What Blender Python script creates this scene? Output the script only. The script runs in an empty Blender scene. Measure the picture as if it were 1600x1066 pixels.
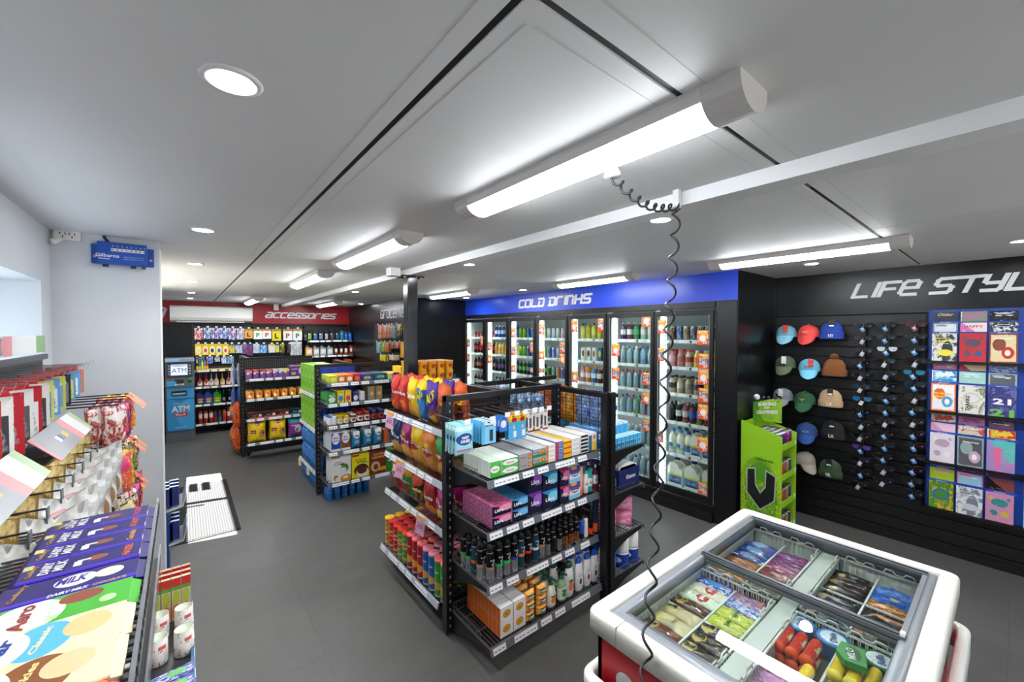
import bpy, math, random
from mathutils import Matrix, Vector
random.seed(7)
S = bpy.context.scene
COL = S.collection
# ---------------------------------------------------------------- camera, light, exposure
EYE = Vector((0, 0, 1.83)); YAW = math.radians(38.95); PITCH = math.radians(1.2); FPX = 637.0
cam_data = bpy.data.cameras.new('camera'); cam = bpy.data.objects.new('camera', cam_data); COL.objects.link(cam)
cam.location = EYE; cam.rotation_euler = (math.pi/2-PITCH, 0, -YAW)
cam_data.sensor_width = 36; cam_data.lens = 36*FPX/1600; cam_data.clip_start = 0.02
S.camera = cam
S.view_settings.view_transform = 'Standard'; S.view_settings.look = 'None'
S.view_settings.exposure = 1.3; S.view_settings.gamma = 1.0; S.view_settings.use_curve_mapping = False
S.cycles.use_denoising = True
S.cycles.max_bounces = 7; S.cycles.diffuse_bounces = 4; S.cycles.glossy_bounces = 3
S.cycles.transparent_max_bounces = 10; S.cycles.sample_clamp_indirect = 4.0; S.cycles.caustics_reflective = False
W = bpy.data.worlds.new('sky'); S.world = W; W.use_nodes = True
W.node_tree.nodes['Background'].inputs[0].default_value = (0.80, 0.90, 1.0, 1)
W.node_tree.nodes['Background'].inputs[1].default_value = 0.9
sun_d = bpy.data.lights.new('sun', 'SUN'); sun_d.energy = 50; sun_d.angle = math.radians(0.6); sun_d.color = (1, .97, .92)
sun = bpy.data.objects.new('sun', sun_d); COL.objects.link(sun)
sun.rotation_euler = Vector((0.49, -0.10, -1.0)).to_track_quat('-Z', 'Y').to_euler()
TUBE_E, DOWN_E, LED_E = 17.5, 60.0, 3.2
SPOT_W = 14.0
CZ = 2.40    # ceiling height

# ---------------------------------------------------------------- picture <-> place
_cp, _sp = math.cos(PITCH), math.sin(PITCH)
_R = Vector((math.cos(YAW), -math.sin(YAW), 0)); _F0 = Vector((math.sin(YAW), math.cos(YAW), 0))
_F = _F0*_cp + Vector((0, 0, -_sp)); _U = _F0*_sp + Vector((0, 0, _cp))
def ray(px, py): return _F + _R*((px-800)/FPX) - _U*((py-533)/FPX)
def onX(px, py, X):
    d = ray(px, py); t = X/d.x; return (t*d.y, EYE.z+t*d.z)
def onY(px, py, Y):
    d = ray(px, py); t = Y/d.y; return (t*d.x, EYE.z+t*d.z)
def onZ(px, py, Z):
    d = ray(px, py); t = (Z-EYE.z)/d.z; return (t*d.x, t*d.y)

# ---------------------------------------------------------------- materials
MATS = {}
def lin(h):
    h = h.lstrip('#')
    c = [int(h[i:i+2], 16)/255 for i in (0, 2, 4)]
    return tuple(((v/12.92) if v <= .04045 else ((v+.055)/1.055)**2.4) for v in c)+(1,)
def mat(col, rough=.5, metal=0, spec=.5, coat=0, emit=0, noise=0, nscale=30, bump=0, bscale=200, trans=0):
    key = (col, rough, metal, spec, coat, emit, noise, nscale, bump, bscale, trans)
    if key in MATS: return MATS[key]
    m = bpy.data.materials.new('m_%s' % col.strip('#')); m.use_nodes = True
    nt = m.node_tree; b = nt.nodes['Principled BSDF']
    b.inputs['Base Color'].default_value = lin(col); b.inputs['Roughness'].default_value = rough
    b.inputs['Metallic'].default_value = metal; b.inputs['Specular IOR Level'].default_value = spec
    b.inputs['Coat Weight'].default_value = coat; b.inputs['Coat Roughness'].default_value = .15
    if trans: b.inputs['Transmission Weight'].default_value = trans
    if emit:
        b.inputs['Emission Color'].default_value = lin(col); b.inputs['Emission Strength'].default_value = emit
    if noise or bump:
        tc = nt.nodes.new('ShaderNodeTexCoord')
    if noise:
        n = nt.nodes.new('ShaderNodeTexNoise'); n.inputs['Scale'].default_value = nscale; n.inputs['Detail'].default_value = 5
        nt.links.new(tc.outputs['Object'], n.inputs['Vector'])
        r = nt.nodes.new('ShaderNodeMapRange'); r.inputs[1].default_value = .3; r.inputs[2].default_value = .7
        r.inputs[3].default_value = 1-noise; r.inputs[4].default_value = 1+noise*.5
        mx = nt.nodes.new('ShaderNodeMix'); mx.data_type = 'RGBA'; mx.blend_type = 'MULTIPLY'; mx.inputs[0].default_value = 1
        mx.inputs[6].default_value = lin(col)
        nt.links.new(n.outputs[0], r.inputs[0]); nt.links.new(r.outputs[0], mx.inputs[7]); nt.links.new(mx.outputs[2], b.inputs['Base Color'])
    if bump:
        n = nt.nodes.new('ShaderNodeTexNoise'); n.inputs['Scale'].default_value = bscale
        nt.links.new(tc.outputs['Object'], n.inputs['Vector'])
        bp = nt.nodes.new('ShaderNodeBump'); bp.inputs['Strength'].default_value = bump; bp.inputs['Distance'].default_value = .01
        nt.links.new(n.outputs[0], bp.inputs['Height']); nt.links.new(bp.outputs[0], b.inputs['Normal'])
    MATS[key] = m; return m
def N(nt, op, a, b=None, c=None):
    n = nt.nodes.new('ShaderNodeMath'); n.operation = op
    for i, v in enumerate((a, b, c)):
        if v is None: continue
        if isinstance(v, (int, float)): n.inputs[i].default_value = v
        else: nt.links.new(v, n.inputs[i])
    return n.outputs[0]
def art(base, layers=(), rough=.45, metal=0, coat=0, plane='xz', wob=0, emit=0):
    """printed packaging. layers, in 0..1 over the piece: ('e',cx,cz,rx,rz,col) ('r',x0,x1,z0,z1,col)
    ('n',scale,threshold,col[,z0,z1]) blotches, ('s',n,duty,col,z0,z1) stripes, ('w',x0,x1,z0,z1,rows,col) lines of small print"""
    key = (base, tuple(layers), rough, metal, coat, plane, wob, emit)
    if key in MATS: return MATS[key]
    m = bpy.data.materials.new('print'); m.use_nodes = True; nt = m.node_tree; b = nt.nodes['Principled BSDF']
    b.inputs['Roughness'].default_value = rough; b.inputs['Metallic'].default_value = metal; b.inputs['Coat Weight'].default_value = coat
    tc = nt.nodes.new('ShaderNodeTexCoord'); sp = nt.nodes.new('ShaderNodeSeparateXYZ')
    nt.links.new(tc.outputs['Generated'], sp.inputs[0])
    x = sp.outputs[0]; z = sp.outputs[2] if plane == 'xz' else sp.outputs[1]
    if plane == 'yz': x = sp.outputs[1]; z = sp.outputs[2]
    if wob:
        nn = nt.nodes.new('ShaderNodeTexNoise'); nn.inputs['Scale'].default_value = 6
        nt.links.new(tc.outputs['Generated'], nn.inputs['Vector'])
        o = N(nt, 'MULTIPLY', N(nt, 'SUBTRACT', nn.outputs[0], .5), wob)
        x = N(nt, 'ADD', x, o); z = N(nt, 'ADD', z, o)
    cur = None
    def rect(x0, x1, z0, z1):
        a = N(nt, 'MULTIPLY', N(nt, 'GREATER_THAN', x, x0), N(nt, 'LESS_THAN', x, x1))
        return N(nt, 'MULTIPLY', a, N(nt, 'MULTIPLY', N(nt, 'GREATER_THAN', z, z0), N(nt, 'LESS_THAN', z, z1)))
    for L in layers:
        k = L[0]
        if k == 'e':
            dx = N(nt, 'DIVIDE', N(nt, 'SUBTRACT', x, L[1]), L[3]); dz = N(nt, 'DIVIDE', N(nt, 'SUBTRACT', z, L[2]), L[4])
            f = N(nt, 'LESS_THAN', N(nt, 'ADD', N(nt, 'MULTIPLY', dx, dx), N(nt, 'MULTIPLY', dz, dz)), 1.0); c = L[5]
        elif k == 'r': f = rect(*L[1:5]); c = L[5]
        elif k == 'd':   # diagonal cut: everything with x*a + z*b > c0
            f = N(nt, 'GREATER_THAN', N(nt, 'ADD', N(nt, 'MULTIPLY', x, L[1]), N(nt, 'MULTIPLY', z, L[2])), L[3]); c = L[4]
        elif k == 'n':
            n = nt.nodes.new('ShaderNodeTexNoise'); n.inputs['Scale'].default_value = L[1]*1.3; n.inputs['Detail'].default_value = 5; n.inputs['Roughness'].default_value = .65; n.inputs['Distortion'].default_value = .6
            nt.links.new(tc.outputs['Generated'], n.inputs['Vector'])
            mr = nt.nodes.new('ShaderNodeMapRange'); mr.inputs[1].default_value = L[2]-.03; mr.inputs[2].default_value = L[2]+.05; nt.links.new(n.outputs[0], mr.inputs[0])
            f = mr.outputs[0]; c = L[3]
            if len(L) > 4: f = N(nt, 'MULTIPLY', f, rect(0, 1, L[4], L[5]))
        elif k == 's':
            f = N(nt, 'LESS_THAN', N(nt, 'FRACT', N(nt, 'MULTIPLY', x, L[1])), L[2]); c = L[3]
            f = N(nt, 'MULTIPLY', f, rect(0, 1, L[4], L[5]))
        elif k == 'w':
            rr = rect(*L[1:5])
            a = N(nt, 'LESS_THAN', N(nt, 'FRACT', N(nt, 'MULTIPLY', z, L[5]/(L[4]-L[3]))), .45)
            n = nt.nodes.new('ShaderNodeTexNoise'); n.inputs['Scale'].default_value = 40; n.inputs['Detail'].default_value = 0
            nt.links.new(tc.outputs['Generated'], n.inputs['Vector'])
            f = N(nt, 'MULTIPLY', N(nt, 'MULTIPLY', rr, a), N(nt, 'GREATER_THAN', n.outputs[0], .46)); c = L[6]
        mx = nt.nodes.new('ShaderNodeMix'); mx.data_type = 'RGBA'
        nt.links.new(f, mx.inputs[0])
        if cur is None: mx.inputs[6].default_value = lin(base)
        else: nt.links.new(cur, mx.inputs[6])
        mx.inputs[7].default_value = lin(c); cur = mx.outputs[2]
    if cur is None: b.inputs['Base Color'].default_value = lin(base)
    else:
        nt.links.new(cur, b.inputs['Base Color'])
        if emit:
            nt.links.new(cur, b.inputs['Emission Color']); b.inputs['Emission Strength'].default_value = emit
    MATS[key] = m; return m
def glassmat(tint='#ffffff', ior=1.35, rough=.0, name='clear_glass'):
    key = ('glass', tint, ior, rough)
    if key in MATS: return MATS[key]
    m = bpy.data.materials.new(name); m.use_nodes = True; nt = m.node_tree; nt.nodes.clear()
    out = nt.nodes.new('ShaderNodeOutputMaterial'); mx = nt.nodes.new('ShaderNodeMixShader'); lw = nt.nodes.new('ShaderNodeLayerWeight')
    lw.inputs[0].default_value = .5; f0 = ((ior-1)/(ior+1))**2
    tr = nt.nodes.new('ShaderNodeBsdfTransparent'); gl = nt.nodes.new('ShaderNodeBsdfGlossy')
    tr.inputs[0].default_value = lin(tint); gl.inputs['Roughness'].default_value = rough
    fac = N(nt, 'ADD', N(nt, 'MULTIPLY', N(nt, 'POWER', lw.outputs['Facing'], 5.0), 1-f0), f0)
    nt.links.new(fac, mx.inputs[0]); nt.links.new(tr.outputs[0], mx.inputs[1]); nt.links.new(gl.outputs[0], mx.inputs[2])
    nt.links.new(mx.outputs[0], out.inputs[0]); MATS[key] = m; return m
BLK = mat('#0b0b0c', .38); BLKG = mat('#08090a', .16); WHT = mat('#e9e9e6', .5); CHROME = mat('#b9bbbd', .28, 1)
WIRE = mat('#8c8e90', .3, .9); STRIP = mat('#5b6066', .35); TICK = mat('#e8e9ea', .5); INK = mat('#20242c', .6); RED = mat('#c41f26', .45)
STRIPL = mat('#a9b0ba', .3)

# ---------------------------------------------------------------- mesh kit
_TXT = {}
def textshape(s, bold=0):
    k = (s, bold)
    if k in _TXT: return _TXT[k]
    cu = bpy.data.curves.new('t', 'FONT'); cu.body = s; cu.size = 1; cu.resolution_u = 2; cu.offset = .018*bold; cu.fill_mode = 'FRONT'
    ob = bpy.data.objects.new('t', cu); me = ob.to_mesh()
    vs = [(v.co.x, v.co.y) for v in me.vertices]; fs = [tuple(p.vertices) for p in me.polygons]
    ob.to_mesh_clear(); bpy.data.objects.remove(ob); bpy.data.curves.remove(cu)
    x0 = min(v[0] for v in vs); x1 = max(v[0] for v in vs); y0 = min(v[1] for v in vs); y1 = max(v[1] for v in vs)
    vs = [((v[0]-(x0+x1)/2)/(x1-x0), (v[1]-(y0+y1)/2)/(y1-y0)) for v in vs]
    _TXT[k] = (vs, fs); return _TXT[k]
class M:
    def __init__(s): s.v = []; s.f = []; s.m = []; s.mats = []; s.sm = []
    def mi(s, m):
        if m not in s.mats: s.mats.append(m)
        return s.mats.index(m)
    def add(s, vs, fs, m, smooth=False):
        b = len(s.v); s.v += [tuple(v) for v in vs]; i = s.mi(m) if not isinstance(m, list) else None
        for j, f in enumerate(fs):
            s.f.append(tuple(b+k for k in f)); s.m.append(i if i is not None else s.mi(m[j])); s.sm.append(smooth)
        return s
    def box(s, x0, x1, y0, y1, z0, z1, m, front=None, top=None, side=None):
        vs = [(x0,y0,z0),(x1,y0,z0),(x1,y1,z0),(x0,y1,z0),(x0,y0,z1),(x1,y0,z1),(x1,y1,z1),(x0,y1,z1)]
        fs = [(0,1,5,4),(1,2,6,5),(2,3,7,6),(3,0,4,7),(4,5,6,7),(3,2,1,0)]
        return s.add(vs, fs, [front or m, side or m, m, side or m, top or m, m])
    def rbox(s, x0, x1, y0, y1, z0, z1, m, r=.01, ax='z', seg=3):
        """box with the edges along one axis rounded"""
        if ax == 'z': a0, a1, b0, b1 = x0, x1, y0, y1; mk = lambda a, b, c: (a, b, c); c0, c1 = z0, z1
        elif ax == 'y': a0, a1, b0, b1 = x0, x1, z0, z1; mk = lambda a, b, c: (a, c, b); c0, c1 = y1, y0
        else: a0, a1, b0, b1 = y0, y1, z0, z1; mk = lambda a, b, c: (c, a, b); c0, c1 = x0, x1
        pts = []
        for cx, cy, st in ((a1-r, b0+r, -90), (a1-r, b1-r, 0), (a0+r, b1-r, 90), (a0+r, b0+r, 180)):
            for i in range(seg+1):
                t = math.radians(st+90*i/seg); pts.append((cx+r*math.cos(t), cy+r*math.sin(t)))
        n = len(pts); vs = [mk(a, b, c0) for a, b in pts]+[mk(a, b, c1) for a, b in pts]
        return s.add(vs, [(i, (i+1) % n, n+(i+1) % n, n+i) for i in range(n)]+[tuple(range(n))[::-1], tuple(range(n, 2*n))], m)
    def poly(s, pts, d, m, ax='y'):
        """extrude a 2-d outline: ax y -> pts are (x,z) between y=d[0] and d[1]; x -> (y,z); z -> (x,y)"""
        mk = {'y': lambda a, b, c: (a, c, b), 'x': lambda a, b, c: (c, a, b), 'z': lambda a, b, c: (a, b, c)}[ax]
        n = len(pts); vs = [mk(a, b, d[0]) for a, b in pts]+[mk(a, b, d[1]) for a, b in pts]
        return s.add(vs, [tuple(range(n)), tuple(range(2*n-1, n-1, -1))]+[(i, n+i, n+(i+1) % n, (i+1) % n) for i in range(n)], m)
    def lathe(s, prof, m, cx=0, cy=0, seg=12, sy=1, mats=None, ax='z', smooth=True, sx=1):
        n = len(prof); vs = []
        for r, z in prof:
            for i in range(seg):
                a = 2*math.pi*i/seg; p = (r*math.cos(a)*sx, r*math.sin(a)*sy, z)
                if ax == 'y': p = (p[0], p[2], p[1])
                if ax == 'x': p = (p[2], p[0], p[1])
                vs.append((cx+p[0], cy+p[1], p[2]))
        fs = []; mm = []
        for j in range(n-1):
            for i in range(seg):
                fs.append((j*seg+i, j*seg+(i+1) % seg, (j+1)*seg+(i+1) % seg, (j+1)*seg+i)); mm.append(mats[j] if mats else m)
        s.add(vs, fs, mm, smooth)
        for j, rev in ((0, True), (n-1, False)):
            if prof[j][0] > 1e-5:
                ring = [vs[j*seg+i] for i in range(seg)]
                s.add(ring, [tuple(range(seg))[::-1] if rev else tuple(range(seg))], (mats[min(j, n-2)] if mats else m))
        return s
    def tube(s, pts, r, m, seg=6, closed=False):
        pts = [Vector(p) for p in pts]; n = len(pts); vs = []
        ref = None
        for i, p in enumerate(pts):
            a = pts[i-1] if i > 0 else (pts[-1] if closed else p); b = pts[i+1] if i < n-1 else (pts[0] if closed else p)
            t = (b-a).normalized()
            if ref is None: ref = Vector((0, 0, 1)) if abs(t.z) < .9 else Vector((1, 0, 0))
            u = t.cross(ref)
            if u.length < 1e-4: u = t.cross(Vector((0, 1, 0)))
            u.normalize(); w = u.cross(t).normalized(); ref = w
            for k in range(seg):
                an = 2*math.pi*k/seg; vs.append(p+u*(r*math.cos(an))+w*(r*math.sin(an)))
        fs = []
        for i in range(n-1 if not closed else n):
            j = (i+1) % n
            for k in range(seg): fs.append((i*seg+k, j*seg+k, j*seg+(k+1) % seg, i*seg+(k+1) % seg))
        if not closed: fs += [tuple(range(seg)), tuple((n-1)*seg+k for k in range(seg))[::-1]]
        return s.add(vs, fs, m, True)
    def bar(s, a, b, r, m):   # thin square wire between two points
        a = Vector(a); b = Vector(b); t = (b-a).normalized(); ref = Vector((0, 0, 1)) if abs(t.z) < .9 else Vector((1, 0, 0))
        u = t.cross(ref).normalized()*r; w = u.cross(t).normalized()*r
        vs = [a+u+w, a-u+w, a-u-w, a+u-w, b+u+w, b-u+w, b-u-w, b+u-w]
        return s.add(vs, [(0,1,5,4),(1,2,6,5),(2,3,7,6),(3,0,4,7)], m)
    def pillow(s, w, h, d, m, cols=8, rows=10, crimp=.035, seed=0, lean=0, back=None, wr=.006, puff=.5):
        """filled bag: front face toward -y, standing on z=0, sealed edges top and bottom"""
        rnd = random.Random(seed); ph = [rnd.uniform(0, 6.28) for _ in range(6)]
        front = []; bk = []
        for j in range(rows+1):
            v = j/rows; zz = v*h
            cv = min(1, (v-.03)/.15, (.92-v)/.24) if h > .1 else min(1, v/.16, (1-v)/.22); cv = max(0, cv)**puff
            for i in range(cols+1):
                u = i/cols; cu = max(0, 1-(2*u-1)**2)**.5
                y = d/2*cv*cu
                wv = wr*(math.sin(u*9+v*7+ph[0])+math.sin(u*17-v*13+ph[1])*.7+math.sin(v*23+u*5+ph[2])*.5+abs(math.sin(u*11+v*19+ph[5]))*.8)*cv
                if v > .8 or v < .12: wv += wr*.9*math.sin(u*21+ph[3])*(1 if h > .1 else .4)
                pinch = 1-.07*math.sin(math.pi*v)
                x = (u-.5)*w*pinch
                ly = lean*v*h
                zt = zz + (wr*1.2*math.sin(u*7+ph[4]) if j == rows else 0)
                front.append((x, -y-wv+ly-.0012, zt)); bk.append((x, y+wv*.4+ly+.0012, zt))
        n = cols+1; fs = [(j*n+i, j*n+i+1, (j+1)*n+i+1, (j+1)*n+i) for j in range(rows) for i in range(cols)]
        s.add(front, fs, m, True); s.add(bk, [f[::-1] for f in fs], back or m, True)
        s._front = lambda u, v: front[min(rows, max(0, round(v*rows)))*n+min(cols, max(0, round(u*cols)))]
        b = len(s.v)-2*n*(rows+1); ed = []
        for j in range(rows): ed += [(b+j*n, b+(j+1)*n, b+n*(rows+1)+(j+1)*n, b+n*(rows+1)+j*n), (b+j*n+cols, b+n*(rows+1)+j*n+cols, b+n*(rows+1)+(j+1)*n+cols, b+(j+1)*n+cols)]
        i0 = s.mi(m)
        for e in ed: s.f.append(e); s.m.append(i0); s.sm.append(True)
        return s
    def text(s, t, cx, cz, w, h, m, y=-.001, bold=1, fn=None, rot=0, slant=0):
        """lettering on the x-z face at depth y (fn maps (x,z) to a point)"""
        vs, fs = textshape(t, bold); out = []
        for a, b in vs:
            x = a*w+b*h*slant; z = b*h
            if rot: x, z = x*math.cos(rot)-z*math.sin(rot), x*math.sin(rot)+z*math.cos(rot)
            x += cx; z += cz
            out.append(fn(x, z) if fn else (x, y, z))
        return s.add(out, fs, m)
    def wrap(s, t, cz, w, h, r, m, cx=0, cy=0, ang=-90, sy=1, bold=1, eps=.0006):
        fn = lambda x, z: (cx+(r+eps)*math.cos(math.radians(ang)+x/r), cy+sy*(r+eps)*math.sin(math.radians(ang)+x/r), z)
        return s.text(t, 0, cz, w, h, m, fn=fn, bold=bold)
    def quad(s, pts, m): return s.add(pts, [tuple(range(len(pts)))], m)
    def tf(s, mx):
        s.v = [tuple(mx @ Vector(v)) for v in s.v]; return s
    def mesh(s, name):
        me = bpy.data.meshes.new(name); me.from_pydata(s.v, [], s.f)
        for m in s.mats: me.materials.append(m)
        me.polygons.foreach_set('material_index', s.m); me.polygons.foreach_set('use_smooth', s.sm); me.update(); return me
    def build(s, name, parent=None, loc=(0, 0, 0), rz=0):
        o = bpy.data.objects.new(name, s.mesh(name)); COL.objects.link(o); o.location = loc; o.rotation_euler = (0, 0, rz)
        if parent is not None: o.parent = parent
        return o
ORD = 'first second third fourth fifth sixth seventh eighth ninth tenth eleventh twelfth thirteenth fourteenth fifteenth sixteenth'.split()
_labels = {}
def tag(o, label, cat, group=None):
    n = len(label.replace(',', ' ').split())
    if n > 16 or n < 4: print('LABEL WORDS', n, label)
    o['label'] = label; o['category'] = cat
    if group: o['group'] = group
    return o
def empty(name, loc=(0, 0, 0), rz=0):
    o = bpy.data.objects.new(name, None); COL.objects.link(o); o.location = loc; o.rotation_euler = (0, 0, rz); o.empty_display_size = .05
    return o
def struct(name, m, loc=(0, 0, 0), rz=0):
    o = m.build(name, None, loc, rz); o['kind'] = 'structure'; return o
class Kind:
    """a product: list of (part name, M or mesh). one entry -> the thing is that mesh"""
    def __init__(s, name, cat, parts):
        s.name = name; s.cat = cat
        s.parts = [(n, m.mesh(name if len(parts) == 1 else n), sub) for n, m, sub in [(p+(None,))[:3] for p in parts]]
    def put(s, loc, rz=0, label='', group=None, rx=0, ry=0, sc=None):
        if len(s.parts) == 1:
            o = bpy.data.objects.new(s.name, s.parts[0][1]); COL.objects.link(o)
        else:
            o = empty(s.name)
            for n, me, sub in s.parts:
                c = bpy.data.objects.new(n, me); COL.objects.link(c); c.parent = o
                if sub: c['label'] = sub
        o.location = loc; o.rotation_euler = (rx, ry, rz)
        if sc: o.scale = sc
        return tag(o, label, s.cat, group)
class Bay:
    """frame of a run of shelving: x to the viewer's right, y away from the viewer, back panel at y=0"""
    def __init__(s, X, Y, rz): s.o = Vector((X, Y, 0)); s.rz = rz; s.mx = Matrix.Translation(s.o) @ Matrix.Rotation(rz, 4, 'Z')
    def w(s, x, y, z): return s.mx @ Vector((x, y, z))
    def xs(s, px, y):   # picture column -> x along the bay at depth y
        d = ray(px, 533); r = s.mx.inverted(); e = r @ Vector((EYE.x, EYE.y, 0)); dd = r.to_3x3() @ Vector((d.x, d.y, 0))
        t = (y-e.y)/dd.y; return e.x+t*dd.x
def side(i, n, what='left'):
    if n == 1: return ''
    if i == 0: return 'leftmost'
    if i == n-1: return 'rightmost'
    return ORD[i]+' from left'
def line(kind, bay, x0, x1, n, y, z, desc, ctx, group=None, deep=1, dy=.08, up=1, dz=.1, jit=.0, rzj=0):
    """n products side by side from x0 to x1 (centres), deep rows back, up layers high; desc + where it is becomes the label"""
    for i in range(n):
        x = x0 if n == 1 else x0+(x1-x0)*i/(n-1)
        for k in range(deep):
            for q in range(up):
                b = [desc]
                if n > 1: b.append(side(i, n))
                if up > 1: b.append(('bottom' if q == 0 else 'top' if q == up-1 else ORD[q]+' up')+(' layer' if up > 2 or 1 else ''))
                if deep > 1: b.append('front' if k == 0 else ORD[k]+' back')
                lab = ', '.join(t for t in b if t)+' '+ctx
                p = bay.w(x+random.uniform(-jit, jit), y+dy*k, z+dz*q)
                kind.put(p, bay.rz+random.uniform(-rzj, rzj), lab, group or desc+' '+ctx)
# ---------------------------------------------------------------- the room
XL, XW, YA, YB0 = -.57, 4.87, 9.5, -2.3     # left wall, lifestyle wall, accessories wall, behind the camera
def floormat():
    m = bpy.data.materials.new('floor_vinyl'); m.use_nodes = True; nt = m.node_tree; b = nt.nodes['Principled BSDF']
    tc = nt.nodes.new('ShaderNodeTexCoord')
    n1 = nt.nodes.new('ShaderNodeTexNoise'); n1.inputs['Scale'].default_value = 3; n1.inputs['Detail'].default_value = 8; n1.inputs['Roughness'].default_value = .7
    n2 = nt.nodes.new('ShaderNodeTexNoise'); n2.inputs['Scale'].default_value = 90; n2.inputs['Detail'].default_value = 3
    br = nt.nodes.new('ShaderNodeTexBrick'); br.inputs['Scale'].default_value = 1.0; br.offset = 0; br.inputs['Brick Width'].default_value = .61; br.inputs['Row Height'].default_value = .61
    br.inputs['Mortar Size'].default_value = .0022; br.inputs['Color1'].default_value = (.93,.93,.93,1); br.inputs['Color2'].default_value = (1.05,1.05,1.05,1); br.inputs['Mortar'].default_value = (.72,.72,.72,1)
    for n in (n1, n2, br): nt.links.new(tc.outputs['Object'], n.inputs['Vector'])
    r = nt.nodes.new('ShaderNodeValToRGB'); r.color_ramp.elements[0].position = .3; r.color_ramp.elements[0].color = (.056,.055,.053,1)
    r.color_ramp.elements[1].position = .72; r.color_ramp.elements[1].color = (.098,.095,.090,1)
    a = N(nt, 'ADD', N(nt, 'MULTIPLY', n1.outputs[0], .6), N(nt, 'MULTIPLY', n2.outputs[0], .4)); nt.links.new(a, r.inputs[0])
    mx = nt.nodes.new('ShaderNodeMix'); mx.data_type = 'RGBA'; mx.blend_type = 'MULTIPLY'; mx.inputs[0].default_value = 1
    nt.links.new(r.outputs[0], mx.inputs[6]); nt.links.new(br.outputs[0], mx.inputs[7]); nt.links.new(mx.outputs[2], b.inputs['Base Color'])
    b.inputs['Roughness'].default_value = .42
    bp = nt.nodes.new('ShaderNodeBump'); bp.inputs['Strength'].default_value = .12; nt.links.new(n2.outputs[0], bp.inputs['Height']); nt.links.new(bp.outputs[0], b.inputs['Normal'])
    return m
def pegmat(base='#0c0c0d', hole='#3a3a3c', pitch=.025, r=.24):
    m = bpy.data.materials.new('pegboard'); m.use_nodes = True; nt = m.node_tree; b = nt.nodes['Principled BSDF']
    tc = nt.nodes.new('ShaderNodeTexCoord'); sp = nt.nodes.new('ShaderNodeSeparateXYZ'); nt.links.new(tc.outputs['Object'], sp.inputs[0])
    fx = N(nt, 'SUBTRACT', N(nt, 'FRACT', N(nt, 'DIVIDE', sp.outputs[0], pitch)), .5); fz = N(nt, 'SUBTRACT', N(nt, 'FRACT', N(nt, 'DIVIDE', sp.outputs[2], pitch)), .5)
    f = N(nt, 'LESS_THAN', N(nt, 'ADD', N(nt, 'MULTIPLY', fx, fx), N(nt, 'MULTIPLY', fz, fz)), r*r)
    mx = nt.nodes.new('ShaderNodeMix'); mx.data_type = 'RGBA'; nt.links.new(f, mx.inputs[0]); mx.inputs[6].default_value = lin(base); mx.inputs[7].default_value = lin(hole)
    nt.links.new(mx.outputs[2], b.inputs['Base Color']); b.inputs['Roughness'].default_value = .4; return m
CEIL = mat('#dadbdc', .55, noise=.03, nscale=2); WALLW = mat('#c6c9cd', .6, noise=.03, nscale=4, bump=.05, bscale=60)
BWALL = mat('#07090b', .3, spec=.35, noise=.1, nscale=2); REDF = mat('#a5121c', .35); SLOT = mat('#050505', .7); BLUEF = mat('#1d44c8', .32)
struct('floor', M().box(-1.2, 6, YB0-.2, YA+.2, -.1, 0, floormat()))
g = .009
for i, (a, b, c, d) in enumerate([(-.85, .455-g, YB0, 3.44), (-.67, .455-g, 3.443, YA+.1), (.455+g, 5.0, YB0, .52-g), (.455+g, 5.0, .52+g, 3.44), (.455+g, 5.0, 3.443, YA+.1)]):
    struct('ceiling', M().box(a, b, c, d, CZ, CZ+.04, CEIL))
struct('ceiling', M().box(-.85, 5.2, YB0-.2, YA+.2, CZ+.06, CZ+.12, SLOT))
# light ridges that run beside the panel joints
m = M(); R_ = mat('#c9cacc', .5); GB_ = mat('#4b4e52', .6)
struct('trim_joint', M().box(.455-g, .455+g, YB0, YA, CZ+.004, CZ+.01, SLOT))
struct('trim_joint', M().box(.455+g, XW, .52-g, .52+g, CZ+.006, CZ+.012, GB_).box(1.0, 1.3, .514, .522, CZ+.004, CZ+.006, SLOT).box(1.95, 2.25, .514, .524, CZ+.004, CZ+.006, SLOT).box(2.6, 3.1, .514, .524, CZ+.004, CZ+.006, SLOT))
m.box(.40, .403, .52, YA, CZ-.0007, CZ, R_).box(.50, .503, .58, YA, CZ-.0007, CZ, R_).box(.52, XW, .575, .578, CZ-.0007, CZ, R_).box(.52, XW, .455, .458, CZ-.0007, CZ, R_)
m.box(2.97, 2.974, YB0, .5, CZ-.0008, CZ, R_).box(4.40, 4.404, YB0, .5, CZ-.0008, CZ, R_)
struct('trim_joint', m)
struct('trim_beam', M().box(1.58, 1.685, YB0, YA, 2.345, CZ, mat('#e2e3e5', .4)))
# left wall with its window and the glazed door
wy0, wy1, wz0, wz1 = 1.7, 3.2, 1.62, 2.10
dy0, dy1, dz1 = 4.55, 6.75, 2.22
m = M(); xo = XL-.28
m.box(xo, XL, YB0, wy0, 0, CZ, WALLW).box(xo, XL, wy0, wy1, 0, wz0, WALLW).box(xo, XL, wy0, wy1, wz1, CZ, WALLW)
m.box(xo, XL, wy1, 3.45, 0, CZ, WALLW)
xd = XL-.10
m.box(xd, XL, 3.45, dy0, 0, CZ, WALLW).box(xd, XL, dy0, dy1, dz1, CZ, WALLW).box(xd, XL, dy1, YA, 0, CZ, WALLW)
struct('wall_left', m)
AL = mat('#3b3d40', .4, .6); ALW = mat('#dfe0e0', .4)
m = M(); m.box(xo, xo+.05, wy0, wy1, wz0, wz0+.04, ALW).box(xo, xo+.05, wy0, wy1, wz1-.04, wz1, ALW)
for y in (wy0, 2.4, wy1-.04): m.box(xo, xo+.05, y, y+.04, wz0+.04, wz1-.04, ALW)
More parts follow.
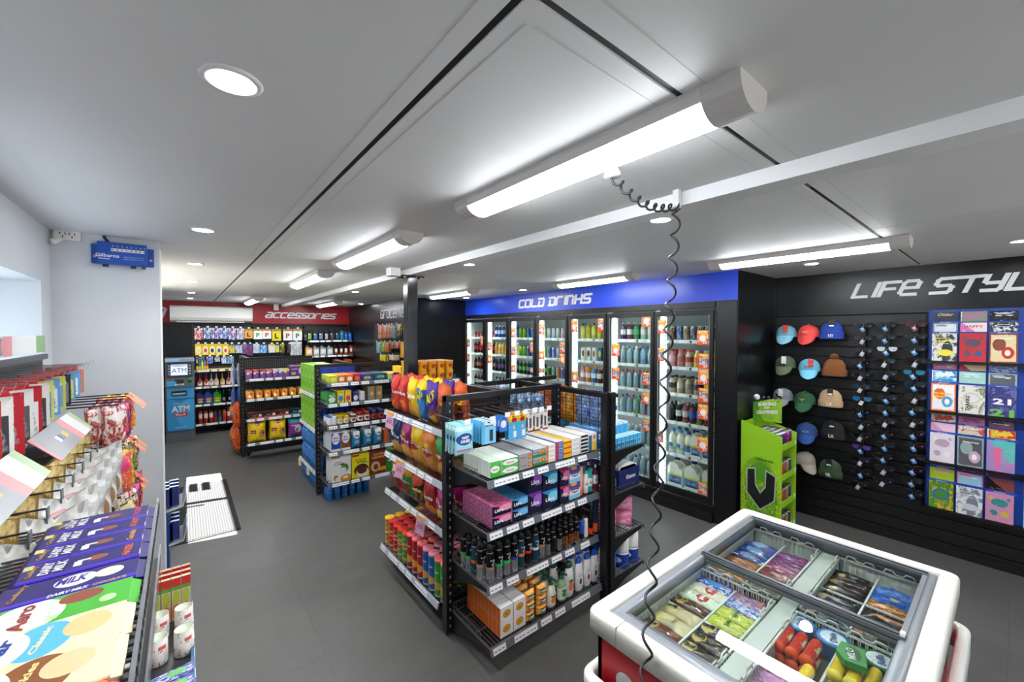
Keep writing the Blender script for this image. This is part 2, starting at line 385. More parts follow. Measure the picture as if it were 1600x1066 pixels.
w = struct('window_1', m); M().box(xo+.02, xo+.025, wy0, wy1, wz0, wz1, glassmat('#c2c9d0')).build('pane', w)
m = M(); fx0, fx1 = XL-.09, XL-.03
m.box(fx0, fx1, dy0, dy1, dz1-.06, dz1, AL).box(fx0, fx1, dy0, dy1, 1.08, 1.26, AL)
for y in (dy0, dy0+1.05, dy1-.06): m.box(fx0, fx1, y, y+.06, 0, dz1-.06, AL)
m.box(fx0+.02, fx1-.02, dy0+.06, dy1-.06, 0, 1.08, mat('#50555a', .5))
d = struct('door_1', m); M().box(fx0+.025, fx0+.03, dy0+.06, dy1-.06, 1.26, dz1-.06, glassmat()).build('pane', d)
M().box(fx1, fx1+.03, dy0+.95, dy0+.98, .9, 1.5, CHROME).build('handle', d)
for k, (y0, y1, z0, z1) in enumerate([(6.02, 6.38, 1.36, 1.52), (6.02, 6.38, 1.60, 1.76)]):
    tag(M().box(fx0+.032, fx0+.036, y0, y1, z0, z1, mat('#30343c', .6)).build('door_sticker'), 'dark notice stuck on the glass door, %s of the two' % ('lower', 'upper')[k], 'sticker')
# white partition
struct('wall_partition', M().box(XL, -.105, 3.40, 3.50, 0, CZ, WALLW).box(-.107, -.1, 3.398, 3.502, 0, CZ-.05, WHT))
# accessories wall, groceries wall, return walls
SLAT = mat('#0b0b0c', .45)
struct('wall_accessories', M().box(XL, 2.93, YA, YA+.1, 0, 2.01, BWALL).box(XL, 2.93, YA-.02, YA+.1, 2.01, CZ, REDF).box(2.60, 2.604, YA-.022, YA-.02, 2.01, CZ, mat('#c8323a', .4)))
struct('wall_groceries', M().box(2.93, 5.0, 6.2, YA+.1, 0, CZ, BWALL))
struct('wall_lifestyle', (lambda m: [m.box(XW, XW+.1, YB0, 1.6, 2.01, CZ, BWALL)]+[m.box(XW+.012, XW+.1, YB0, 1.6, k*.1, (k+1)*.1-.012, SLAT).box(XW+.028, XW+.1, YB0, 1.6, (k+1)*.1-.012, (k+1)*.1, SLOT) for k in range(20)] and m)(M()).box(XW+.0, XW+.1, YB0, 1.6, 2.0, 2.01, SLAT))
struct('wall_return', M().box(3.95, XW+.1, 1.60, 1.64, 0, CZ, BWALL).box(4.84, 4.843, 1.597, 1.60, 0, CZ, mat('#1b1e21', .3)))
WB_ = mat('#c9cbcd', .6)
struct('wall_back', M().box(XL-.2, .2, YB0-.1, YB0, 0, CZ, WB_).box(4.5, XW+.2, YB0-.1, YB0, 0, CZ, WB_).box(.2, 4.5, YB0-.1, YB0, 0, .75, WB_).box(.2, 4.5, YB0-.1, YB0, 2.2, CZ, WB_))
m = M().box(.2, 4.5, YB0-.07, YB0-.02, .75, .80, AL).box(.2, 4.5, YB0-.07, YB0-.02, 2.15, 2.2, AL)
for k in range(5): m.box(.2+k*1.0625, .25+k*1.0625, YB0-.07, YB0-.02, .80, 2.15, AL)
w = struct('window_2', m); M().box(.25, 4.45, YB0-.05, YB0-.045, .80, 2.15, glassmat()).build('pane', w)  # unseen shopfront window, added to let fill daylight in from behind the camera
struct('ground', M().box(-14, 18, -16, 22, -.2, -.12, mat('#5c5c5b', .9, noise=.1, nscale=1)))  # unseen asphalt outside, added to bounce sunlight in through the windows
struct('ground', M().box(-5, -.86, 4.6, 9.4, -.12, -.02, mat('#bdb9b0', .9, noise=.05, nscale=2)))  # unseen pale apron, added to bounce sunlight up onto the far left ceiling
struct('baseboard_lifestyle', M().box(XW-.004, XW+.01, YB0, 1.6, 0, .06, BLK))
# --- sign lettering: straight strokes with cut corners
GL = {'L': [[(0,1),(0,0),(.8,0)]], 'I': [[(.12,1),(.12,0)]], 'F': [[(.85,1),(0,1),(0,0)],[(0,.5),(.7,.5)]],
 'e': [[(0,.5),(.8,.5),(.8,.85),(.65,1),(.15,1),(0,.85),(0,.15),(.15,0),(.85,0)]],
 'S': [[(.9,1),(.12,1),(0,.88),(0,.62),(.12,.5),(.68,.5),(.8,.38),(.8,.12),(.68,0),(-.08,0)]],
 'T': [[(-.05,1),(.95,1)],[(.45,1),(.45,0)]], 'Y': [[(0,1),(0,.6),(.12,.5),(.8,.5)],[(.8,1),(.8,.1),(.68,0),(.05,0)]],
 'E': [[(.85,1),(.1,1),(0,.9),(0,.1),(.1,0),(.85,0)],[(0,.5),(.75,.5)]],
 'C': [[(.85,1),(.12,1),(0,.88),(0,.12),(.12,0),(.85,0)]], 'O': [[(.12,1),(.7,1),(.82,.88),(.82,.12),(.7,0),(.12,0),(0,.12),(0,.88),(.12,1)]],
 'D': [[(-.06,1),(.7,1),(.82,.88),(.82,.12),(.7,0),(-.06,0)],[(.08,.62),(.08,0)]], 'r': [[(0,0),(0,.85),(.15,1),(.75,1)]],
 'n': [[(0,0),(0,1),(.62,1),(.78,.85),(.78,0)]], 'K': [[(0,1),(0,0)],[(.8,1),(.8,.5),(0,.5)],[(.62,.5),(.8,.4),(.8,0)]],
 'a': [[(.1,1),(.7,1),(.8,.88),(.8,0),(.12,0),(0,.12),(0,.42),(.12,.5),(.8,.5)]],
 'c': [[(.8,1),(.12,1),(0,.88),(0,.12),(.12,0),(.8,0)]], 's': [[(.85,1),(.12,1),(0,.88),(0,.62),(.12,.5),(.68,.5),(.8,.38),(.8,.12),(.68,0),(-.03,0)]],
 'o': [[(.12,1),(.68,1),(.8,.88),(.8,.12),(.68,0),(.12,0),(0,.12),(0,.88),(.12,1)]], 'i': [[(.1,1),(.1,0)]],
 'G': [[(.85,1),(.12,1),(0,.88),(0,.12),(.12,0),(.8,0),(.8,.42),(.5,.42)]]}
def stroke_text(m, s, x0, z0, w, h, th, mt, y=0, slant=.25, dep=.0025):
    adv = {'I': .42, 'i': .42, ' ': .6}; tot = sum(adv.get(c, 1.12) for c in s)-.2; k = w/tot; x = x0; kk = 0
    for c in s:
        for ln in GL.get(c, []):
            P = [(x+a*k+b*h*slant, z0+th/2+b*(h-th)) for a, b in ln]
            for (a, b), (c2, d2) in zip(P, P[1:]):
                dx, dz = c2-a, d2-b; L = math.hypot(dx, dz) or 1; ux, uz = dx/L, dz/L; e = th*.42
                a_, b_, c_, d_ = a-ux*e, b-uz*e, c2+ux*e, d2+uz*e; nx, nz = -uz*th/2, ux*th/2
                if abs(uz) > .8: nx, nz = th*.6, 0
                kk += 1; m.poly([(a_+nx, b_+nz), (a_-nx, b_-nz), (c_-nx, d_-nz), (c_+nx, d_+nz)], (y-dep-kk*.00006, y), mt)
        x += adv.get(c, 1.12)*k
SILV = mat('#eeeff2', .45)
def sign(name, s, bay, x0, x1, z0, z1, th, label, slant=.25, y=0):
    m = M(); stroke_text(m, s, x0, z0, (x1-x0), z1-z0, th, SILV, y=y, slant=slant)
    o = m.build(name, None, tuple(bay.o), bay.rz); tag(o, label, 'sign')
LS = Bay(XW, 0, -math.pi/2)      # lifestyle wall frame: x = -Y
sign('lifestyle_lettering', 'LIFe STYLe', LS, -.965, .19, 2.145, 2.285, .026, 'silver LIFE STYLE lettering on the black fascia above hats and sunglasses', .3)
AW = Bay(0, YA-.02, 0)
a = onY(415, 497, YA-.02); b = onY(523, 498, YA-.02)
sign('accessories_lettering', 'accessories', AW, a[0], b[0], 2.12, 2.245, .026, 'silver accessories lettering on the red fascia', .3)
sign('sign_lettering_end', 'n', AW, -.41, -.25, 2.09, 2.28, .036, 'last letter of a cut-off sign beside the air conditioner', .3)
GW = Bay(2.93, 0, -math.pi/2)
sign('groceries_lettering', 'Groceries', GW, -onX(595, 494, 2.93)[0], -6.38, 2.09, 2.25, .020, 'silver groceries lettering on the black wall behind the post', .1)
# black glossy post under the beam
m = M(); P = empty('support_post', (1.632, 3.50, 0)); tag(P, 'glossy black square steel post holding up the ceiling beam', 'post')
M().rbox(-.05, .05, -.05, .05, 0, 2.33, BLKG, .008).build('shaft', P)
M().box(-.10, .10, -.08, .08, 2.33, 2.343, BLKG).box(-.085, -.07, -.06, -.045, 2.322, 2.33, CHROME).box(.07, .085, -.06, -.045, 2.322, 2.33, CHROME).build('top_plate', P)
# ---------------------------------------------------------------- lamps
EMT = bpy.data.materials.new('tube_diffuser'); EMT.use_nodes = True
_b = EMT.node_tree.nodes['Principled BSDF']; _b.inputs['Emission Color'].default_value = (.93, .97, 1, 1); _b.inputs['Emission Strength'].default_value = TUBE_E; _b.inputs['Base Color'].default_value = (.9,.9,.9,1)
EMD = EMT.copy(); EMD.node_tree.nodes['Principled BSDF'].inputs['Emission Strength'].default_value = DOWN_E
LAMP = mat('#e4e1de', .35); LAMP2 = mat('#d8d4d1', .4)
def arc(w, h, n, a0=180, a1=360): return [(w/2*math.cos(math.radians(a0+(a1-a0)*i/n)), h*math.sin(math.radians(a0+(a1-a0)*i/n))) for i in range(n+1)]
def tube_lamp(X, Y0, Y1, label):
    w, h = .15, .062; L = Y1-Y0; o = empty('tube_light', (X, Y0, CZ)); tag(o, label, 'light', 'batten lights on the ceiling')
    ext = lambda prof, y0, y1, mt, caps=True: M().poly(prof, (y0, y1), mt, 'y')
    full = [(-w/2, 0)]+[(x, z-.008) for x, z in arc(w, h, 12)]+[(w/2, 0)]
    ext([(x*.96, z) for x, z in [(-w/2, 0), (-w/2, -.012), (-w/2*.9, -.035), (w/2*.9, -.035), (w/2, -.012), (w/2, 0)]], .09, L-.09, LAMP).build('housing', o)
    le = [(x*.97, z-.008) for x, z in arc(w, h*.97, 12, 207, 333)]
    M().poly(le, (.09, L-.09), EMT, 'y').build('diffuser', o)
    for y0, y1 in ((0, .09), (L-.09, L)): ext(full, y0, y1, LAMP2).build('end_cap', o)
for X, a, b, t in [(1.01, .38, 1.56, 'large batten light nearest the coiled cord'), (1.01, 2.15, 3.45, 'second batten light along the black ceiling joint'), (1.03, 3.97, 5.30, 'third batten light along the black ceiling joint'),
                   (.95, 7.6, 8.95, 'small far batten light in front of the accessories wall'), (3.36, .40, 1.57, 'batten light in front of the lifestyle wall'), (3.36, 2.28, 3.35, 'batten light above the cold drinks sign'),
                   (2.97, 4.45, 5.65, 'batten light by the groceries corner behind the post'), (2.17, 7.6, 8.95, 'far batten light above the oil shelves'), (1.01, -1.6, -.4, 'batten light behind the viewer'), (3.36, -1.6, -.4, 'batten light over the card stand end')]:
    tube_lamp(X, a, b, t)
dk = Kind('downlight', 'light', [('trim_ring', M().lathe([(.062, CZ), (.060, CZ-.004), (.047, CZ-.006), (.044, CZ-.001)], mat('#d9d9d9', .4), seg=24)),
                                 ('lamp_disc', M().lathe([(.0, CZ-.0025), (.045, CZ-.0025)], EMD, seg=24))])
for i, (px, py, t) in enumerate([(362,126,'largest round downlight, nearest over the left side'), (317,359,'round downlight beyond the partition, left row'), (305,412,'second small round downlight in the left row'), (300.5,440,'third small round downlight in the left row'), (299,457,'fourth tiny round downlight near the red fascia'), (297,466,'fifth tiny round downlight just above the red fascia'),
        (1032,343,'round downlight beside the hanging coiled cord'), (732,413,'round downlight right of the black post'), (555,456,'tiny round downlight left of the black post'), (817,453,'round downlight above the cold drinks sign, left end'), (728,465,'small round downlight over the groceries corner'), (1268,412,'round downlight left of the LIFE STYLE lettering'), (1597,376,'round downlight above the greeting cards'), (564,475,'tiny round downlight by the groceries lettering')]):
    X, Y = onZ(px, py, CZ); o = dk.put((X, min(Y, 9.3), 0), 0, t, 'round downlights')
    sd = bpy.data.lights.new('downlight_beam', 'SPOT'); sd.energy = SPOT_W; sd.spot_size = 2.4; sd.spot_blend = .8; sd.shadow_soft_size = .045; sd.color = (1, .985, .96)
    so = bpy.data.objects.new('downlight_beam', sd); COL.objects.link(so); so.parent = o; so.location = (0, 0, CZ-.012)
# junction box, coiled cord, socket, blue console
o = M().rbox(-.05, .05, -.05, .05, -.07, 0, WHT, .008).build('junction_box', None, (onZ(618, 425, 2.37)[0]-.02, onZ(618, 425, 2.37)[1], CZ)); tag(o, 'small white junction box on the ceiling left of the post', 'junction box')
o = M().rbox(-.04, .04, -.04, .04, -.12, 0, WHT, .008).build('junction_box', None, (onY(433, 478, 9.3)[0], 9.42, CZ)); tag(o, 'tiny white box above the accessories lettering', 'junction box')
def coil(a, b, turns, r, sag=0, wave=0):
    a = Vector(a); b = Vector(b); t = (b-a).normalized(); u = t.cross(Vector((.3, .8, .2))).normalized(); w = u.cross(t); n = int(turns*10); out = []
    for i in range(n+1):
        s = i/n; p = a.lerp(b, s)+Vector((0, 0, -sag*math.sin(math.pi*s))); an = 2*math.pi*turns*s
        out.append(p+u*r*math.cos(an)+w*r*math.sin(an))
    return out
hx, hy = onZ(957, 262, CZ); kx, ky = 1.55, .865
top = Vector((hx, hy, CZ-.03)); knee = Vector((kx, ky, 2.335))
pts = coil(top, knee, 8, .014, .045); down = coil(knee, (1.27, .75, 1.60), 8, .017)+coil((1.27, .75, 1.60), (1.0, .645, .80), 9, .015)[1:]
cd = empty('coiled_cord', tuple(top)); tag(cd, 'black coiled cord hanging from the ceiling in front of the freezer', 'cord')
mm = M().tube([p-top for p in pts+down], .0042, mat('#17181a', .35), 6); mm.build('coil', cd)
M().lathe([(.0, 0), (.03, 0), (.028, .012), (.018, .03)], mat('#dfe1e2', .2), seg=16).build('ceiling_hook', cd)
M().box(-.012, .012, -.012, .012, -.005, .065, mat('#dfe1e2', .2)).build('cable_clip', cd, tuple(knee-top))
# socket + conduit on the partition top
a = onY(85, 366, 3.39); b = onY(127, 366, 3.39)
o = empty('power_outlet', (a[0], 3.40, a[1])); tag(o, 'white double power outlet high on the partition wall', 'outlet')
wd = b[0]-a[0]
M().rbox(0, wd, -.035, 0, -.03, .035, mat('#dedbd5', .4), .006, 'y').build('face_plate', o)
for cx in (wd*.33, wd*.68):
    k = M()
    for dx, dz, an in ((-.012, .006, .5), (.012, .006, -.5), (0, -.012, 0)): k.poly([(cx+dx-.002, dz-.006), (cx+dx+.002, dz-.006), (cx+dx+.002+an*.006, dz+.006), (cx+dx-.002+an*.006, dz+.006)], (-.0365, -.034), INK)
    k.build('socket', o)
M().box(wd-.03, wd-.008, -.038, -.034, .012, .022, WHT).build('switch', o)
pipe = M().tube([(-.545, 3.30, 2.33), (-.545, 3.36, 2.33), (-.52, 3.385, 2.36), (-.50, 3.385, 2.40)], .012, WHT, 8).build('conduit_elbow'); tag(pipe, 'short white bent conduit by the power outlet', 'conduit')
a = onY(141, 392, 3.36); b = onY(240, 397, 3.36); W_ = b[0]-a[0]
o = empty('fuel_console_box', (a[0], 3.398, 2.245)); tag(o, 'blue metal control box mounted on the white partition under the ceiling', 'control box')
BB = mat('#1546a0', .35); bw = W_
M().box(0, bw, -.012, -.002, -.01, .10, BB).build('mounting_plate', o)
k = M().rbox(.03, bw-.03, -.06, -.012, -.015, .115, BB, .005, 'x'); k.build('housing', o)
k = M().text('Gilbarco', .03+.20*(bw-.06), .035, .10, .02, WHT, y=-.0615).text('TRANSAC', .03+.13*(bw-.06), .015, .05, .008, WHT, y=-.0615).box(.03+.27*(bw-.06), bw-.04, -.0615, -.0605, .062, .078, WHT)
for q in range(8): k.text('M%d' % (q+1), .03+.31*(bw-.06)+q*.024*bw/.33, .07, .014, .010, INK, y=-.062)
for q in range(2): k.text('CABLE WARNING TO ATX', bw-.09, .02+.012*q, .09, .006, mat('#9fb4dd', .5), y=-.0615)
k.build('front_lettering', o)
k = M()
for q in range(8): k.lathe([(.003, 0), (.003, .006)], mat('#c9b36a', .4), cx=.03+.31*(bw-.06)+q*.024*bw/.33, cy=-.05, seg=8).tf(Matrix.Identity(4))
k.v = [(x, y-.012, z+.088) for x, y, z in k.v]; k.build('indicator_lamp_row', o)
for x in (.014, bw-.014): M().lathe([(.008, -.014), (.008, -.011)], CHROME, ax='y', cx=x, cy=0, seg=10).tf(Matrix.Translation((0, 0, .03))).build('mounting_bolt', o)
M().box(.05, .075, -.05, -.03, -.03, -.015, INK).box(bw*.62, bw*.70, -.05, -.03, -.03, -.015, INK).box(bw*.8, bw*.86, -.05, -.03, -.03, -.015, INK).build('cable_connector', o)
M().tube([(bw*.28, -.02, .115), (bw*.24, -.03, .13), (bw*.2, -.02, .15)], .007, INK).build('cable', o)
# doormat
m = M().box(-.22, .40, 4.50, 6.15, 0, .008, mat('#141517', .9))
for k in range(30): m.box(-.20+k*.02, -.192+k*.02, 4.52, 6.13, .008, .013, mat('#202123', .9))
tag(m.build('doormat'), 'dark ribbed doormat on the floor in the patch of sunlight', 'doormat')
# air conditioner
a = onY(265, 478, 9.28); b = onY(394.5, 480, 9.28)
o = empty('ac_unit', (a[0], 9.48, 2.02)); tag(o, 'wide white split air conditioner on the red fascia', 'air conditioner'); w = b[0]-a[0]; AC = mat('#ebe8e2', .35)
prof = [(0, .0), (-.10, .0), (-.17, .03), (-.20, .08), (-.20, .26), (-.18, .285), (0, .29)]
M().poly(prof, (0, w), AC, 'x').build('casing', o); M().box(.09, w-.13, -.175, -.12, -.006, .012, mat('#cfcdc8', .4)).build('air_flap', o)
M().box(.085, .09, -.203, -.19, .0, .045, INK).box(w-.13, w-.125, -.203, -.19, .0, .045, INK).build('seam', o)
# ---------------------------------------------------------------- shelving
PEG = pegmat(); PEGL = pegmat('#0b0b0c', '#77787a', .026, .2)
def wire_grid(m, w, z0, z1, y, px=.075, pz=.025, r=.0014, mt=None):
    mt = mt or BLK
    n = int(w/px)
    for i in range(1, n): m.bar((i*w/n, y, z0), (i*w/n, y, z1), r*1.4, mt)
    k = int((z1-z0)/pz)
    for j in range(k+1): m.bar((0, y, z0+j*pz), (w, y, z0+j*pz), r, mt)
def unit(bay, name, label, w, H, shelves, d=.38, back='peg', feet=True, wire=True, tick=None, base_d=None, lightrail=False, endarm=False, postw=.05, rail=True, solid=None, z0=.05):
    o = empty(name, tuple(bay.o), bay.rz); tag(o, label, 'shelving')
    for x in ((0, w) if feet is not False else ()):
        m = M().box(x-postw/2, x+postw/2, -.0, postw, .02, H, BLK)
        if back != 'wire':
            for j in range(int(H/.05)): m.box(x-.004, x+.004, -.0015, 0, .05+j*.05, .065+j*.05, mat('#8f8f90', .5))
        m.lathe([(.02, 0), (.02, .012), (.008, .014), (.008, .03)], INK, cx=x, cy=.02, seg=10)
        m.build('post', o)
    if rail: M().box(-postw/2, w+postw/2, -.004, .034, H-.035, H, BLK).build('top_rail', o)
    if back == 'peg': M().box(.02, w-.02, .012, .018, z0, H-.03, PEG).build('back_panel', o)
    if back == 'pegl': M().box(.02, w-.02, .012, .018, z0, H-.03, PEGL).build('back_panel', o)
    if back == 'wire': m = M(); wire_grid(m, w, z0+.1, H-.04, .012); m.build('back_grid', o)
    if back == 'wirefine': m = M(); wire_grid(m, w, z0+.1, H-.04, .012, .12, .035); m.build('back_grid', o)
    for q, sh in enumerate(shelves):
        z = sh[0]; dd = sh[1] if len(sh) > 1 else d; ts = sh[2] if len(sh) > 2 else None
        m = M()
        if wire:
            n = int(w/.022)
            for i in range(n+1): m.bar((.015+i*(w-.03)/n, -dd, z), (.015+i*(w-.03)/n, -.01, z), .0013, WIRE)
            for y in (-dd+.01, -dd*.6, -dd*.25, -.012): m.bar((.01, y, z-.003), (w-.01, y, z-.003), .003, WIRE)
            for x in (.012, w-.012):
                m.bar((x, -dd, z), (x, -.01, z), .0045, WIRE)
                if not solid:
                    nn = int(dd/.022)
                    m.bar((x, -dd*.75, z+.04), (x, -.01, z+.04), .0018, WIRE)
                    for i in range(nn): 
                        if i/nn < .75: m.bar((x, -.012-i*dd/nn, z), (x, -.012-i*dd/nn, z+.04), .0012, WIRE)
            m.bar((.012, -.015, z+.05), (w-.012, -.015, z+.05), .0018, WIRE)
            for i in range(n+1): m.bar((.015+i*(w-.03)/n, -.015, z), (.015+i*(w-.03)/n, -.015, z+.05), .0011, WIRE)
        else:
            m.box(.012, w-.012, -dd, -.005, z-.025, z-.001, BLK)
        for x in (.012, w-.016):
            m.poly([(-.008, z-.004), (-dd+.01, z-.004), (-dd+.01, z-.03), (-dd*.55, z-.055), (-.008, z-.13)], (x, x+.004), BLK, 'x')
        s = m.build('shelf', o)
        m = M(); r = STRIPL if lightrail else STRIP
        m.poly([(-dd, z+.006), (-dd-.006, z+.006), (-dd-.016, z-.032), (-dd-.010, z-.034)], (.004, w-.004), r, 'x')
        pos = ts
        if pos is None: pos = [(.02+i*.115+(.03 if (i*7+q*3) % 4 == 0 else 0), .085) for i in range(int((w-.04)/.115))]
        for x, tw in pos:
            m.quad([(x, -dd-.0158, z-.030), (x+tw, -dd-.0158, z-.030), (x+tw, -dd-.0070, z+.003), (x, -dd-.0070, z+.003)], TICK)
            for j in range(3): m.quad([(x+.006+j*tw*.3, -dd-.0135, z-.018), (x+.006+j*tw*.3+tw*.2, -dd-.0135, z-.018), (x+.006+j*tw*.3+tw*.2, -dd-.0124, z-.013), (x+.006+j*tw*.3, -dd-.0124, z-.013)], mat('#5a5d63', .6))
        m.build('price_strip', s)
    if endarm:
        for x in (0, w): M().box(x-.02, x+.02, -endarm, 0, H-.035, H, BLK).build('top_arm', o)
    return o
G3E = Bay(1.235, 2.12, 0); G3C = Bay(1.68, 3.15, -math.pi/2); G3R = Bay(2.20, 1.70, math.pi/2); G3M = Bay(1.76, 2.22, math.pi/2)
Z3 = [1.035, .755, .465, .15]
G3E_o = unit(G3E, 'gondola_shelving', 'black end bay of wire shelves with tablets, deodorants and shampoo', .92, 1.45, [(z, .37) for z in Z3[:3]]+[(Z3[3], .40)], back='wirefine')
unit(G3C, 'gondola_shelving', 'black shelving bay of crisp packets with crisp tubes along the bottom', .94, 1.43, [(1.215, .43), (.885, .43), (.59, .43), (.155, .47)], back='peg', lightrail=True, solid=True, feet=True, postw=.04,
     )
unit(G3R, 'gondola_shelving', 'black bay with sprays, tissues and toilet rolls facing the fridge', .90, 1.43, [(1.02, .42), (.72, .42), (.42, .42), (.15, .42)], back='wire')
o = unit(G3M, 'gondola_shelving', 'black bay behind the crisps with silver blue bags along the top', .42, 1.43, [(1.12, .40), (.80, .40), (.45, .40)], back='peg', solid=True)
# L-shaped top frame joining the end bay to its side grid
m = M().box(2.16, 2.205, 1.70, 2.12, 1.395, 1.43, BLK).box(2.18, 2.225, 1.66, 1.70, .02, 1.435, BLK).box(2.165, 2.245, 1.655, 1.69, 1.40, 1.425, BLK)
m.tf(G3E.mx.inverted()).build('side_frame', G3E_o)
M().box(1.76, 2.62, 2.60, 2.63, 1.41, 1.445, BLK).tf(G3E.mx.inverted()).build('rear_rail', G3E_o)
G2E = Bay(1.17, 4.90, 0); G2L = Bay(1.62, 5.88, -math.pi/2)
Z2 = [1.285, 1.065, .83, .545, .21]
unit(G2E, 'gondola_shelving', 'black bay of tea, spreads, long life milk and cereal boxes', .90, 1.47, [(z, .34) for z in Z2], back='wirefine')
unit(G2L, 'gondola_shelving', 'black side bay of green cartons with blue water bottles below', .92, 1.45, [(1.095, .43), (.70, .43), (.215, .44)], back='peg', lightrail=True, solid=True, postw=.04)
G4 = Bay(1.86, 4.35, 0)
unit(G4, 'gondola_shelving', 'black shelving bay behind the post with yellow noodle cups on top', .62, 1.38, [(1.30, .34), (.9, .34), (.5, .34)], back='wirefine', rail=False)
G1E = Bay(.675, 7.10, 0); G1L = Bay(.72, 7.95, -math.pi/2)
Z1 = [1.17, .885, .60, .26]
unit(G1E, 'gondola_shelving', 'black pegboard bay of pet food tins, pouches and bags', .92, 1.46, [(Z1[0], .32), (Z1[1], .32), (Z1[2], .32), (Z1[3], .34)], back='pegl', wire=False)
G1L_o = unit(G1L, 'gondola_shelving', 'narrow black pegboard side bay with orange bags hanging', .80, 1.46, [], back='peg')
A1 = Bay(.15, YA-.03, 0); A2 = Bay(1.08, YA-.03, 0); A3 = Bay(2.0, YA-.03, 0)
ZA = [1.15, .85, .53, .18]
A1_o = unit(A1, 'wall_shelving', 'black pegboard bay beside the cash machine with car care bottles', .92, 1.98, [(z, .28) for z in ZA], back='peg', wire=False, rail=False)
A2_o = unit(A2, 'wall_shelving', 'middle black pegboard bay of learner plates and small car parts', .91, 1.98, [(1.30, .28), (.85, .28)], back='peg', wire=False, rail=False)
unit(A3, 'wall_shelving', 'black pegboard bay of engine oil bottles by the groceries corner', .91, 1.98, [(1.66, .28), (1.34, .28), (1.0, .28)], back='peg', wire=False, rail=False)
# ---------------------------------------------------------------- glass door refrigerator
FR = Bay(3.95, 6.215, -math.pi/2)     # x runs from the far end (0) toward the viewer (4.42)
fw = (6.215-1.805)/7; FZ = [1.745, 1.465, 1.185, .885, .545, .20]; FD = .62
o = empty('glass_door_refrigerator', tuple(FR.o), FR.rz); tag(o, 'long black refrigerator with seven glass doors under the blue cold drinks sign', 'refrigerator')
FW = 7*fw; L_ = 6.215-1.60
INS = mat('#cfd6d8', .5)
M().box(FW, L_, 0, .68, 0, 2.13, BLK).box(FW+.01, L_-.01, -.006, 0, .01, 2.12, mat('#0d0e10', .3)).build('side_panel', o)
M().box(0, FW, -.01, .05, 0, .15, BLK).box(0, FW, -.035, -.01, .0, .085, BLK).build('plinth', o)
M().box(0, FW, -.012, .05, 2.07, 2.13, BLK).build('top_bar', o)
M().box(0, FW, FD, FD+.03, .15, 2.13, INS).box(0, FW, .05, FD, 2.10, 2.13, INS).box(0, FW, .05, FD, .12, .15, INS).box(0, .02, .05, FD, .15, 2.1, INS).box(FW-.02, FW, .05, FD, .15, 2.1, INS).build('cabinet_interior', o)
LED = EMT.copy(); LED.node_tree.nodes['Principled BSDF'].inputs['Emission Strength'].default_value = LED_E
for i in range(7):
    x0, x1 = i*fw, (i+1)*fw
    d = M().box(x0+.006, x0+.04, -.03, 0, .17, 2.05, BLK).box(x1-.04, x1-.006, -.03, 0, .17, 2.05, BLK).box(x0+.04, x1-.04, -.03, 0, .17, .235, BLK).box(x0+.04, x1-.04, -.03, 0, 2.0, 2.05, BLK)
    d.box(x0+.04, x0+.046, -.031, -.026, .235, 2.0, mat('#8d9093', .3, 1)).box(x1-.046, x1-.04, -.031, -.026, .235, 2.0, mat('#8d9093', .3, 1))
    dd = d.build('door', o)
    M().box(x0+.04, x1-.04, -.018, -.014, .235, 2.0, glassmat('#f4faf8', 1.25)).build('glass', dd)
    M().box(x0+.0, x0+.05, .005, .05, .15, 2.1, mat('#c9cdcf', .4)).build('mullion', o)
    M().box(x0+.055, x0+.075, .03, .055, .22, 2.0, LED).build('light_strip', o)
    for z in FZ:
        s = M()
        for k in range(int((fw-.1)/.03)): s.bar((x0+.07+k*.03, .10, z-.004), (x0+.07+k*.03, FD-.02, z-.004), .002, WHT)
        s.box(x0+.05, x1-.02, .095, .10, z-.03, z+.008, mat('#d5dadd', .4)).box(x0+.05, x1-.02, .10, .12, z-.012, z-.004, WHT)
        for k in range(4): s.box(x0+.09+k*.125, x0+.17+k*.125, .093, .095, z-.026, z+.004, mat('#f4f4f4', .5)); 
        s.box(x0+.33, x0+.355, .093, .095, z-.024, z+.002, INK)
        s.build('shelf', o)
    s = M()
    for z_ in range(36): s.box(x0+.082, x0+.088, .060, .062, .25+z_*.048, .27+z_*.048, INK)
    s.box(x0+.078, x0+.095, .062, .07, .2, 2.0, mat('#d5dadd', .4)).build('shelf_upright', o)
m = M().box(-.0, L_, -.012, .60, 2.13, CZ, mat('#0a0d10', .3), front=BLUEF)
o = m.build('fascia_board', None, tuple(FR.o), FR.rz); tag(o, 'blue fascia board above the glass doors', 'fascia')
a = onX(811, 475, 3.938); b = onX(923, 472, 3.938)
sign('cold_drinks_lettering', 'COLD DrInKS', Bay(3.938, 0, -math.pi/2), -a[0], -b[0], 2.19, 2.32, .028, 'white COLD DRINKS lettering on the blue fascia', .15)
